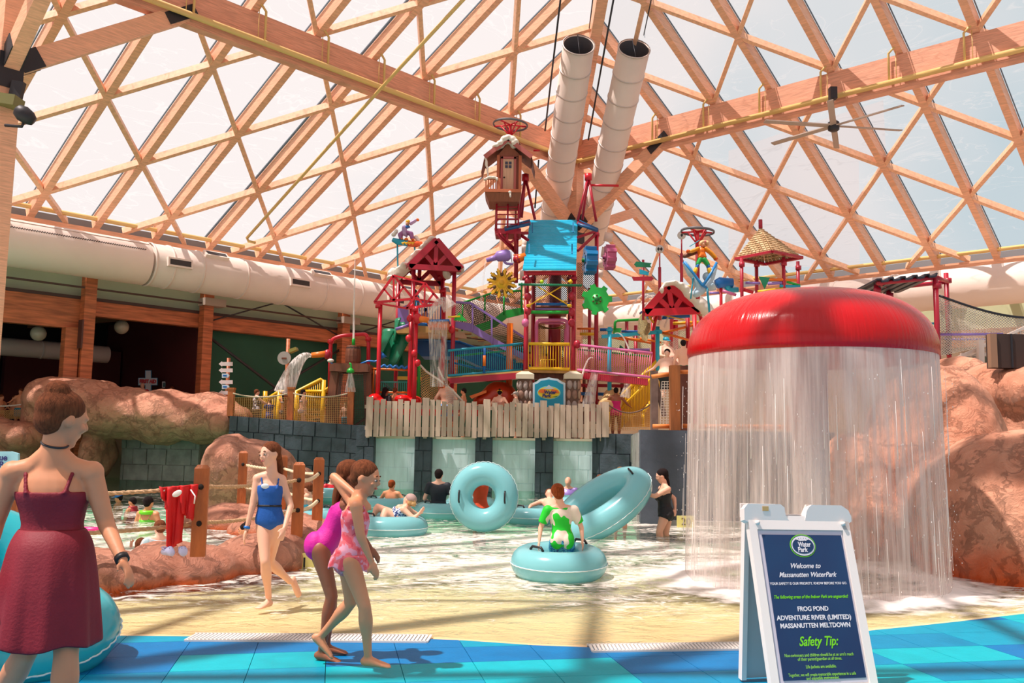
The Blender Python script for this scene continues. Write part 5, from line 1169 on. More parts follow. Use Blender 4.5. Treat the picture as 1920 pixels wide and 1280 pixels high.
gear('snowflake_wheel', 'yellow snowflake shaped water wheel left of the central tower', 941, 530, 26.2, 29, 12, 0, paint('wheel_yellow', (240, 178, 36)), mat('hub_gold', (206, 150, 20), .5), .56, snow=True)
gear('gear_wheel', 'green six toothed gear wheel right of the central tower', 1119, 561, 26.6, 29, 7, 0, paint('wheel_green', (26, 182, 74)), mat('hub_green', (12, 110, 50), .5), .27)
gear('side_wheel', 'blue water wheel seen edge on behind the blue corrugated roof', 1096, 488, 27.5, 27, 8, 0, paint('wheel_blue', (20, 120, 180)), mat('hub_green', (12, 110, 50), .5), .5, ax=(1, .12, 0), th=.34)
gear('side_wheel', 'dusty pink water wheel seen edge on right of the central tower', 1135, 482, 27.5, 24, 8, 0, paint('wheel_pink', (186, 90, 130)), mat('hub_pink', (150, 60, 100), .5), .5, ax=(1, .12, 0), th=.28)
t = thing('water_cannon', 'purple water cannon left of the blue corrugated roof', 'cannon', P(935, 484, 27)); MB().lathe(P(945, 479, 27), [(.05, -.3), (.16, -.2), (.19, .1), (.12, .2)], 12, V(1, 0, .15).to_track_quat('Z', 'Y').to_matrix()).build('body', PUR, t); MB().tube([P(935, 481, 27), P(912, 488, 27)], [.1, .06], 10).build('barrel', PUR, t)
pipe(t, 'mount', [(943, 486), (948, 494), (962, 495)], 27, 2.4, PUR); bar(t, 'trigger', (958, 472), (960, 492), 27, .6, steel_d)
jet('thin stream falling from the purple water cannon', arc(P(913, 489, 27), V(-.3, 0, 0), .52), .02, .04, JETS)
t = thing('water_cannon', 'small orange water cannon beside the purple one', 'cannon', P(975, 482, 27.2)); MB().tube([P(968, 487, 27.2), P(986, 479, 27.2)], [.14, .1], 10).build('barrel', ORG, t); MB().ell(P(970, 486, 27.2), .14, .14, .14).build('knuckle', DRED, t); bar(t, 'handle', (962, 478), (982, 477), 27.2, 1, ORG)
for i, (x, y, r_) in enumerate(((985, 458, 11), (1146, 447, 9), (1136, 465, 8), (1125, 492, 8), (1120, 512, 7), (982, 480, 10), (980, 510, 10))):
    pass
t = thing('air_duct', 'stub air ducts behind the central tower', 'duct', P(1140, 450, 31))
for x0, y0, x1, y1, r_ in ((1133, 443, 1148, 446, 9), (1128, 472, 1143, 474, 10), (1120, 492, 1134, 494, 9), (1121, 512, 1130, 513, 8), (985, 446, 985, 466, 6), (978, 468, 988, 468, 10), (975, 516, 985, 516, 10)):
    a, b = P(x0, y0, 31), P(x1, y1, 31); MB().tube([a, b], w2(r_, 31), 16).build('stub', duct_m, t)
# stone pillars and the park sign
stm = [mat('fieldstone_%s' % n, c, .7, var=.15, vscale=8, bump=.4) for n, c in (('rose', (176, 140, 122)), ('brown', (150, 116, 100)), ('grey', (168, 152, 146)), ('tan', (186, 156, 128)))]
for cx_, lab in ((984, 'fieldstone pillar left of the park sign'), (1074, 'fieldstone pillar right of the park sign')):
    Yp = 26.6; a = P(cx_, 720, Yp); t = thing('stone_pillar', lab, 'pillar', (a.x, Yp, 1.45)); wd = w2(27, Yp); zt = P(cx_, 711, Yp).z
    MB().box((a.x, Yp, (1.45 + zt) / 2), wd * .94, wd * .94, zt - 1.45).build('core', mat('pillar_mortar', (110, 84, 72), .9), t)
    r = random.Random(cx_)
    for row in range(6):
        z0 = 1.47 + (zt - 1.5) * row / 6; zz = (zt - 1.5) / 6
        x = -wd / 2 + .01
        while x < wd / 2 - .06:
            w_ = min(r.uniform(.10, .20), wd / 2 - x); jz = r.uniform(-.02, .02)
            MB().ell((a.x + x + w_ / 2, Yp - wd * .46, z0 + zz / 2 + jz), w_ * .47, .055, zz * .47, None, 8, 5).build('stone', stm[r.randrange(4)], t); x += w_
        for sx in (-1, 1):
            MB().ell((a.x + sx * wd * .46, Yp - wd * .2, z0 + zz / 2), .05, .10, zz * .47, None, 8, 5).build('stone', stm[r.randrange(4)], t)
    mb = MB(); cz = zt; hw = w2(17, Yp)
    vs = [(a.x + sx * hw, Yp + sy * hw, cz) for sx, sy in ((-1, -1), (1, -1), (1, 1), (-1, 1))] + [(a.x + sx * hw, Yp + sy * hw, cz + .14) for sx, sy in ((-1, -1), (1, -1), (1, 1), (-1, 1))] + [(a.x + sx * hw * .4, Yp + sy * hw * .4, cz + .23) for sx, sy in ((-1, -1), (1, -1), (1, 1), (-1, 1))]
    mb.add(vs, [(3, 2, 1, 0), (8, 9, 10, 11)] + [(j * 4 + i, j * 4 + (i + 1) % 4, j * 4 + 4 + (i + 1) % 4, j * 4 + 4 + i) for j in range(2) for i in range(4)]); mb.build('cap_stone', mat('cap_stone', (214, 202, 178), .7), t)
Ys = 26.3; t = thing('park_sign', 'arched teal park sign between the fieldstone pillars', 'sign', P(1030, 757, Ys))
arch_ = [(999, 765), (999, 718), (1006, 715), (1012, 710), (1020, 709), (1029, 707), (1038, 709), (1046, 710), (1053, 715), (1060, 718), (1060, 765)]
flat(t, 'border', arch_, Ys, .08, mat('sign_pale', (200, 216, 226), .5)); cxs, cys = 1029.5, 740
flat(t, 'face', [(cxs + (x - cxs) * .88, cys + (y - cys) * .88 if y < 750 else y) for x, y in arch_], Ys - .02, .02, mat('sign_teal', (6, 146, 180), .4))
def ovalp(rx, ry, off, m, name):
    n = 36; c = P(1029, 736, Ys); k = w2(1, Ys); fix(MB().prism([c + V(rx * k * math.cos(2 * PI * i / n), -off, ry * k * math.sin(2 * PI * i / n)) for i in range(n)], (0, .005, 0)).build(name, m, t))
ovalp(22, 12.5, .03, mat('sign_rim', (120, 210, 220), .4), 'rim'); ovalp(20.5, 11, .04, mat('sign_yellow', (240, 206, 40), .4), 'oval')
c = P(1029, 736, Ys - .05); k = w2(1, Ys)
def tri(pts, m, name): fix(MB().prism([c + V(x * k, 0, y * k) for x, y in pts], (0, .004, 0)).build(name, m, t))
tri([(-20, 1), (-17, 6), (-8, 7), (-4, 3), (-10, -1)], mat('sign_orange', (232, 110, 30), .4), 'orange_flash'); tri([(6, 7), (16, 5), (20, 0), (12, -1), (4, 2)], mat('sign_orange', (232, 110, 30), .4), 'orange_flash'); tri([(4, -8), (18, -5), (14, -8)], mat('sign_green', (50, 150, 50), .4), 'green_flash')
tri([(-11, 7), (-5, 10), (0, 15), (6, 10), (11, 7)], mat('sign_pale', (200, 216, 226), .5), 'mountain')
navyt = mat('sign_navy_text', (40, 40, 110), .4); text('Water', navyt, t, c + V(.03, -.02, .6 * k), V(1, 0, 0), V(0, 0, 1), 9 * k, .15, .004, bold=.006, width=23 * k); text('Park', navyt, t, c + V(-.07, -.02, -6 * k), V(1, 0, 0), V(0, 0, 1), 9 * k, .15, .004, bold=.006, width=17 * k)

# ---------------------------------------------------------------- lookout hut
Yh = 27.4; t = thing('lookout_hut', 'small wooden lookout hut with snow on its roof, high on a red ladder tower', 'hut', P(950, 430, Yh))
HB = mat('hut_boards', (150, 84, 60), .6, var=.15, vscale=4, stretch=(6, 1, .5)); HT = mat('hut_trim', (190, 106, 70), .6); HP = mat('hut_pink_trim', (176, 96, 90), .6)
a = P(931, 366, Yh); b = P(978, 292, Yh); cxh = (a.x + b.x) / 2; hw = (b.x - a.x) / 2; z0, z1 = a.z, b.z
MB().box((cxh, Yh + .42, (z0 + z1) / 2), hw * 2 - .04, .8, z1 - z0).build('hut_body', HB, t)
for s in (-1, 1): MB().box((cxh + s * (hw - .04), Yh, (z0 + z1) / 2), .09, .09, z1 - z0).build('corner_board', HT, t)
apx = P(953, 262, Yh); el, er = P(909, 291, Yh - .25), P(997, 291, Yh - .25)
gz = MB().prism([(cxh - hw, Yh, z1 - .02), (cxh + hw, Yh, z1 - .02), (apx.x, Yh, apx.z - .1)], (0, .8, 0)); fix(gz.build('gable', HB, t))
for e in (el, er):
    e2_ = e; ap = V(apx.x, Yh - .25, apx.z); bk = V(0, 1.25, 0); dn = V(0, 0, -.06)
    MB().add([ap, e2_, e2_ + bk, ap + bk, ap + dn, e2_ + dn, e2_ + bk + dn, ap + bk + dn], [(0, 1, 2, 3), (7, 6, 5, 4), (0, 4, 5, 1), (1, 5, 6, 2), (2, 6, 7, 3), (3, 7, 4, 0)]).build('roof_panel', HB, t)
    MB().beam(ap - V(0, .02, .06), e2_ - V(0, .02, .06), .04, .14).build('barge_board', HP, t)
    lo = e2_ + V((.12 if e is er else -.12), .4, -.42)
    MB().add([e2_, e2_ + bk, lo + V(0, .8, 0), lo], [(0, 1, 2, 3)]).build('eave_skirt', HB, t)
dx0, dx1 = P(943, 330, Yh - .06).x, P(963, 330, Yh - .06).x; dz0, dz1 = P(950, 362, Yh).z, P(950, 299, Yh).z
dr = MB().box(((dx0 + dx1) / 2, Yh - .03, (dz0 + dz1) / 2), dx1 - dx0, .05, dz1 - dz0).build('door', mat('hut_door', (206, 170, 140), .6, var=.1, vscale=4, stretch=(6, 6, .5)), t)
for x in (dx0 - .04, dx1 + .04): MB().box((x, Yh - .04, (dz0 + dz1) / 2 + .03), .07, .06, dz1 - dz0 + .1).build('door_trim', HP, t)
MB().box(((dx0 + dx1) / 2, Yh - .04, dz1 + .04), dx1 - dx0 + .14, .06, .07).build('door_trim', HP, t)
for i in range(2):
    for j in range(2): MB().box((dx0 + .105 + i * .115, Yh - .065, dz1 - .13 - j * .115), .085, .015, .085).build('pane', mat('hut_pane', (50, 56, 80), .15), dr)
MB().ell((dx0 + .04, Yh - .08, dz0 + .48), .025, .025, .025).build('knob', steel_d, dr)
fz = P(945, 366, Yh).z; lx, rx_ = P(909, 360, Yh - .5).x, P(977, 360, Yh - .5).x
MB().box(((lx + rx_) / 2, Yh - .15, fz), rx_ - lx, .8, .10).build('porch_floor', HT, t); MB().prism([(lx, Yh - .5, fz - .05), (rx_, Yh - .5, fz - .05), (rx_ - .05, Yh - .3, fz - .28), (lx + .12, Yh - .3, fz - .28)], (0, 1.0, 0)).build('porch_base', HB, t)
rz = P(920, 335, Yh - .5).z
for i in range(6): x = lx + .03 + i * .075; MB().box((x, Yh - .5, (fz + rz) / 2), .035, .035, rz - fz).build('baluster', HT, t)
MB().box((lx + .21, Yh - .5, rz), .46, .06, .05).build('porch_rail', HT, t); MB().box((lx + .43, Yh - .5, (fz + rz) / 2 - .02), .09, .09, rz - fz + .06).build('porch_post', HT, t)
MB().box((rx_ - .04, Yh - .5, (fz + rz) / 2 - .02), .07, .07, rz - fz).build('porch_post', HT, t)
snowblob(t, [(930, 276, 8, 5), (938, 271, 9, 7), (946, 263, 9, 8), (953, 260, 9, 7), (961, 264, 9, 9), (963, 271, 7, 7), (968, 268, 6, 5)], Yh - .1, 'snow', .03, .28); snowblob(t, [(911, 295, 3, 6), (912, 306, 3, 8), (914, 318, 2.4, 8), (915, 328, 1.8, 6)], Yh - .2, 'icicle', .02, .06)
snowblob(t, [(910, 336, 4, 3), (918, 333, 6, 3), (926, 333, 6, 3), (932, 336, 3, 4)], Yh - .5, 'snow', .02, .1); snowblob(t, [(956, 360, 3.5, 3), (957, 366, 2, 5)], Yh - .56, 'snow', .02, .05)
for x in (931, 952, 972): pole(t, 'tower_post', x, 380, 432, Yh, 1.8, DRED)
pole(t, 'tower_post', 967, 378, 432, Yh + .7, 2, HB); pole(t, 'tower_post', 930, 378, 432, Yh + .7, 2, HB)
for y in (380, 388, 394, 402, 411, 420): bar(t, 'rung', (932, y), (971, y), Yh, 1.2 if y not in (380, 411) else 1.9, DRED)
flat(t, 'platform', [(927, 428), (977, 428), (977, 438), (929, 438)], Yh, .8, DRED)
for a_, b_ in (((931, 438), (966, 473)), ((966, 438), (966, 475)), ((938, 438), (966, 468))): bar(t, 'bracket', a_, b_, Yh, 2.6, DRED, 28)
pipe(t, 'loop_pipe', [(951, 437), (951, 452), (958, 455), (963, 450)], Yh, 2.2, DRED)
def hoop(name, label, px, py, Y, rx, ybot, npx=6):
    c = P(px, py, Y); t = thing(name, label, 'play bucket ring', c - V(0, 0, .5)); r = w2(rx, Y)
    MB().torus(c, r, .022, V(.06, .0, 1), 48, 8, sq=1.7).build('ring', mat('ring_grey', (92, 92, 98), .5), t)
    b = P(px, ybot, Y)
    MB().tube([V(c.x, c.y, b.z), V(c.x, c.y, c.z + .02)], .05, 8).build('stem', RED, t)
    for i in range(5):
        an = 2 * PI * i / 5 + .3; e = c + V(math.cos(an) * r, math.sin(an) * r, 0); MB().tube([V(c.x, c.y, c.z - .0), e], .025, 6).build('spoke', RED, t); MB().tube([V(c.x, c.y, c.z - .38), c.lerp(e, .6)], .025, 6).build('strut', RED, t)
    return t
hoop('hoop_wheel', 'grey hoop wheel with red spokes above the snowy hut roof', 957, 234, Yh + .3, 33, 262)
# ---------------------------------------------------------------- right half of the play structure
t = thing('pink_bridge', 'pink railed bridge sloping down right from the central tower', 'bridge', P(1150, 730, 26.5))
railing(t, (1083, 646), (1223, 662), (1083, 693), (1219, 707), 26.8, 34, PNK, 25.6, 2.4, .6); flat(t, 'girder', [(1085, 697, 27), (1215, 710, 25.8), (1215, 722, 25.8), (1085, 709, 27)], 26.8, .3, DRED)
bar(t, 'inner_rail', (1085, 655), (1218, 668), 28, 1.8, GRN, 27); net(t, [(1085, 656), (1218, 669), (1218, 706), (1085, 695)], 27.8, 4, NETT, r=.35, Ys=[28, 27, 27, 28])
for x in (1120, 1165): flat(t, 'deck_board', [(x, 700, 27), (x + 30, 703, 26.6), (x + 30, 706, 26.6), (x, 703, 27)], 27, 1.2, TANW)
t = thing('understructure', 'dark red timber framing in the shade under the pink bridge', 'play frame', P(1140, 780, 28.4))
for i, x in enumerate((1095, 1118, 1142, 1166, 1190)): pole(t, 'post', x, 705, 795, 28.4, 3, BRN)
for y in (722, 738, 756): beamp(t, 'cross_beam', (1088, y), (1200, y + 2), 28.3, 4, 6, [DRED, BLU, BRN][int(y > 730) + int(y > 750)])
for a_, b_ in (((1095, 720), (1140, 770)), ((1190, 720), (1150, 770))): bar(t, 'brace', a_, b_, 28.2, 1.6, RED)
t = thing('back_structure', 'tangle of netted play platforms behind the pink bridge', 'play frame', P(1160, 690, 30))
net(t, [(1090, 618), (1225, 625), (1225, 660), (1090, 650)], 29.5, 4, NETW, r=.3)
for x, y0, c_ in ((1105, 540, DRED), (1175, 600, DRED), (1192, 610, DRED), (1225, 560, RED)): pole(t, 'post', x, y0, 790, 29.4, 3.4, c_)
for a_, b_, c_, r_ in (((1082, 616), (1122, 616), ORG, 2), ((1087, 626), (1116, 626), YEL, 3), ((1125, 618), (1150, 618), BLU, 3), ((1165, 621), (1205, 622), BLU, 2.4), ((1160, 632), (1228, 644), ORG, 2.2), ((1180, 635), (1200, 637), YEL, 2.4), ((1170, 656), (1218, 656), PUR, 3)): bar(t, 'coloured_bar', a_, b_, 29.2, r_, c_)
for i in range(8): pole(t, 'baluster', 1088 + i * 4, 617, 628, 29.2, .5, ORG)
for x, y, c_ in ((1166, 655, DGRN), (1122, 672, BLU), (1178, 676, PUR)): snowblob(t, [(x, y, 5, 5), (x + 5, y + 2, 4, 3), (x - 3, y - 5, 2, 4)], 28, 'spray_toy', .04, .15, c_)
for i, (x, y, dx_) in enumerate(((1112, 671, -.8), (1153, 625, 1.1))): jet('small arc of water spraying %s' % ['from the blue toy on the pink bridge', 'over the pink bridge from the green pipe'][i], arc(P(x, y, 26.5), V(dx_, 0, .6), .42), .012, .03, JET)
for i, (x, y, x1, y1, w_) in enumerate(((1115, 700, 1102, 765, .2), (1178, 712, 1172, 745, .15))): jet('veil of water dripping below the pink bridge, %s' % ['near the fieldstone pillar', 'above the tan rock'][i], [P(x, y, 26.3), P((x + x1) / 2, (y + y1) / 2, 26.2), P(x1, y1, 26.2)], w_ * .5, w_, JETS)
t = thing('turquoise_frame', 'turquoise post and beam frame with a bird statue on top', 'play frame', P(1185, 730, 26.8))
pole(t, 'post', 1143, 613, 735, 26.8, 4, TURQ, 12); pole(t, 'post', 1233, 612, 700, 26.8, 4, TURQ, 12); beamp(t, 'beam', (1128, 631), (1241, 622), 26.8, 6, 6.5, TURQ)
for x, y in ((1143, 619), (1233, 620)): MB().lathe(P(x, y, 26.8), [(.1, -.03), (.1, .03)], 12).build('collar', TURQ, t)
for i, x in enumerate((1150, 1185, 1215)): bar(t, 'orange_bar', (x - 15, 630 + i * 2), (x + 25, 638 + i * 2), 27.2, 2, ORG)
t = thing('bird_statue', 'pale speckled bird of prey statue perched on the turquoise beam', 'statue', P(1207, 626, 26.7)); bm_ = mat('bird_feathers', (236, 216, 164), .7, var=.3, vscale=30, bump=.5, bscale=40)
snowblob(t, [(1207, 612, 11, 12), (1205, 603, 9, 9), (1206, 593, 7, 6.5), (1202, 622, 7, 5), (1214, 616, 6, 10), (1211, 632, 4, 9), (1206, 630, 3.5, 8)], 26.7, 'body', .025, .16, bm_)
MB().lathe(P(1211, 591, 26.4), [(.035, 0), (.015, .07), (.003, .1)], 8, V(.7, -.6, -.4).to_track_quat('Z', 'Y').to_matrix()).build('beak', mat('beak_dark', (60, 50, 40), .4), t)
MB().ell(P(1209, 590, 26.56), .02, .01, .02).build('eye', steel_d, t)
MB().ell(P(1214, 617, 26.58), .07, .05, .2, Matrix.Rotation(.25, 3, 'Y')).build('wing', mat('wing_brown', (150, 120, 80), .7, var=.3, vscale=20), t)
t = thing('water_pipe', 'bright green bent pipe beside the bird statue', 'pipe', P(1170, 605, 27.2)); pipe(t, 'pipe', [(1153, 618), (1153, 601), (1200, 599)], 27.2, 2.6, GRN, 10); flat(t, 'bucket', [(1150, 615), (1166, 615), (1163, 624), (1152, 624)], 27.2, .3, GRN)
t = thing('rock_base', 'tan moulded rock around the foot of the turquoise post', 'rock', P(1145, 755, 26.8)); D.objects.remove(t)
rock('rock', 'tan moulded rock around the foot of the turquoise post', [(1145, 748, 26.9, 17, 20, .35), (1140, 760, 26.8, 20, 16, .4), (1155, 752, 26.9, 12, 20, .3)], mat('tan_rock', (214, 176, 120), .7, var=.12, vscale=3), .05, .08, .4)
# yellow stair on the right
t = thing('stair_railing', 'yellow stair railing climbing right behind the magenta swimsuit woman', 'railing', P(1195, 790, 27.3))
for Yr, o_ in ((26.8, 0), (28.0, 4)):
    A_, B_ = P(1161 + o_, 746, Yr), P(1232 + o_, 676, Yr); MB().tube([A_, B_], .05, 8).build('hand_rail', YEL, t); MB().tube([A_ - V(0, 0, .35), B_ - V(0, 0, .35)], .04, 8).build('mid_rail', YEL, t)
    for i in range(26): p = A_.lerp(B_, i / 25); MB().tube([p - V(0, 0, min(.95, p.z - 1.46)), p], .014, 5).build('baluster', YEL, t)
MB().tube([P(1205, 775, 26.8), P(1222, 750, 26.8)], .05, 8).build('hand_rail', YEL, t)
for x in (1141, 1206): pole(t, 'rail_post', x, 772, 800, 26.3, 3, YEL)
flat(t, 'chute', [(1170, 765), (1205, 718), (1222, 715), (1222, 800), (1172, 800)], 27.2, .3, mat('chute_amber', (196, 140, 60), .35))
rope('rope', 'dark sagging rope in front of the woman in the magenta swimsuit', [P(1136, 755, 26.1), P(1222, 756, 26.1)], .022, mat('rope_brown', (120, 96, 84), .8), sag=.28)
tag(net(None, [(1136, 760), (1222, 760), (1222, 806), (1132, 806)], 26.15, 4.2, NETT, 'fence_net', .35, False, .22), 'square tan netting in front of the woman in the magenta swimsuit', 'net', None, 'stuff')
# timber gate structure beside the curtain
Yg = 17.0; t = thing('timber_frame', 'heavy timber post frame with orange rails left of the falling water', 'frame', P(1255, 808, Yg)); TB = mat('old_timber', (172, 104, 56), .7, var=.35, vscale=2, stretch=(4, 4, .5), bump=.4)
def sqpost(px0, px1, y0, Y, m, name='post'): a = P((px0 + px1) / 2, 760, Y); w_ = (px1 - px0) / PXM(Y); MB().beam((a.x, a.y, 1.6), (a.x, a.y, P(px0, y0, Y).z), w_, w_ * 1.1, V(0, 1, 0)).build(name, m, t)
sqpost(1220, 1233, 695, 17.4, mat('grey_timber', (120, 98, 90), .7, var=.2)); sqpost(1256, 1274, 685, 16.8, TB); sqpost(1272, 1292, 686, 17.3, mat('dark_timber', (96, 52, 36), .7, var=.2))
OR_ = mat('orange_log', (222, 128, 60), .6, var=.15)
for a_, b_ in (((1222, 706), (1258, 701)), ((1224, 799), (1256, 799)), ((1274, 697), (1296, 697)), ((1279, 798), (1300, 799)), ((1310, 799), (1500, 800)), ((1300, 699), (1380, 700))): bar(t, 'log_rail', a_, b_, 16.9, 4, OR_)
beamp(t, 'diagonal_brace', (1228, 712), (1246, 780), 17.4, 8, 8, mat('grey_timber', (120, 98, 90), .7)); net(t, [(1241, 715), (1256, 715), (1256, 796), (1238, 796)], 17.2, 5, NETW, r=.5, diag=False)
for x in (1352, 1434, 1475): sqpost(x, x + 12, 735 if x == 1434 else 760, 17.4, TB)
# small gabled hut roof with snow
Yq = 25.5; t = thing('play_hut', 'red gabled play hut with shingles and moulded snow behind the spray bar', 'play hut', P(1260, 700, Yq)); SH = mat('shingle_tan', (178, 146, 104), .8, var=.2, vscale=6)
ap, l_, r_ = P(1253, 536, Yq), P(1209, 586, Yq), P(1312, 582, Yq)
for a_, b_ in ((l_, ap), (ap, r_), (l_, r_)): MB().beam(a_, b_, .14, .2).build('truss_beam', RED, t)
m0 = l_.lerp(r_, .5)
for b_ in (ap, l_.lerp(ap, .55), r_.lerp(ap, .55)): MB().beam(m0, b_, .1, .14).build('truss_web', RED, t)
MB().prism([l_ + V(0, .3, 0), r_ + V(0, .3, 0), ap + V(0, .3, 0)], (0, .05, 0)).build('gable_back', DRED, t)
for e in (l_, r_):
    bk = V(.5, 2.2, .1); nrm = (ap - e).cross(bk).normalized(); nrm = nrm if nrm.z > 0 else -nrm
    for i in range(9):
        f0, f1 = i / 9, (i + 1) / 9; a_, b_ = e.lerp(ap, f0), e.lerp(ap, f1 + .02); MB().add([a_ + nrm * .07, b_ + nrm * .03, b_ + bk + nrm * .03, a_ + bk + nrm * .07, a_, b_, b_ + bk, a_ + bk], [(0, 1, 2, 3), (7, 6, 5, 4), (0, 4, 5, 1), (1, 5, 6, 2), (2, 6, 7, 3), (3, 7, 4, 0)]).build('shingle', SH, t)
snowblob(t, [(1240, 545, 4, 8), (1250, 533, 8, 5), (1262, 531, 9, 5), (1275, 536, 9, 7), (1284, 543, 9, 8), (1292, 553, 12, 8), (1302, 560, 14, 9), (1312, 570, 14, 12), (1322, 578, 14, 12), (1330, 586, 10, 10)], Yq, ry=.4)
for px, y0, Y in ((1225, 575, 28), (1260, 580, 29.6), (1290, 585, 28), (1303, 580, 28), (1268, 600, 29.6)): pole(t, 'post', px, y0, 795, Y, 4, RED)
bar(t, 'yellow_bar', (1262, 606), (1310, 604), 28.2, 3, YEL); bar(t, 'blue_bar', (1233, 596), (1293, 592), 27.8, 3.4, BLU); bar(t, 'orange_bar', (1242, 624), (1305, 608), 28, 2.4, ORG); bar(t, 'orange_bar', (1240, 623), (1308, 642), 27, 2.4, ORG); bar(t, 'yellow_rod', (1240, 590), (1282, 599), 27.4, 1.2, YEL)
net(t, [(1262, 622), (1310, 612), (1310, 690), (1262, 690)], 28.6, 4, NETW, r=.4); net(t, [(1236, 640), (1262, 640), (1262, 690), (1236, 690)], 29, 4, NETW, r=.35)
flat(t, 'blue_funnel', [(1202, 583), (1224, 585), (1220, 596), (1206, 596)], 27.4, .4, BLU); bar(t, 'yellow_rod', (1212, 588), (1226, 605), 27, 2, YEL)
t = thing('spray_bar', 'purple spray bar throwing thin arcs of water up over the play hut', 'water toy', P(1270, 582, 27.4)); bar(t, 'bar', (1236, 584), (1305, 578), 27.4, 3.4, PUR); pipe(t, 'support', [(1237, 585), (1228, 600), (1225, 625)], 27.4, 3.2, RED); pipe(t, 'support', [(1305, 580), (1314, 592), (1316, 612)], 27.4, 3.2, RED)
for i in range(7): MB().ell(P(1242 + i * 9.6, 583 - i * .8, 27.3), .045, .045, .045).build('nozzle', SNOW, t)
for i in range(7): jet('%s thin water arc from the left, rising off the purple spray bar' % ['first', 'second', 'third', 'fourth', 'fifth', 'sixth', 'seventh'][i], arc(P(1242 + i * 9.6, 580 - i * .8, 27.4), V(-1.6 + i * .05, .2, 3.0 - .12 * i), .66), .014, .035, JET, group='arcs from the purple spray bar')
# sign posts
def trail(px, py, y1, n, lab):
    t = thing('trail_sign', lab, 'sign', P(px, y1, 26)); pole(t, 'thin_post', px, py + 8, py + 40, 26, 1.4, DRED); pole(t, 'post', px, py + 34, y1, 26, 3, DRED); c = P(px, py, 25.9)
    MB().lathe(c, [(w2(8, 26), -.015), (w2(8, 26), .015)], 24, V(0, 1, 0).to_track_quat('Z', 'Y').to_matrix()).build('disc', mat('trail_white', (214, 206, 202), .5), t); k = w2(1, 26)
    for i in range(n):
        cc = c + V((i - (n - 1) / 2) * 5.4 * k, -.03, 0); MB().prism([cc + V(-2.6 * k, 0, 0), cc + V(0, 0, 4 * k), cc + V(2.6 * k, 0, 0), cc + V(0, 0, -4 * k)], (0, .01, 0)).build('black_diamond', mat('diamond_black', (30, 30, 36), .5), t)
trail(1237, 467, 600, 2, 'round white trail sign with two black diamonds'); trail(1278, 441, 560, 1, 'round white trail sign with one black diamond')
t = thing('signpost', 'red post with green, blue and red pointer boards above the bird statue', 'sign', P(1206, 600, 25.5)); pole(t, 'post', 1206, 487, 600, 25.5, 2.4, DRED)
flat(t, 'pointer_board', [(1189, 495), (1193, 490), (1222, 493), (1219, 497), (1222, 501), (1193, 500)], 25.3, .04, DGRN); flat(t, 'pointer_board', [(1199, 504), (1217, 510), (1216, 516), (1199, 513)], 25.3, .04, TEAL); flat(t, 'pointer_board', [(1185, 519), (1222, 518), (1226, 522), (1222, 526), (1188, 526)], 25.3, .04, DRED)
# skier and snowboarder figures are fibreglass statues
hoop('hoop_wheel', 'grey hoop wheel with red spokes above the skier statue', 1308, 434, 24.6, 31, 470); pole(thing('statue_post', 'red post behind the skier statue', 'post', P(1308, 560, 24.8)), 'shaft', 1308, 445, 560, 24.8, 4, DRED)
def figure(t, parts, Y, vox=.03):
    for name, m, blobs in parts: snowblob(t, blobs, Y, name, vox, .14, m)
def limb(pts, r0, r1, n=5):
    out = []
    for (x0, y0), (x1, y1) in zip(pts, pts[1:]):
        for i in range(n): q = i / n; out.append((x0 + (x1 - x0) * q, y0 + (y1 - y0) * q, r0 + (r1 - r0) * q, r0 + (r1 - r0) * q))
    return out + [(pts[-1][0], pts[-1][1], r1, r1)]
SK = mat('statue_skin', (206, 150, 120), .5)
Yk = 24; t = thing('skier_statue', 'painted skier statue in orange vest landing on blue skis in snow', 'statue', P(1325, 550, Yk))
figure(t, [('jacket', paint('jacket_amber', (232, 150, 30)), limb([(1309, 466), (1300, 470), (1293, 472)], 4, 3) + limb([(1322, 466), (1334, 475), (1342, 484)], 4, 3.4)), ('vest', paint('vest_orange', (240, 120, 30)), [(1315, 470, 8, 7), (1316, 478, 8, 7), (1311, 482, 4, 4), (1321, 482, 4, 4)]),
    ('head', SK, [(1318, 459, 5, 6)]), ('hair', mat('hair_blond', (214, 176, 130), .6), [(1318, 454, 7, 4), (1326, 456, 3.5, 6), (1313, 457, 3, 5)]), ('hat', paint('hat_pink', (226, 120, 140)), [(1320, 454, 6, 3.5)]),
    ('trousers', paint('trousers_green', (40, 170, 80)), limb([(1312, 486), (1308, 495)], 5, 4.4) + limb([(1320, 486), (1327, 496)], 5, 4.4)), ('socks', BLU, limb([(1308, 497), (1306, 502)], 3.4, 3) + limb([(1327, 498), (1329, 503)], 3.4, 3)),
    ('boots', paint('boot_yellow', (240, 180, 30)), limb([(1305, 504), (1303, 510)], 4, 4.4) + limb([(1329, 504), (1332, 511)], 4, 4.4)), ('gloves', paint('glove_orange', (226, 90, 20)), [(1290, 471, 4, 4), (1342, 485, 4.5, 4)])], Yk)
BLS = paint('ski_blue', (30, 130, 200)); 
for pts in ([(1282, 490), (1300, 512), (1316, 534), (1326, 540)], [(1344, 492), (1330, 518), (1318, 536)]): MB().tube([P(x, y, Yk - .1) for x, y in pts], w2(2.6, Yk), 8).build('ski', BLS, t)
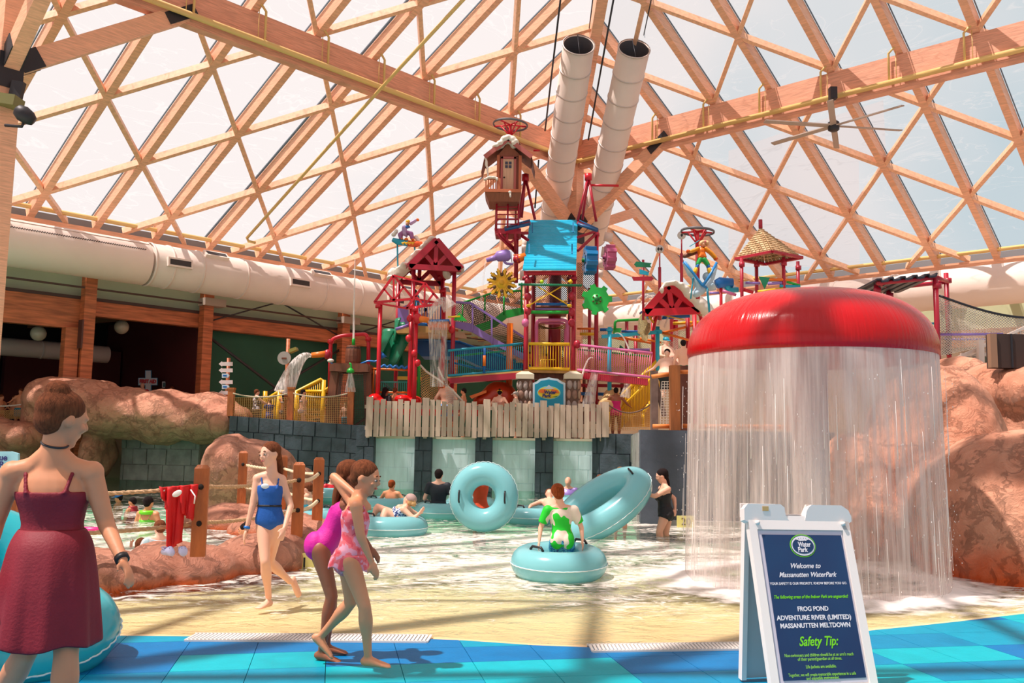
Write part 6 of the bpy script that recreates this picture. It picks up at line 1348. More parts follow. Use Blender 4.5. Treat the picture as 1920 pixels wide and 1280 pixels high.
snowblob(t, limb([(1284, 493), (1298, 516), (1310, 536)], 4, 8) + limb([(1342, 500), (1330, 525), (1318, 540)], 3.5, 9) + [(1325, 518, 8, 8), (1312, 545, 11, 9), (1335, 536, 9, 7), (1306, 550, 8, 8)], Yk + .15, 'snow', .03, .2, mat('ice_snow', (176, 206, 224), .5)); bar(t, 'ski_pole', (1293, 462), (1312, 450), Yk, .8, TEAL); bar(t, 'blue_prop', (1326, 540), (1331, 592), Yk, 2.2, TEAL); bar(t, 'blue_prop', (1300, 520), (1295, 560), Yk, 1.4, TEAL)
snowblob(t, limb([(1284, 480), (1305, 474)], 4.5, 3), Yk + .2, 'log', .03, .12, BRN)
Yk = 27.6; t = thing('snowboarder_statue', 'painted snowboarder statue grabbing a flame patterned board above the gabled roof', 'statue', P(760, 465, Yk))
figure(t, [('helmet', paint('helmet_yellow', (236, 176, 30)), [(765, 416, 5, 4.5)]), ('head', SK, [(764, 420, 4, 4.5)]), ('scarf', BLU, [(762, 426, 3.6, 3), (767, 425, 3, 2)]), ('jacket', paint('jacket_lilac', (176, 150, 196)), [(758, 428, 5, 7), (756, 436, 4, 6)] + limb([(770, 419), (780, 413)], 3, 2.4) + limb([(760, 430), (762, 442)], 3.2, 2.6)),
    ('trousers', paint('trousers_plum', (150, 96, 150)), limb([(756, 436), (750, 440), (752, 447)], 4.6, 4) + limb([(762, 436), (771, 438), (773, 447)], 4.6, 4)), ('gloves', ORG, [(783, 412, 4, 2.6), (762, 449, 4, 4)]), ('boots', paint('boot_orange', (226, 120, 40)), [(753, 448, 4, 2.6), (774, 449, 4, 2.6)])], Yk, .03)
MB().tube([P(736, 449, Yk), P(745, 453, Yk), P(765, 456, Yk)], [w2(4, Yk), w2(6, Yk), w2(6, Yk)], 10).build('board_tail', TEAL, t); MB().tube([P(765, 456, Yk), P(780, 458, Yk), P(792, 456, Yk)], [w2(6, Yk), w2(6, Yk), w2(3.5, Yk)], 10).build('board_nose', paint('board_flame', (230, 90, 40)), t)
for x in (754, 760, 766, 772): MB().tube([P(x, 457, Yk - .35), P(x + 6, 453, Yk - .35)], [.05, .01], 6).build('flame', YEL, t)
snowblob(t, [(738, 440, 5, 4), (743, 434, 4, 5), (780, 445, 5, 4), (784, 450, 4, 4)], Yk + .1, 'snow', .03, .1); bar(t, 'prop', (745, 458), (746, 503), Yk, 1.6, TEAL); bar(t, 'prop', (777, 460), (779, 480), Yk, 1.6, TEAL)
# shingled pyramid roof shelter
Ys2 = 22; t = thing('shelter', 'shelter with a wood shingled pyramid roof on red posts', 'shelter', P(1440, 560, Ys2)); apx = P(1419, 431, Ys2 + .0); h0 = P(1387, 482, Ys2 - .4); wv_ = w2(60, Ys2)
cen = V(P(1447, 482, Ys2).x, Ys2 + .7, 0); zb = P(1440, 484, Ys2).z; zt = P(1419, 432, Ys2).z + .25
yaw = .62; cen = V(P(1441, 482, Ys2).x, Ys2, 0); hwid = .56
cs = [cen + Matrix.Rotation(yaw, 3, 'Z') @ V(sx * hwid * 1.0, sy * hwid, 0) + V(0, 0, zb) for sx, sy in ((-1, -1), (1, -1), (1, 1), (-1, 1))]
top = V(P(1424, 431, Ys2).x, Ys2 - .1, zt - .22)
for i in range(4):
    a_, b_ = cs[i], cs[(i + 1) % 4]; n_ = (b_ - a_).cross(top - a_).normalized()
    if n_.z < 0: n_ = -n_
    for j in range(12):
        f0, f1 = j / 12, (j + 1) / 12; p0, p1, p2, p3 = a_.lerp(top, f0), b_.lerp(top, f0), b_.lerp(top, f1 + .02), a_.lerp(top, f1 + .02); nk = max(1, 9 - j * 3 // 4)
        for k in range(nk):
            u0, u1 = k / nk + .01, (k + 1) / nk - .01; q0, q1, q2, q3 = p0.lerp(p1, u0), p0.lerp(p1, u1), p3.lerp(p2, u1), p3.lerp(p2, u0)
            MB().add([q0 + n_ * .035, q1 + n_ * .035, q2 + n_ * .01, q3 + n_ * .01, q0, q1, q2, q3], [(0, 1, 2, 3), (0, 4, 5, 1), (3, 2, 6, 7), (1, 5, 6, 2), (0, 3, 7, 4)]).build('shingle', mat('shingle_wood_%d' % ((k + j) % 3), [(196, 164, 122), (180, 146, 106), (208, 178, 138)][(k + j) % 3], .8), t)
    MB().beam(a_, b_, .1, .06).build('eave_beam', DRED, t)
MB().tube([top, top + V(0, 0, .22)], .05, 8).build('finial', DRED, t)
for px, y0, y1, Y in ((1391, 484, 600, 21.5), (1419, 484, 600, 22.6), (1470, 482, 600, 21.6), (1497, 490, 600, 22.6)): pole(t, 'post', px, y0, y1, Y, 3.4, DRED, collars=(y0 + 12,))
for a_, b_, c_, r_ in (((1388, 541), (1412, 548), RED, 3.5), ((1398, 530), (1425, 531), PUR, 2.6), ((1440, 524), (1494, 525), ORG, 3), ((1440, 532), (1466, 530), PUR, 3), ((1421, 547), (1468, 541), YEL, 3), ((1475, 528), (1500, 535), GRN, 2.4), ((1462, 536), (1500, 537), TEAL, 3), ((1355, 545), (1380, 553), PNK, 3)): bar(t, 'coloured_pipe', a_, b_, 21.6, r_, c_)
flat(t, 'pennant', [(1423, 518), (1444, 520), (1434, 542)], 21.4, .03, DGRN)
t = thing('water_cannon', 'blue water cannon between the skier statue and the shingled shelter', 'cannon', P(1360, 540, 23)); MB().tube([P(1343, 533, 23), P(1350, 530, 23), P(1374, 530, 23)], [.12, .15, .12], 12).build('body', BLU, t); MB().tube([P(1362, 534, 23), P(1368, 544, 23), P(1384, 543, 23)], [.1, .08, .07], 10).build('grip', TEAL, t); pole(t, 'stand', 1352, 536, 600, 23, 3, RED); bar(t, 'post_bar', (1331, 549), (1348, 549), 23, 2.4, PUR)
# red canopy, net walkway, stair at the right
Yc = 18; t = thing('canopy', 'red pipe canopy with a dark corrugated top right of the mushroom', 'canopy', P(1705, 660, Yc))
for px, y0, y1, Y in ((1757, 522, 700, Yc - .3), (1777, 512, 680, Yc + 1.2), (1645, 530, 680, Yc + .1), (1668, 540, 680, Yc + 1.2)): pole(t, 'post', px, y0, y1, Y, 5 if px == 1757 else 4.4, DRED, 12, collars=(y0 + 14,))
bar(t, 'top_pipe', (1645, 531), (1757, 520), Yc - .2, 4, DRED, Yc - .3); bar(t, 'top_pipe', (1668, 540), (1777, 528), Yc + 1.2, 4, DRED, Yc + 1.2); bar(t, 'top_pipe', (1757, 520), (1777, 528), Yc - .3, 4, DRED, Yc + 1.2); bar(t, 'top_pipe', (1645, 531), (1668, 540), Yc - .1, 3.4, DRED, Yc + 1.2)
mb = MB(); vs = []; A_, B_ = P(1644, 527, Yc - .3), P(1756, 516, Yc - .4); dp = V(.1, 1.9, .0); n = 60
for i in range(n + 1):
    f = i / n; zz = .055 * (1 if (i // 3) % 4 < 2 else 0); p = A_.lerp(B_, f) + V(0, 0, zz); vs += [p, p + dp]
mb.add(vs, [(i * 2, i * 2 + 2, i * 2 + 3, i * 2 + 1) for i in range(n)]); o = mb.build('corrugated_top', mat('canopy_navy', (40, 50, 66), .4), t); sd = o.modifiers.new('thick', 'SOLIDIFY'); sd.thickness = .03
t = thing('rail_blue', 'short blue railing behind the right edge of the mushroom', 'railing', P(1740, 662, 18.6)); railing(t, (1728, 607), (1752, 606), (1728, 660), (1752, 660), 18.6, 5, TEAL, r=2, rb=.8); bar(t, 'mid_rail', (1728, 620), (1754, 619), 18.6, 2, TEAL)
t = thing('net_walkway', 'white netted walkway with purple bars right of the red canopy', 'walkway', P(1840, 670, 18))
def atn(u): return 555 + 42 * math.sin(min(1, u) * PI / 2) if u < 1 else 590
for i in range(8):
    u0, u1 = i / 8, (i + 1) / 8; x0, x1 = 1761 + 180 * u0, 1761 + 180 * u1; net(t, [(x0, atn(u0)), (x1, atn(u1)), (x1, 668 - 40 * u1), (x0, 668 - 40 * u0)], 18 - u0 * .0, 5.2, NETW, r=.55)
MB().tube([P(1761 + 180 * i / 10, atn(i / 10) - 1, 17.95) for i in range(11)], .025, 6).build('top_rope', steel_d, t)
net(t, [(1764, 570), (1785, 572), (1785, 665), (1764, 665)], 18.6, 5, NETD, r=.5)
bar(t, 'purple_bar', (1764, 627), (1880, 626), 17.9, 2.4, PUR); bar(t, 'purple_bar', (1772, 636), (1870, 636), 18.9, 2, PUR)
t = thing('stair_railing', 'weathered white stair railing beside the dark box', 'railing', P(1850, 675, 16.5)); WR = mat('white_rail', (206, 192, 180), .6)
beamp(t, 'hand_rail', (1790, 673), (1925, 612), 16.5, 6, 5, WR); beamp(t, 'bottom_rail', (1800, 684), (1925, 632), 16.5, 5, 5, WR); beamp(t, 'mid_rail', (1820, 668), (1925, 625), 16.6, 4, 3, WR)
for x, y0, y1 in ((1838, 637, 680), (1806, 662, 676)): beamp(t, 'rail_post', (x, y0), (x, y1), 16.4, 10 if x == 1838 else 5, 10, WR)
for i in range(8): x = 1850 + i * 9; beamp(t, 'baluster', (x, 648 - i * 4), (x, 668 - i * 4), 16.5, 3, 3, WR)
t = thing('dark_box', 'dark brown boxed platform end at the right edge above the rocks', 'box', P(1900, 690, 13.6)); q = P(1870, 688, 13.6); q2 = P(1870, 624, 13.6)
MB().box((q.x + .45, 13.8, (q.z + q2.z) / 2), .9, .2, q2.z - q.z).build('side', mat('box_brown', (60, 42, 36), .7), t); MB().box((q.x, 13.72, (q.z + q2.z) / 2), .1, .1, q2.z - q.z).build('corner_post', mat('box_post', (150, 116, 92), .7), t); MB().box((q.x + .28, 13.69, (q.z + q2.z) / 2), .02, .03, q2.z - q.z).build('seam', steel_d, t)

# ---------------------------------------------------------------- picket fence in front of the plaza
t = thing('picket_fence', 'weathered grey-brown picket fence along the top of the spillway wall', 'fence', V(P(900, 800, 25.5).x, 25.5, 1.5)); r = random.Random(12)
pk = [mat('picket_%d' % i, c, .8, var=.12, vscale=3, stretch=(5, 5, .6)) for i, c in enumerate(((196, 168, 152), (182, 156, 140), (206, 178, 160)))]
x = 686.0; i = 0
wide = (690, 797, 908, 1019, 1127)
while x < 1132:
    isw = any(abs(x - q) < 6 for q in wide); w_ = 12.5 if isw else 9.3 + r.uniform(-.5, .5)
    base = 744 + (x - 686) * .023
    yt = base + (0 if isw else r.uniform(2, 9)) - (0 if not isw else 1); yb = 818 + (x - 686) * .006 + r.uniform(-2, 2)
    if not isw and any(abs(x + w_ / 2 - q) < 5 for q in wide): yt -= 2
    Y = 25.5 + r.uniform(-.01, .01) - (.06 if isw else 0); a = P(x + w_ / 2, 780, Y); hw = w2(w_ / 2, Y); tilt = r.uniform(-.012, .012)
    z0, z1 = P(x, yb, Y).z, P(x, yt, Y).z
    MB().add([(a.x - hw, Y, z0), (a.x + hw, Y, z0), (a.x + hw + tilt, Y, z1), (a.x - hw + tilt, Y, z1 + r.uniform(-.01, .01)), (a.x - hw, Y + .03, z0), (a.x + hw, Y + .03, z0), (a.x + hw + tilt, Y + .03, z1), (a.x - hw + tilt, Y + .03, z1)],
             [(0, 1, 2, 3), (7, 6, 5, 4), (0, 4, 5, 1), (3, 2, 6, 7), (1, 5, 6, 2), (0, 3, 7, 4)]).build('picket', pk[r.randrange(3)], t)
    x += w_ + 2.0
for y in (762, 802): MB().beam(P(684, y, 25.57), P(1133, y + 6, 25.57), .05, .10).build('fence_rail', pk[1], t)
for q in wide: a = P(q + 1, 780, 25.65); MB().box((a.x, 25.66, 2.0), .1, .1, 1.1).build('fence_post', pk[0], t)
# first aid sign
fw = mat('aid_white', (206, 204, 206), .5); Yq = 33.2; t = thing('first_aid_sign', 'white cross shaped first aid sign in the dim side room', 'sign', P(277, 730, Yq))
flat(t, 'cross_back', [(272, 694), (283.5, 694), (283.5, 708), (295, 708), (295, 722), (283.5, 722), (283.5, 745), (272, 745), (272, 722), (259, 722), (259, 708), (272, 708)], Yq, .06, mat('aid_blue', (90, 160, 200), .5))
flat(t, 'cross_face', [(273, 695), (282.5, 695), (282.5, 709), (294, 709), (294, 721), (282.5, 721), (282.5, 744), (273, 744), (273, 721), (260, 721), (260, 709), (273, 709)], Yq - .02, .02, fw)
text('FIRST AID', mat('aid_red', (190, 30, 40), .5), t, P(277, 715, Yq - .05), V(1, 0, 0), V(0, 0, 1), w2(9, Yq), 0, .005, bold=.012, width=w2(31, Yq))
t = thing('wall_notice', 'small framed white notice beside the first aid sign', 'notice', P(309, 722, 33.4)); flat(t, 'frame', [(304, 715), (313, 715), (313, 727), (304, 727)], 33.4, .04, fw); flat(t, 'print', [(305.5, 717), (311.5, 717), (311.5, 725), (305.5, 725)], 33.37, .02, mat('notice_dark', (60, 90, 90), .5))
t = thing('wall_sign', 'pale blue sign with dark lettering at the left edge, over the river', 'sign', P(8, 870, 14)); flat(t, 'board', [(-40, 846), (20, 846), (34, 850), (34, 890), (-40, 890)], 14, .05, mat('sign_sky', (150, 206, 222), .5))
text('ue', mat('sign_navy_text', (40, 40, 110), .4), t, P(6, 858, 13.95), V(1, 0, 0), V(0, 0, 1), .13, 0, .004, bold=.004); text('R', mat('sign_navy_text', (40, 40, 110), .4), t, P(3, 871, 13.95), V(1, 0, 0), V(0, 0, 1), .13, 0, .004, bold=.004)
# ---------------------------------------------------------------- swim tubes
def vinyl(name, col):
    m, N, L = node_mat(name); out = N.new('ShaderNodeOutputMaterial'); b = N.new('ShaderNodeBsdfPrincipled'); b.inputs['Base Color'].default_value = lin(col); b.inputs['Roughness'].default_value = .2; b.inputs['Coat Weight'].default_value = .4
    tl = N.new('ShaderNodeBsdfTranslucent'); tl.inputs[0].default_value = lin(col); mx = N.new('ShaderNodeMixShader'); mx.inputs[0].default_value = .3; L.new(b.outputs[0], mx.inputs[1]); L.new(tl.outputs[0], mx.inputs[2]); L.new(mx.outputs[0], out.inputs[0]); return m
AQ = vinyl('vinyl_aqua', (140, 212, 220)); AQ2 = vinyl('vinyl_turquoise', (50, 196, 208)); BLKR = mat('handle_black', (26, 28, 32), .5)
def tube_ring(label, c, R_=.34, r=.175, ax=V(0, 0, 1), m=AQ, k=1., xs=None, handles=True, sq=1.):
    c = Vector(c); t = thing('swim_tube', label, 'swim tube', c, 'pale blue swim tubes'); ax = Vector(ax).normalized(); MB().torus(c, R_, r, ax, 72, 20, sq, xs, k).build('ring', m, t)
    x = (Vector(xs) - ax * ax.dot(Vector(xs))).normalized() if xs is not None else ax.orthogonal().normalized(); y = ax.cross(x); n = 120; pts = []
    for i in range(n): a = 2 * PI * i / n; e = r + .004 + .006 * math.sin(i * 2.1); pts.append(c + (x * math.cos(a) * k + y * math.sin(a)) * R_ + (x * math.cos(a) + y * math.sin(a)) * e)
    MB().tube(pts, .006, 5, closed=True).build('weld_seam', mat('seam_white', (214, 232, 232), .4), t)
    if handles:
        for s in (-1, 1):
            a = c + x * (s * R_ * k) + ax * r * sq; MB().tube([a - y * .09, a - y * .06 + ax * .035, a + y * .06 + ax * .035, a + y * .09], .014, 6).build('handle', BLKR, t)
    return t

# ---------------------------------------------------------------- people
SKINS = dict(fair=mat('skin_fair', (236, 178, 150), .5, var=.05, vscale=5), pale=mat('skin_pale', (236, 186, 162), .5, var=.05, vscale=5), tan=mat('skin_tan', (220, 146, 106), .5, var=.06, vscale=5), brown=mat('skin_brown', (150, 88, 60), .5, var=.06, vscale=5), dark=mat('skin_dark', (110, 62, 44), .5, var=.06, vscale=5))
def hairm(n, c): return mat('hair_' + n, c, .85, spec=.15, var=.35, vscale=14, stretch=(6, 6, 1), bump=.5, bscale=60)
HAIR = dict(dark=hairm('dark', (34, 24, 24)), brown=hairm('brown', (112, 62, 38)), red=hairm('auburn', (140, 66, 30)), blond=hairm('fair', (206, 168, 116)), grey=hairm('grey', (160, 146, 138)))
def lerp(a, b, t): return a + (b - a) * t
TORSO = [(-.12, .05, .05), (-.06, .125, .095), (.04, .168, .115), (.16, .162, .11), (.30, .138, .10), (.44, .122, .092), (.58, .132, .10), (.74, .152, .112), (.88, .150, .102), (.97, .125, .08), (1.04, .08, .062), (1.10, .05, .05)]
class Body:
    def __init__(s, J, k, fw=1., belly=0., fem=False, hs=1., face=None):
        s.J, s.k, s.fw, s.belly, s.fem, s.hs = J, k, fw, belly, fem, hs
        s.sm = (J['sL'] + J['sR']) / 2; s.hm = (J['hL'] + J['hR']) / 2; s.sp = (s.sm - s.hm)
        s.face = Vector(face).normalized()
        s.up = (J['hd'] - J['nk']).normalized()
        s.fwd = (s.face - s.up * s.face.dot(s.up)).normalized(); s.side = s.fwd.cross(s.up).normalized()
    def ring(s, t, inf=0.):
        for (t0, w0, d0), (t1, w1, d1) in zip(TORSO, TORSO[1:]):
            if t <= t1: break
        q = max(0, min(1, (t - t0) / (t1 - t0))); w, d = lerp(w0, w1, q), lerp(d0, d1, q)
        k = s.k * s.fw; b = s.belly * math.exp(-((t - .33) / .2) ** 2) * k
        lat = (s.J['hR'] - s.J['hL']).normalized().lerp((s.J['sR'] - s.J['sL']).normalized(), max(0, min(1, t))).normalized()
        sp = s.sp.normalized(); fr = sp.cross(lat).normalized()
        if fr.dot(s.torso_f) < 0: fr = -fr
        c = s.hm + s.sp * t + fr * (b * .5) + fr * (.02 * k * math.sin(t * PI))
        return c, lat * (w * k + inf + b * .4), fr * (d * k + inf + b * .6)
    def torso(s, mb, t0=-.12, t1=1.10, inf=0., n=14):
        rg = [s.ring(t0 + (t1 - t0) * i / n, inf) for i in range(n + 1)]; mb.rings(rg, 20)
        if s.fem and t1 > .8:
            for g in (-1, 1):
                c, ax, ay = s.ring(.70, inf); mb.ell(c + ax * (.46 * g) + ay * .62, .06 * s.k + inf, .06 * s.k + inf, .06 * s.k + inf)
        if t0 < .1:                                        # seat
            for g in (-1, 1): c, ax, ay = s.ring(.02, inf); mb.ell(c + ax * (.45 * g) - ay * .35, .085 * s.k * s.fw + inf, .085 * s.k * s.fw + inf, .095 * s.k + inf)
    def seg(s, mb, a, b, ra, rb, inf=0., q0=0., q1=1., bulge=0., n=6):
        a, b = Vector(a), Vector(b); pts, rs = [], []
        for i in range(n + 1): q = q0 + (q1 - q0) * i / n; pts.append(a.lerp(b, q)); rs.append(lerp(ra, rb, q) * s.k * s.lf + bulge * s.k * math.sin(PI * min(1, q * 1.4)) * (1 if q < .72 else 0) + inf)
        mb.tube(pts, rs, 12); return pts
    lf = 1.
    def limbs(s, mb, inf=0.):
        J, k = s.J, s.k
        for g in 'LR':
            if J.get('e' + g) is not None:
                S, E_, W = J['s' + g], J['e' + g], J['w' + g]; mb.ell(S, .056 * k * s.lf, .056 * k * s.lf, .056 * k * s.lf); s.seg(mb, S, E_, .050, .038, inf); mb.ell(E_, .037 * k * s.lf, .037 * k * s.lf, .037 * k * s.lf); s.seg(mb, E_, W, .039, .024, inf)
                mb.tube([s.sm + (S - s.sm) * .35 + V(0, 0, .03 * k), S], [.05 * k, .05 * k], 10)
            if J.get('k' + g) is not None:
                H, Kn = J['h' + g], J['k' + g]; mb.ell(H, .085 * k * s.lf, .085 * k * s.lf, .085 * k * s.lf); s.seg(mb, H, Kn, .086, .052, inf, bulge=.0); mb.ell(Kn, .052 * k * s.lf, .052 * k * s.lf, .054 * k * s.lf)
                if J.get('a' + g) is not None:
                    A = J['a' + g]; pts, rs = [], []
                    for i in range(9): q = i / 8; pts.append(Kn.lerp(A, q)); rs.append((.050 + (.034 - .050) * q + .014 * math.exp(-((q - .3) / .2) ** 2)) * k * s.lf)
                    mb.tube(pts, rs, 12)
    def hand(s, mb, g, d=None, spread=.25, curl=.5, pn=None):
        J, k = s.J, s.k
        if J.get('e' + g) is None: return
        W = J['w' + g]; d = (Vector(d) if d is not None else (W - J['e' + g])).normalized(); n = Vector(pn) if pn is not None else (s.hm - W); n = (n - d * n.dot(d)); n = n.normalized() if n.length > 1e-4 else d.orthogonal()
        x = d.cross(n).normalized(); R = Matrix((x, n, d)).transposed(); mb.ell(W + d * .045 * k, .038 * k, .017 * k, .055 * k, R, 10, 6)
        for i, L_ in enumerate((.066, .076, .072, .056)):
            o = (i - 1.5) * .0185 * k; p0 = W + d * .075 * k + x * o; p1 = p0 + (d + x * o * spread / (.03 * k) * .3 + n * curl * .3).normalized() * L_ * .5 * k; p2 = p1 + (d + n * curl * 1.1).normalized() * L_ * .5 * k; mb.tube([p0, p1, p2], [.0095 * k, .0088 * k, .0065 * k], 6)
        p0 = W + d * .025 * k - x * .026 * k; p1 = p0 + (d * .6 - x * .8 + n * .3).normalized() * .035 * k; mb.tube([p0, p1, p1 + (d - x * .15 + n * .3).normalized() * .03 * k], [.012 * k, .0105 * k, .008 * k], 6)
    def foot(s, mb, g, f=None):
        J, k = s.J, s.k
        if J.get('a' + g) is None: return
        A = J['a' + g]; f = Vector(f).normalized() if f is not None else s.torso_f; dn = V(0, 0, -1) if abs(f.z) < .7 else s.torso_f * (-1 if f.z < 0 else 1); dn = (dn - f * dn.dot(f)).normalized(); x = f.cross(dn).normalized(); R = Matrix((x, dn, f)).transposed()
        mb.ell(A + dn * .045 * k - f * .018 * k, .032 * k, .035 * k, .04 * k, R, 10, 6); rg = []
        for q, w, h in ((-.03, .028, .03), (.03, .034, .036), (.08, .040, .026), (.13, .044, .018), (.165, .038, .013)): rg.append((A + f * q * k + dn * (.078 - h) * k, x * w * k, dn * h * k))
        mb.rings(rg, 12)
        for i in range(5): o = (i - 2) * .0165 * k; p = A + f * (.155 - abs(i - 1) * .007) * k + x * o + dn * .066 * k; mb.tube([p, p + f * .028 * k], [.0095 * k if i else .012 * k, .008 * k], 6)
    def head(s, mb):
        h = s.k * s.hs; c, u, f, x = s.J['hd'], s.up, s.fwd, s.side; R = Matrix((x, f, u)).transposed()
        mb.ell(c + u * .02 * h - f * .008 * h, .072 * h, .092 * h, .088 * h, R, 18, 12); mb.ell(c - u * .042 * h + f * .022 * h, .052 * h, .062 * h, .062 * h, R, 14, 10); mb.ell(c - u * .085 * h + f * .055 * h, .024 * h, .024 * h, .020 * h, R)
        mb.ell(c + f * .078 * h + u * .022 * h, .05 * h, .014 * h, .012 * h, R)
        mb.tube([c + f * .084 * h + u * .015 * h, c + f * .102 * h - u * .018 * h], [.008 * h, .014 * h], 8); mb.ell(c + f * .096 * h - u * .020 * h, .015 * h, .013 * h, .009 * h, R); mb.ell(c + f * .080 * h - u * .048 * h, .022 * h, .010 * h, .010 * h, R)
        for g in (-1, 1): mb.ell(c + x * g * .072 * h - u * .005 * h - f * .005 * h, .010 * h, .018 * h, .028 * h, R); mb.ell(c + f * .068 * h + x * g * .036 * h - u * .02 * h, .02 * h, .016 * h, .018 * h, R)
        mb.tube([s.sm.lerp(s.J['nk'], .25), s.J['nk'], c - u * .04 * h - f * .015 * h], [.066 * s.k, .055 * s.k, .048 * s.k], 12)
        for g in 'LR': mb.tube([s.J['nk'], s.sm + (s.J['s' + g] - s.sm) * .62], [.046 * s.k, .05 * s.k], 10)
def remesh(o, v, sm=2):
    md = o.modifiers.new('remesh', 'REMESH'); md.mode = 'VOXEL'; md.voxel_size = v; md.use_smooth_shade = True; s = o.modifiers.new('smooth', 'SMOOTH'); s.factor = .5; s.iterations = sm; return o
LOCAL = dict(hd=(0, .01, 1.545), nk=(0, -.015, 1.415), sL=(-.165, 0, 1.365), sR=(.165, 0, 1.365), eL=(-.235, -.03, 1.09), eR=(.235, -.03, 1.09), wL=(-.25, .06, .86), wR=(.25, .06, .86),
             hL=(-.085, 0, .88), hR=(.085, 0, .88), kL=(-.10, .03, .47), kR=(.10, .03, .47), aL=(-.10, -.01, .09), aR=(.10, -.01, .09))
POSES = dict(stand={}, walk=dict(kL=(-.09, .14, .50), aL=(-.09, .10, .10), kR=(.09, -.02, .47), aR=(.09, -.25, .16)),
             wade=dict(eL=(-.26, .02, 1.12), wL=(-.24, .22, 1.06), eR=(.26, .02, 1.12), wR=(.24, .22, 1.06)), reach=dict(eL=(-.2, .2, 1.2), wL=(-.15, .42, 1.15), eR=(.2, .2, 1.2), wR=(.15, .42, 1.15)),
             hips=dict(eL=(-.32, -.06, 1.12), wL=(-.17, .06, .98), eR=(.32, -.06, 1.12), wR=(.17, .06, .98)), lean=dict(eL=(-.34, .05, 1.16), wL=(-.44, .25, 1.08), eR=(.34, .05, 1.16), wR=(.44, .25, 1.08)),
             sit=dict(hd=(0, -.10, 1.50), nk=(0, -.13, 1.375), sL=(-.16, -.10, 1.33), sR=(.16, -.10, 1.33), hL=(-.09, .05, .90), hR=(.09, .05, .90), kL=(-.13, .46, 1.02), kR=(.13, .46, 1.02), aL=(-.13, .62, .66), aR=(.13, .62, .66), eL=(-.27, .02, 1.12), wL=(-.30, .25, 1.08), eR=(.27, .02, 1.12), wR=(.30, .25, 1.08)),
             recline=dict(hd=(0, -.42, 1.25), nk=(0, -.34, 1.14), sL=(-.16, -.30, 1.12), sR=(.16, -.30, 1.12), hL=(-.09, .10, .92), hR=(.09, .10, .92), kL=(-.12, .50, 1.08), kR=(.12, .50, 1.08), aL=(-.12, .85, .90), aR=(.12, .85, .90), eL=(-.36, -.25, 1.05), wL=(-.42, 0, 1.02), eR=(.36, -.25, 1.05), wR=(.42, 0, 1.02)))
BUST = ('kL', 'kR', 'aL', 'aR')
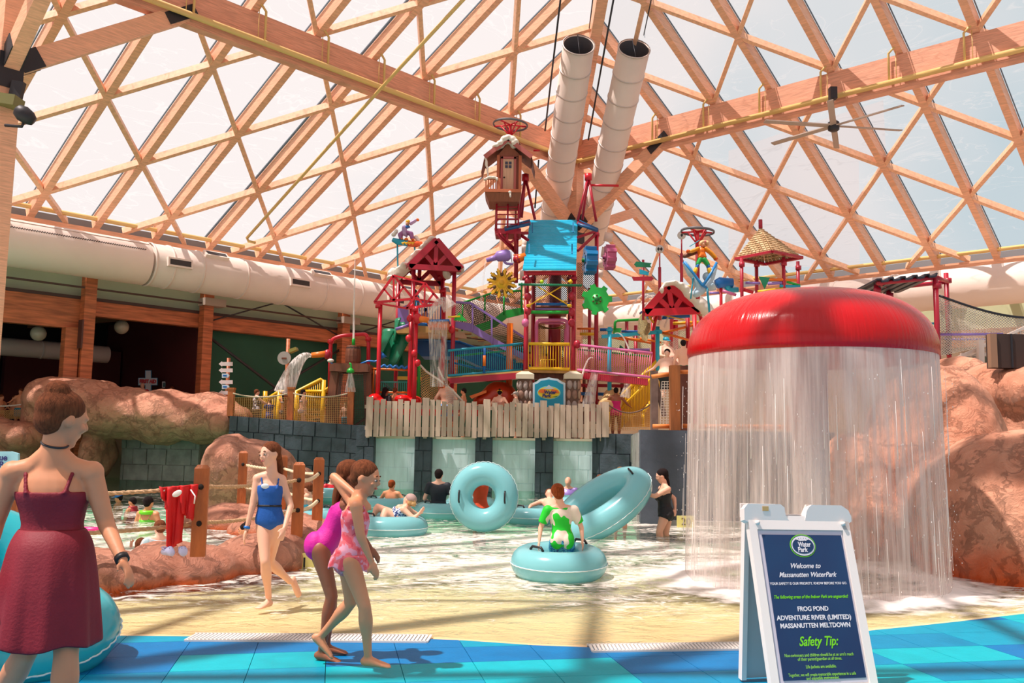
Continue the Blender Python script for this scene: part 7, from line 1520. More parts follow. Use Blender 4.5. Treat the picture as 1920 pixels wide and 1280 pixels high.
def person(label, face=0., h=1.65, px=None, py=None, Y=None, J=None, pose='stand', skin='fair', hair=('short', 'brown'), clothes=(), fem=False, belly=0., fw=1., hs=1., voxel=.016, cut=(), turn=0., group=None, look=None, custom=None, hands=None, feet=None, eyes=False, name='person', lf=1., bodyface=None, wy=None):
    k = h / 1.65; a = math.radians(face); f = V(math.sin(a), math.cos(a), 0); r = V(math.cos(a), -math.sin(a), 0)   # 0 faces away from the viewer, 90 right, 180 towards
    if J is None:
        q = dict(LOCAL); q.update(POSES[pose]); q.update(custom or {}); hp = P(px, py, Y); J = {}
        hd = q['hd']
        for n_, (x, y, z) in q.items(): J[n_] = hp + (r * (x - hd[0]) + f * (y - hd[1]) + V(0, 0, z - hd[2])) * k
    else: J = dict(J)
    for c_ in cut: J[c_] = None
    lk = f if look is None else V(math.sin(math.radians(look)), math.cos(math.radians(look)), 0)
    b = Body(J, k, fw, belly, fem, hs, lk); b.torso_f = f if bodyface is None else Vector(bodyface); b.lf = lf
    low = min((J[x] for x in ('aL', 'aR', 'kL', 'kR', 'hL', 'hR') if J.get(x) is not None), key=lambda v: v.z)
    base = V(b.hm.x, b.hm.y, low.z - (.085 * k if J.get('aL') is not None else 0)); t = thing(name, label, 'person', base, group)
    mb = MB(); b.torso(mb); b.limbs(mb); b.head(mb)
    hands = hands or {}; feet = feet or {}
    for g in 'LR': b.hand(mb, g, **hands.get(g, {})); b.foot(mb, g, feet.get(g))
    remesh(mb.build('body', SKINS[skin], t), voxel, 3 if voxel > .01 else 4)
    H = k * hs; c, u, fd, x = J['hd'], b.up, b.fwd, b.side; R = Matrix((x, fd, u)).transposed()
    st, hc = hair; hm_ = HAIR[hc]; hb = MB()
    if st != 'bald':
        hb.ell(c + u * .036 * H - fd * .022 * H, .080 * H, .096 * H, .082 * H, R, 20, 14)
        hb.ell(c - u * .005 * H - fd * .05 * H, .068 * H, .058 * H, .070 * H, R, 16, 10)
        if st in ('long', 'pony'): 
            L_ = .30 if st == 'long' else .34; w_ = .075 if st == 'long' else .032
            rg = []
            for i in range(9): q = i / 8; p = c - fd * (.06 + .045 * math.sin(q * 2.4)) * H + u * (.02 - .03) * H - V(0, 0, q * L_ * H); rg.append((p, x * (w_ * (1 - .35 * q)) * H, fd * (.035 * (1 - .4 * q)) * H))
            hb.rings(rg, 12)
        if st == 'bun': hb.ell(c + u * .10 * H - fd * .055 * H, .052 * H, .05 * H, .045 * H, R); 
        if st == 'lowbun': hb.ell(c - u * .01 * H - fd * .11 * H, .045 * H, .04 * H, .045 * H, R)
        if st == 'pig': [hb.ell(c + x * g * .08 * H - fd * .05 * H - u * .06 * H, .028 * H, .03 * H, .07 * H, R) for g in (-1, 1)]
        remesh(hb.build('hair', hm_, t), max(.008, voxel * .8), 2)
    def band(name_, m, blobs): pass
    for cl in clothes:
        ty = cl[0]; m = cl[1]; o = dict(cl[2]) if len(cl) > 2 else {}; cb = MB(); inf = o.get('inf', .008)
        if ty == 'suit':
            b.torso(cb, o.get('t0', -.13), o.get('t1', .80), inf)
            for g in (-1, 1):
                c0, ax0, ay0 = b.ring(.78, inf); c1, ax1, ay1 = b.ring(1.0, inf + .012); cb.tube([c0 + ax0 * .5 * g + ay0 * .9, c1 + ax1 * .75 * g + ay1 * .55 + b.up * .01, c1 + ax1 * .78 * g - ay1 * .5, c0 + ax0 * .5 * g - ay0 * .92], .011 * k, 6)
        elif ty == 'trunks':
            b.torso(cb, -.13, o.get('t1', .18), inf + .004)
            for g in 'LR':
                if J.get('k' + g) is not None: b.seg(cb, J['h' + g], J['k' + g], .098, .078, inf, 0, o.get('len', .6))
                else: cb.ell(J['h' + g], .1 * k, .1 * k, .12 * k)
        elif ty == 'shirt':
            b.torso(cb, o.get('t0', .0), 1.03, inf + .006)
            for g in 'LR':
                if J.get('e' + g) is not None: cb.ell(J['s' + g], .068 * k, .068 * k, .066 * k); b.seg(cb, J['s' + g], J['e' + g], .064, .056, inf, 0, o.get('sleeve', .6)); cb.tube([b.sm, J['s' + g]], [.06 * k, .06 * k], 10)
        elif ty == 'bikini':
            b.torso(cb, -.13, .12, inf); bb = MB(); b.torso(bb, .66, .80, inf); remesh(bb.build('bikini_top', m, t), max(.01, voxel), 2)
        elif ty == 'vest': b.torso(cb, .35, 1.04, .045 * k); cb.torus(J['nk'] + V(0, 0, .01), .08 * k, .03 * k)
        elif ty == 'float': cb.torus(J['nk'] - V(0, 0, .02), .10 * k, .035 * k)
        elif ty == 'skirt':
            t0_, z1 = o.get('top', .36), o.get('drop', .42) * k; c0, ax, ay = b.ring(t0_, inf); n = 10; cc = V(0, 0, -1); nn = 60; rows = []
            for j in range(n + 1):
                q = j / n; fl = 1 + o.get('flare', .9) * q ** .8
                tt = max(-.05, t0_ - q * .9); cr, axr, ayr = b.ring(tt, inf + .012); cen = c0.lerp(V(cr.x, cr.y, c0.z), .5) + cc * z1 * q; row = []
                for i in range(nn): an = 2 * PI * i / nn; pl = 1 + .055 * q * math.sin(an * 9 + .6) + .02 * q * math.sin(an * 23); hx, hy = lerp(ax.length, o.get('hem', .30) * k, q ** .5), lerp(ay.length, o.get('hem', .30) * k * .92, q ** .35); row.append(cen + ax.normalized() * math.cos(an) * hx * pl + ay.normalized() * math.sin(an) * hy * pl + V(0, 0, .01 * math.sin(an * 5) * q))
                rows.append(row)
            vs = [p for row in rows for p in row]; cb.add(vs, [(j * nn + i, j * nn + (i + 1) % nn, (j + 1) * nn + (i + 1) % nn, (j + 1) * nn + i) for j in range(n) for i in range(nn)], True)
            ob = cb.build(o.get('name', 'skirt'), m, t); sd = ob.modifiers.new('thick', 'SOLIDIFY'); sd.thickness = .006; sb_ = ob.modifiers.new('smoother', 'SUBSURF'); sb_.levels = sb_.render_levels = 1; continue
        elif ty == 'belt': cr = [b.ring(q, .014) for q in (.40, .44)]; cb.rings(cr, 24)
        elif ty == 'band':                                  # wrist band
            g = o['g']; W, E_ = J['w' + g], J['e' + g]; d = (W - E_).normalized(); cb.tube([W - d * .03 * k, W - d * .005 * k], .031 * k, 12)
        elif ty == 'cap': cb.ell(c + u * .055 * H - fd * .012 * H, .084 * H, .1 * H, .065 * H, R); cb.ell(c + u * .04 * H + fd * .10 * H, .06 * H, .06 * H, .012 * H, R)
        elif ty == 'headband': cb.torus(c + u * .05 * H - fd * .01 * H, .085 * H, .014 * H, u + fd * .3, 24, 8)
        elif ty == 'bandana': cb.ell(c + u * .04 * H - fd * .02 * H, .084 * H, .1 * H, .08 * H, R)
        elif ty == 'shades': [cb.ell(c + fd * .088 * H + x * g * .032 * H + u * .005 * H, .026 * H, .01 * H, .018 * H, R) for g in (-1, 1)]; cb.tube([c + fd * .09 * H - x * .06 * H + u * .008 * H, c + fd * .097 * H + u * .008 * H, c + fd * .09 * H + x * .06 * H + u * .008 * H], .005 * H, 6)
        ob = cb.build(o.get('name', {'suit': 'swimsuit', 'trunks': 'swim_trunks', 'shirt': 'swim_shirt', 'vest': 'life_vest', 'float': 'neck_float', 'shades': 'sunglasses', 'band': 'wrist_band', 'bikini': 'bikini_bottom'}.get(ty, ty)), m, t)
        if ty in ('suit', 'trunks', 'shirt', 'bikini', 'vest'): remesh(ob, max(.008, voxel * .8), 3)
    if eyes:
        for g in (-1, 1):
            e = c + fd * .080 * H + x * g * .030 * H + u * .006 * H; MB().ell(e, .013 * H, .009 * H, .0065 * H, R).build('eye', mat('eye_white', (196, 180, 172), .4), t); MB().ell(e + fd * .006 * H, .0075 * H, .005 * H, .0065 * H, R).build('iris', mat('iris_brown', (48, 32, 26), .3), t)
            MB().tube([e + u * .026 * H - x * .016 * H, e + u * .031 * H + fd * .004 * H, e + u * .026 * H + x * .016 * H], .004 * H, 5).build('eyebrow', hm_, t)
        MB().ell(c + fd * .090 * H - u * .048 * H, .022 * H, .006 * H, .007 * H, R).build('mouth', mat('lip', (190, 96, 92), .4), t)
    return t
def pxj(Y, **kw): return {n_: P(v[0], v[1], Y + (v[2] if len(v) > 2 else 0)) for n_, v in kw.items()}

def patterned(name, base, cols, scale=18, thr=(.45, .58)):
    m, N, L = node_mat(name); out = N.new('ShaderNodeOutputMaterial'); b = N.new('ShaderNodeBsdfPrincipled'); b.inputs['Roughness'].default_value = .6; tc = N.new('ShaderNodeTexCoord'); no = N.new('ShaderNodeTexNoise'); no.inputs['Scale'].default_value = scale; no.inputs['Detail'].default_value = 1; L.new(tc.outputs['Object'], no.inputs[0])
    r = N.new('ShaderNodeValToRGB'); r.color_ramp.interpolation = 'CONSTANT'; e = r.color_ramp.elements; e[0].position = 0; e[0].color = lin(base); e[1].position = thr[0]; e[1].color = lin(cols[0])
    if len(cols) > 1: q = e.new(thr[1]); q.color = lin(cols[1])
    L.new(no.outputs['Fac'], r.inputs[0]); L.new(r.outputs[0], b.inputs['Base Color']); L.new(b.outputs[0], out.inputs[0]); return m
def cloth(name, c, rough=.65): return mat(name, c, rough, var=.08, vscale=8, bump=.15, bscale=90)
MAR = cloth('maroon_cloth', (132, 16, 38)); MAG = cloth('magenta_cloth', (214, 20, 150)); BLS_ = cloth('blue_suit', (10, 84, 168)); BLKC = cloth('black_cloth', (22, 22, 28)); TEES = cloth('dark_tee', (20, 30, 42)); ORC = cloth('rust_cloth', (214, 70, 24))
CORAL = patterned('coral_print', (232, 76, 92), [(244, 110, 120), (236, 160, 184)], 22, (.42, .56)); LEAF = patterned('green_white_print', (232, 214, 196), [(20, 200, 40)], 6, (.5,)); BLUEP = patterned('blue_print', (20, 110, 180), [(90, 190, 220), (30, 80, 150)], 24)

# 1 woman in the maroon swim dress, walking away at the left
Yw = 4.15
J = pxj(Yw, hd=(118, 786, .02), nk=(100, 842, 0), sL=(24, 886, -.02), sR=(172, 886, .04), eL=(-8, 980, .02), wL=(-26, 1062, -.1), eR=(199, 982, .06), wR=(231, 1052, -.06), hL=(60, 1062, 0), hR=(128, 1062, .02), kL=(48, 1222, .02), aL=(-22, 1352, .28), kR=(124, 1226, -.05), aR=(116, 1392, 0))
person('woman in a maroon swim dress walking away past the blue tubes', 0, 1.66, J=J, skin='tan', hair=('bun', 'brown'), clothes=[('suit', MAR, dict(t0=.2, t1=.80, name='bodice')), ('skirt', MAR, dict(top=.40, drop=.50, hem=.225, name='skirt')), ('band', mat('necklace_dark', (30, 24, 24), .5), dict(g='R'))],
       fem=True, voxel=.009, look=38, hs=1.16, hands=dict(L={}, R=dict(curl=.8, spread=.4)), feet=dict(L=(0, .3, -1)), eyes=False, fw=1.0)
nk = P(103, 832, Yw); MB().torus(nk, .056, .005, V(.25, -.2, 1), 32, 6).build('necklace', steel_d, D.objects['person'])
# 2 girl in the blue swimsuit
Yb_ = 7.75
J = pxj(Yb_, hd=(506, 852), nk=(510, 886), sL=(528, 899, .05), sR=(483, 897, -.02), eR=(474, 946, -.05), wR=(462, 992, -.08), eL=(545, 948, .02), wL=(533, 990, -.12), hR=(494, 984, 0), hL=(519, 984, 0), kR=(497, 1053, -.12), aR=(504, 1122, .0), kL=(505, 1052, .06), aL=(546, 1092, .32))
person('girl in a blue swimsuit with a black belt wading by the rope posts', 205, 1.44, J=J, skin='fair', hair=('long', 'brown'), clothes=[('suit', BLS_, dict(t1=.86)), ('belt', BLKC), ('band', BLU, dict(g='R'))], fem=False, voxel=.010, look=215, hs=1.1, feet=dict(R=(-.4, -1, 0), L=(.3, .1, -1)), eyes=True, fw=.82, lf=.9, bodyface=(-.4, -1, 0))
o = MB().ell(P(497, 911, Yb_ - .115), .035, .01, .022, None, 12, 8).build('chest_badge', mat('badge_white', (220, 226, 232), .5), D.objects['person.001'])
# 3 girl in magenta, 4 girl in coral, hurrying right
Yg1, Yg2 = 5.95, 5.62
J = pxj(Yg1, hd=(659, 893), nk=(650, 932), sL=(652, 945, .13), sR=(648, 946, -.13), eL=(672, 990, .15), wL=(690, 1030, .12), eR=(668, 992, -.16), wR=(694, 1026, -.14), hL=(596, 1028, .08), hR=(600, 1030, -.08), kR=(622, 1118, -.10), aR=(603, 1218, -.02), kL=(622, 1112, .08), aL=(612, 1206, .12))
person('girl in a magenta swimsuit stooping forward behind the coral one', 84, 1.36, J=J, skin='brown', hair=('long', 'brown'), clothes=[('suit', MAG, dict(t1=.98, inf=.014))], voxel=.010, look=80, hs=1.12, fw=.84, lf=.92, bodyface=(1, .1, -.45), feet=dict(L=(1, .1, -.05), R=(1, -.15, -.12)))
J = pxj(Yg2, hd=(686, 896), nk=(674, 936), sL=(664, 946, .13), sR=(668, 950, -.13), eL=(626, 893, .20), wL=(676, 934, .05), eR=(676, 1004, -.16), wR=(696, 1052, -.14), hL=(652, 1052, .08), hR=(656, 1054, -.08), kR=(684, 1138, -.12), aR=(690, 1228, -.06), kL=(658, 1128, .08), aL=(604, 1190, .20))
person('girl in a coral patterned swimsuit hurrying right with an arm raised to her chin', 86, 1.38, J=J, skin='tan', hair=('short', 'brown'), clothes=[('suit', CORAL, dict(t1=.90, inf=.012)), ('band', mat('band_violet', (60, 50, 140), .5), dict(g='L')), ('skirt', CORAL, dict(top=.12, drop=.10, hem=.16, name='hip_frill'))], voxel=.010, look=100, hs=1.12, fw=.84, lf=.9, bodyface=(1, 0, -.2), feet=dict(R=(1, -.18, -.02), L=(.9, 0, -.8)), eyes=True, hands=dict(L=dict(curl=.9)))
# 5 boy in the tube
c = P(1048, 1046, 9.75); bt = tube_ring('pale blue swim tube carrying the boy in the green and white shirt', V(c.x, c.y, .15), .345, .165, V(.0, -.06, 1), k=1.)
J = pxj(9.75, hd=(1046, 924), nk=(1051, 948), sL=(1027, 956), sR=(1076, 956), eL=(1014, 988, .02), wL=(1011, 1014, -.05), eR=(1090, 988, .02), wR=(1092, 1014, -.05), hL=(1044, 1014, 0), hR=(1064, 1014, 0), kL=(1038, 1040, .25), kR=(1068, 1040, .25), aL=(1036, 1066, .3), aR=(1070, 1066, .3))
person('boy in a green and white rash shirt sitting back in a pale blue tube', 5, 1.36, J=J, skin='fair', hair=('short', 'red'), clothes=[('shirt', LEAF, dict(sleeve=.75)), ('trunks', BLUEP)], voxel=.012, hs=1.1, fw=.86, lf=.9, look=-10, feet=dict(L=(0, 1, -.1), R=(0, 1, -.1)))
# 6 upright tube and its carrier
tube_ring('pale blue swim tube held upright in front of the rust shirted swimmer', P(907, 931, 14.2), .355, .18, V(-.12, -1, .05), k=1., xs=V(1, 0, 0))
person('swimmer in a rust shirt seen through the hole of the upright tube', -60, 1.6, 902, 884, 14.9, pose='reach', skin='brown', hair=('short', 'dark'), clothes=[('shirt', ORC), ('trunks', cloth('green_trunks', (20, 110, 70)))], voxel=.02)
tube_ring('long pale blue tube swung up by the woman in the black swimsuit', P(1128, 948, 13.9), .40, .215, V(-.5, -.42, .75), k=1.62, xs=V(.83, 0, .55))
J = pxj(14.1, hd=(1241, 892), nk=(1246, 908), sR=(1240, 916, .12), sL=(1252, 917, -.14), eL=(1228, 930, -.22), wL=(1212, 926, -.2), eR=(1264, 934, .12), wR=(1266, 953, .02), hL=(1247, 965, -.09), hR=(1252, 965, .09), kL=(1236, 996, -.13), kR=(1248, 1000, .05), aL=(1240, 1028, -.05), aR=(1252, 1030, .1))
person('woman in a black swimsuit with wet dark hair facing left', -80, 1.62, J=J, skin='fair', hair=('pony', 'dark'), clothes=[('suit', BLKC, dict(t1=.84)), ('trunks', BLKC, dict(len=.22, t1=.3))], fem=True, voxel=.014, bodyface=(-1, -.1, 0), eyes=False)
# bathers and tubes
def flt(label, px, py, Y, z=.10, **kw): c = P(px, py, Y); return tube_ring(label, V(c.x, c.y, z), kw.pop('R_', .36), kw.pop('r', .17), **kw)
flt('pale blue tube of the reclining bather in the patterned suit', 733, 985, 13.9, R_=.38, r=.18); flt('pale blue tube of the auburn haired bather', 728, 938, 18.2); flt('pale blue tube around the bather in the dark shirt', 832, 948, 17.0, R_=.38)
flt('pale blue tube between the upright tube and the boy', 1004, 946, 16.2, R_=.38); flt('pale blue tube far out left of the girls', 622, 915, 21); flt('pale blue tube behind the rope posts', 578, 952, 14.9); flt('pale blue tube of the bald bather', 1068, 922, 19.5); flt('pale blue tube beside the dark slate pillar', 882, 940, 18.6)
BC = BUST
person('bather in a dark tee shirt seen from behind in a tube', 8, 1.7, 823, 891, 17.1, pose='wade', skin='pale', hair=('short', 'dark'), clothes=[('shirt', TEES), ('trunks', BLKC)], cut=BC, voxel=.018)
person('auburn haired bather low in a tube, seen from behind', 20, 1.5, 735, 909, 18.3, pose='lean', skin='tan', hair=('short', 'red'), cut=BC, voxel=.02)
J = pxj(13.9, hd=(767, 938), nk=(761, 950), sL=(757, 955, -.12), sR=(768, 957, .16), eL=(776, 972, -.2), wL=(786, 962, -.15), eR=(785, 966, .25), wR=(776, 972, .3), hL=(741, 972, -.08), hR=(745, 968, .1), kL=(722, 958, -.12), kR=(708, 950, .12), aL=(713, 990, -.35), aR=(700, 968, .12))
person('grey haired woman reclining in a tube with one foot in the water', -90, 1.6, J=J, skin='fair', hair=('lowbun', 'blond'), clothes=[('suit', patterned('blue_white_print', (40, 60, 120), [(200, 210, 226)], 30, (.5,))), ('bandana', mat('bandana_grey', (168, 140, 134), .7))], fem=True, voxel=.014, bodyface=(-.5, -.2, .8), feet=dict(L=(-.2, -.3, -1), R=(-.4, -.5, .6)), belly=.04, look=-60)
person('bather lying back in a tube with legs up beside the upright tube', 175, 1.6, 1030, 926, 16.4, pose='recline', skin='fair', hair=('short', 'brown'), clothes=[('trunks', cloth('plum_trunks', (120, 60, 90)))], voxel=.02)
person('bald bather in a lilac shirt by the pale blue wall panel', 190, 1.7, 1065, 903, 20.5, pose='wade', skin='fair', hair=('bald', 'grey'), clothes=[('shirt', PUR)], cut=BC, voxel=.022)
person('bather with short brown hair turned away beside the dark wall', 60, 1.7, 1127, 900, 19, pose='lean', skin='pale', hair=('short', 'brown'), cut=BC, voxel=.022)
person('blond child in teal trunks behind the swung tube', 180, 1.25, 1163, 886, 15.3, pose='wade', skin='fair', hair=('short', 'blond'), clothes=[('trunks', cloth('teal_trunks', (20, 90, 120)))], voxel=.018, hs=1.12)
person('bather in a light blue suit sitting behind the rope posts', -70, 1.5, 577, 916, 15.2, pose='sit', skin='fair', hair=('short', 'brown'), clothes=[('suit', cloth('sky_suit', (90, 190, 214)))], fem=True, cut=('aL', 'aR'), voxel=.018)
person('distant bather in a red shirt in the tube left of the girls', 150, 1.4, 622, 898, 21.4, pose='wade', skin='fair', hair=('short', 'brown'), clothes=[('shirt', RED)], cut=BC, voxel=.025)
person('child with a red life vest swimming in the river', -80, 1.3, 248, 941, 17.2, pose='wade', skin='tan', hair=('short', 'dark'), clothes=[('vest', cloth('vest_red', (150, 20, 34)))], cut=BC, voxel=.02)
person('swimmer in a blue cap almost under water', -90, 1.4, 222, 934, 19.5, pose='wade', skin='tan', hair=('short', 'dark'), clothes=[('cap', BLU)], cut=BC, voxel=.025)
person('woman with wet dark hair and a green neck float in the river', 15, 1.6, 279, 943, 15.2, pose='wade', skin='tan', hair=('short', 'dark'), clothes=[('float', mat('float_lime', (120, 220, 30), .4)), ('suit', mat('lime_suit', (110, 210, 60), .6))], fem=True, cut=BC, voxel=.018)
person('brown haired swimmer waving a hand behind the rock curb', 10, 1.4, 266, 1024, 11.6, skin='fair', hair=('short', 'brown'), custom=dict(eL=(-.30, .1, 1.25), wL=(-.24, .12, 1.50)), cut=BC, voxel=.016, hs=1.1, hands=dict(L=dict(d=(0, 0, 1), spread=.9, curl=.2)))
person('bather in a pale blue tie dyed shirt behind the hanging red clothes', -40, 1.45, 299, 990, 11.4, pose='wade', skin='pale', hair=('short', 'brown'), clothes=[('shirt', patterned('tie_dye', (190, 222, 232), [(230, 232, 236), (120, 190, 220)], 7), dict(sleeve=1.))], cut=BC, voxel=.016)
person('woman with a dark top bun swimming past the rock curb', -95, 1.55, 459, 994, 13.2, pose='wade', skin='tan', hair=('bun', 'dark'), cut=BC, voxel=.014, eyes=True, fem=True)
c = P(176, 998, 12.6); tag(MB().tube([c + V(-.25, 0, .02), c + V(.16, 0, .03)], [.06, .05], 10).build('pool_float', mat('float_pink', (232, 40, 130), .4)), 'hot pink pool float drifting in the river', 'pool float')
# people on the upper plaza (feet on z 1.45)
def up(label, px, ytop, Y, face, **kw):
    hgt = kw.pop('h', None); zt = P(px, ytop, Y).z; h = hgt or max(1.0, (zt - 1.45)); k = h / 1.65; hd_z = 1.45 + 1.545 * k; p = P(px, 740, Y)
    py = 740 - (hd_z - p.z) * PXM(Y); return person(label, face, h, px, py, Y, voxel=kw.pop('voxel', .024), **kw)
up('woman in a dark patterned tankini facing the blue shirted boy', 482, 730, 27.3, 60, pose='reach', skin='fair', hair=('short', 'brown'), clothes=[('shirt', patterned('flower_print', (30, 34, 60), [(210, 206, 214)], 14, (.5,)), dict(sleeve=.05, t0=.1)), ('trunks', BLKC)], fem=True, fw=1.1)
up('boy in a dark blue shirt behind the netting', 506, 748, 27.2, -40, pose='reach', skin='fair', hair=('short', 'brown'), clothes=[('shirt', cloth('navy_shirt', (20, 50, 120))), ('trunks', cloth('navy_trunks', (20, 40, 90)))])
up('dark haired woman half hidden by the middle fence post', 534, 733, 27.7, 10, pose='reach', skin='tan', hair=('long', 'dark'), clothes=[('bikini', patterned('flower_print2', (200, 190, 190), [(60, 60, 90)], 20, (.5,)))], fem=True)
up('woman in a pale bikini walking behind the netting', 569, 730, 27.4, 60, pose='walk', skin='fair', hair=('long', 'dark'), clothes=[('bikini', cloth('pale_bikini', (226, 200, 210)))], fem=True, fw=1.08)
up('small child in turquoise trunks by the barrel fountain stand', 648, 760, 26.6, 170, skin='fair', hair=('short', 'blond'), clothes=[('trunks', TURQ)], h=1.02, hs=1.15)
up('bather behind the left leg of the barrel fountain stand', 620, 728, 28.6, 120, pose='lean', skin='fair', hair=('bald', 'brown'), clothes=[('trunks', RED)])
up('person with thick black hair behind the picket fence', 723, 728, 26.7, 30, pose='stand', skin='brown', hair=('long', 'dark'), clothes=[('shirt', BLKC)], hs=1.3)
up('child with brown hair beside the black haired person', 741, 727, 26.8, 20, skin='tan', hair=('short', 'brown'), clothes=[('trunks', RED)])
up('broad shirtless man seen from behind over the picket fence', 838, 713, 26.45, 10, pose='hips', skin='fair', hair=('short', 'red'), clothes=[('trunks', BLU)], fw=1.32, lf=1.15)
up('woman in a peach top facing left over the picket fence', 869, 728, 26.4, -80, skin='tan', hair=('short', 'dark'), clothes=[('suit', cloth('peach_suit', (226, 140, 110)))], fem=True)
up('woman with a yellow hair clip seen from behind over the fence', 937, 731, 26.8, 5, pose='hips', skin='fair', hair=('bun', 'dark'), clothes=[('suit', cloth('blush_suit', (226, 160, 140))), ('headband', YEL)], fem=True, fw=1.1)
up('person in a grey cap looking left near the stone pillar', 967, 734, 26.3, -80, skin='fair', hair=('short', 'grey'), clothes=[('cap', mat('cap_grey', (170, 164, 156), .7)), ('shirt', cloth('cream_tee', (220, 196, 170)))])
up('woman in a magenta swimsuit leaning on the rope beside the picket fence', 1155, 727, 26.5, 8, pose='lean', skin='brown', hair=('short', 'dark'), clothes=[('suit', cloth('hot_pink_suit', (206, 14, 110)), dict(t1=.74)), ('trunks', cloth('hot_pink_suit', (206, 14, 110)), dict(len=.2, t1=.2))], fem=True, voxel=.018)
# people on the right play deck
def at_head(label, px, py, Y, face, **kw): return person(label, face, kw.pop('h', 1.7), px, py, Y, voxel=kw.pop('voxel', .022), **kw)
at_head('shirtless man in a teal cap on the right play deck', 1249, 640, 23.5, 150, pose='sit', skin='pale', hair=('bald', 'grey'), clothes=[('cap', TEAL), ('trunks', BLKC)], belly=.06, fw=1.15)
at_head('heavy shirtless bather holding the yellow handrail', 1251, 662, 22.6, -160, pose='lean', skin='pale', hair=('short', 'dark'), clothes=[('trunks', BLKC)], belly=.12, fw=1.3, h=1.65, cut=('aL', 'aR'))
at_head('boy with dark hair seen from behind beside the mushroom', 1281, 645, 22.4, 5, skin='fair', hair=('short', 'dark'), clothes=[('trunks', DGRN)], h=1.55, cut=('aL', 'aR'))
at_head('dark haired child on the deck of the gabled tower', 778, 548, 27.6, 40, skin='brown', hair=('short', 'dark'), clothes=[('shirt', TEAL), ('trunks', TEAL)], h=1.3, hs=1.1)
at_head('child in pale trunks at the blue railing of the gabled tower', 798, 582, 27.6, 20, skin='tan', hair=('short', 'dark'), clothes=[('trunks', SNOW)], h=1.1, hs=1.1, cut=('aL', 'aR'))
flat(D.objects['play_tower'], 'upper_deck', [(745, 622), (845, 622), (845, 626), (745, 626)], 27.2, 1.8, TANW)
# river people far left and beyond the arch
for (px, py, Y, fc, lb, cl) in ((39, 734, 28.8, 180, 'boy in green and blue trunks resting his arms on a rope, far left', cloth('green_blue_trunks', (40, 130, 150))), (3, 745, 29, 100, 'bather at the very edge left of the boy in green and blue trunks', RED), (27, 747, 29.6, 200, 'bather partly behind the boy in green and blue trunks', BLKC)):
    person(lb, fc, 1.45, px, py, Y, pose='lean', skin='tan', hair=('short', 'brown'), clothes=[('trunks', cl)], voxel=.028)
slab('trim_landing', [(-22, 28.0), (-14.9, 28.0), (-14.9, 30.5), (-22, 30.5)], .4, 1.42, mat('walk_concrete', (120, 96, 84), .8)); D.objects['trim_landing']['kind'] = 'structure'
rope('rope', 'pale upper rope of the netted rail at the far left', [P(-40, 757, 28.2), P(62, 753, 28.2)], .025, NETW, sag=.1); tag(net(None, [(-20, 770), (62, 766), (62, 785), (-20, 785)], 28.2, 4, NETT, 'fence_net', .4), 'tan netting at the far left below the boy', 'net', None, 'stuff')
for (px, py, lb, hr) in ((267, 723, 'person with a reddish bald head by the first aid sign', ('bald', 'brown')), (350, 730, 'person in the dim room left of the slim column', ('short', 'brown')), (322, 730, 'person with brown hair below the wall notice', ('short', 'brown'))):
    person(lb, 170, 1.7, px, py, 32.6, skin='fair', hair=hr, clothes=[('shirt', RED if hr[0] == 'bald' else BLKC)], cut=BC, voxel=.035)
# clothes on the rope, clogs, deck tubes
rm_ = cloth('red_clothes', (206, 8, 16)); a, b_ = pz('left', .76), pz('front', .76)
def on_rope(px): q = (px - 8) / (371 - 8); return a.lerp(b_, q) - V(0, 0, .12 * q * (1 - q) * .9)
gt = thing('swim_shirt_red', 'red clothes with white trim hung over the rope beside the front post', 'clothing', on_rope(330)); D.objects[gt.name].name = 'hanging_clothes'
def drape(x0, x1, ybot, yl, m, name, off=0.):
    n, mm = 22, 16; vs = []; Yr = on_rope((x0 + x1) / 2).y
    for j in range(mm + 1):
        for i in range(n + 1):
            q = i / n; px = x0 + (x1 - x0) * q; top = on_rope(px); yb = yl + (ybot - yl) * q; zt_ = top.z + .028; zb_ = P(px, yb, Yr).z; f = j / mm
            narrow = 1 - .25 * f; xx = top.x + ((x0 + x1) / 2 - px) / PXM(Yr) * .25 * f
            vs.append((xx, top.y - .035 - .03 * f * math.sin(q * 19 + 1) - .02 * math.sin(q * 9 + f * 2) - off, zt_ + (zb_ - zt_) * f))
    o = MB().add(vs, [(j * (n + 1) + i, j * (n + 1) + i + 1, (j + 1) * (n + 1) + i + 1, (j + 1) * (n + 1) + i) for j in range(mm) for i in range(n)], True).build(name, m, gt); sd = o.modifiers.new('thick', 'SOLIDIFY'); sd.thickness = .02; return o
drape(290, 330, 1000, 930, rm_, 'garment'); drape(308, 346, 1012, 1030, rm_, 'trouser_leg', .02); drape(336, 367, 975, 960, rm_, 'garment', .03)
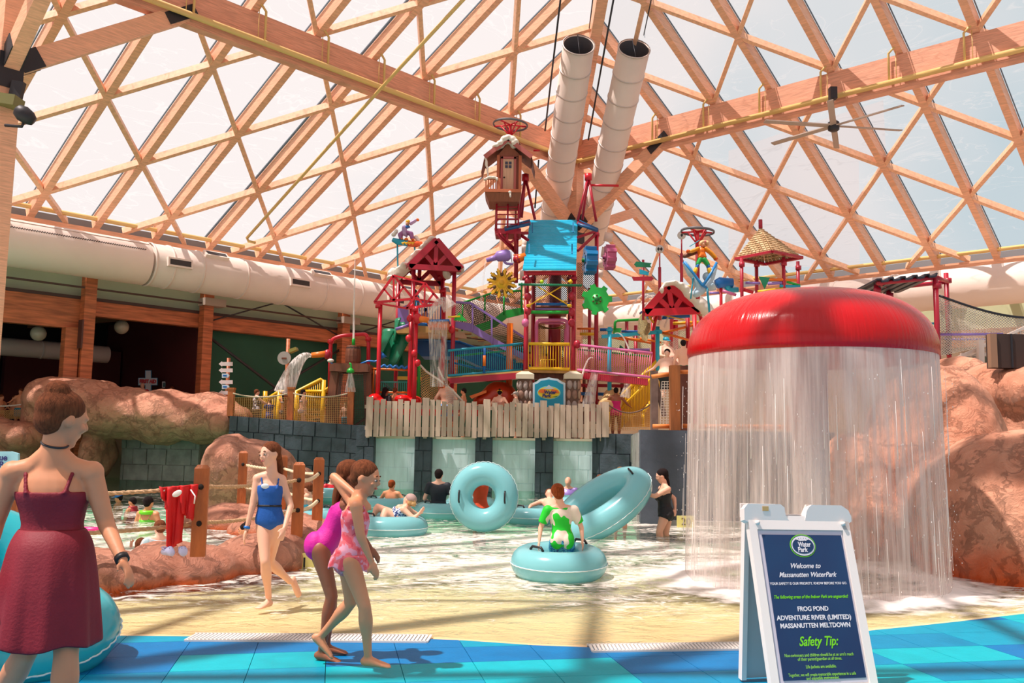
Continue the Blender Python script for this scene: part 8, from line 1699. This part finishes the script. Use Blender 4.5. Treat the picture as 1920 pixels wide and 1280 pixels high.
MB().tube([on_rope(300) + V(0, -.075, 0), P(305, 925, 8.62), P(306, 938, 8.6)], .012, 6).build('white_trim', mat('trim_white', (230, 226, 222), .6), gt); MB().tube([on_rope(356) + V(0, -.09, -.02), P(366, 930, 8.6), P(364, 944, 8.6)], .007, 6).build('white_trim', mat('trim_white', (230, 226, 222), .6), gt)
MB().ell(P(332, 925, 8.58), .05, .008, .028, Matrix.Rotation(-.5, 3, 'Y')).build('white_logo', mat('trim_white', (230, 226, 222), .6), gt)
cg = mat('clog_pale', (196, 196, 232), .5); cg2 = mat('clog_blue', (40, 70, 170), .5)
for i, (px, lb) in enumerate(((318, 'pale lilac foam clog with a strap, left one on the rock curb'), (338, 'blue lined foam clog, right one on the rock curb'))):
    p = G(px + (i * 2 - 1) * 4, 1041, .355); t = thing('foam_clog', lb, 'shoe', p, 'pair of foam clogs'); mb = MB(); d = V(.75, -.65, 0).normalized() if i == 0 else V(.45, -.9, 0).normalized(); x = V(-d.y, d.x, 0); rg = [(p + d * q * .75 + V(0, 0, h * .5), x * w * .75, V(0, 0, h * .5)) for q, w, h in ((-.11, .03, .05), (-.08, .042, .06), (-.02, .044, .06), (.05, .052, .085), (.09, .045, .06), (.115, .02, .03))]
    mb.rings(rg, 14).build('shell', cg, t); MB().ell(p - d * .035 + V(0, 0, .054), .027, .036, .008, Matrix.Rotation(math.atan2(-d.x, d.y), 3, 'Z')).build('lining', cg2, t); MB().tube([p + x * .033 + V(0, 0, .055), p - d * .07 + x * .024 + V(0, 0, .065), p - d * .088 + V(0, 0, .068), p - d * .07 - x * .024 + V(0, 0, .065), p - x * .033 + V(0, 0, .055)], .005, 6).build('strap', cg, t)
    for j in range(4): MB().ell(p + d * (.035 + .015 * (j // 2)) + x * (.014 * (1 if j % 2 else -1)) + V(0, 0, .082 - .012 * (j // 2)), .005, .005, .003).build('hole', cg2, t)
tube_ring('turquoise swim tube lying on the deck behind the woman in maroon', P(42, 1182, 5.75) * 1.0, .37, .19, V(.12, -.28, 1), AQ2); tube_ring('turquoise swim tube leaning at the left edge of the deck', P(-52, 1085, 5.9), .38, .19, V(.5, -.55, .75), AQ2)
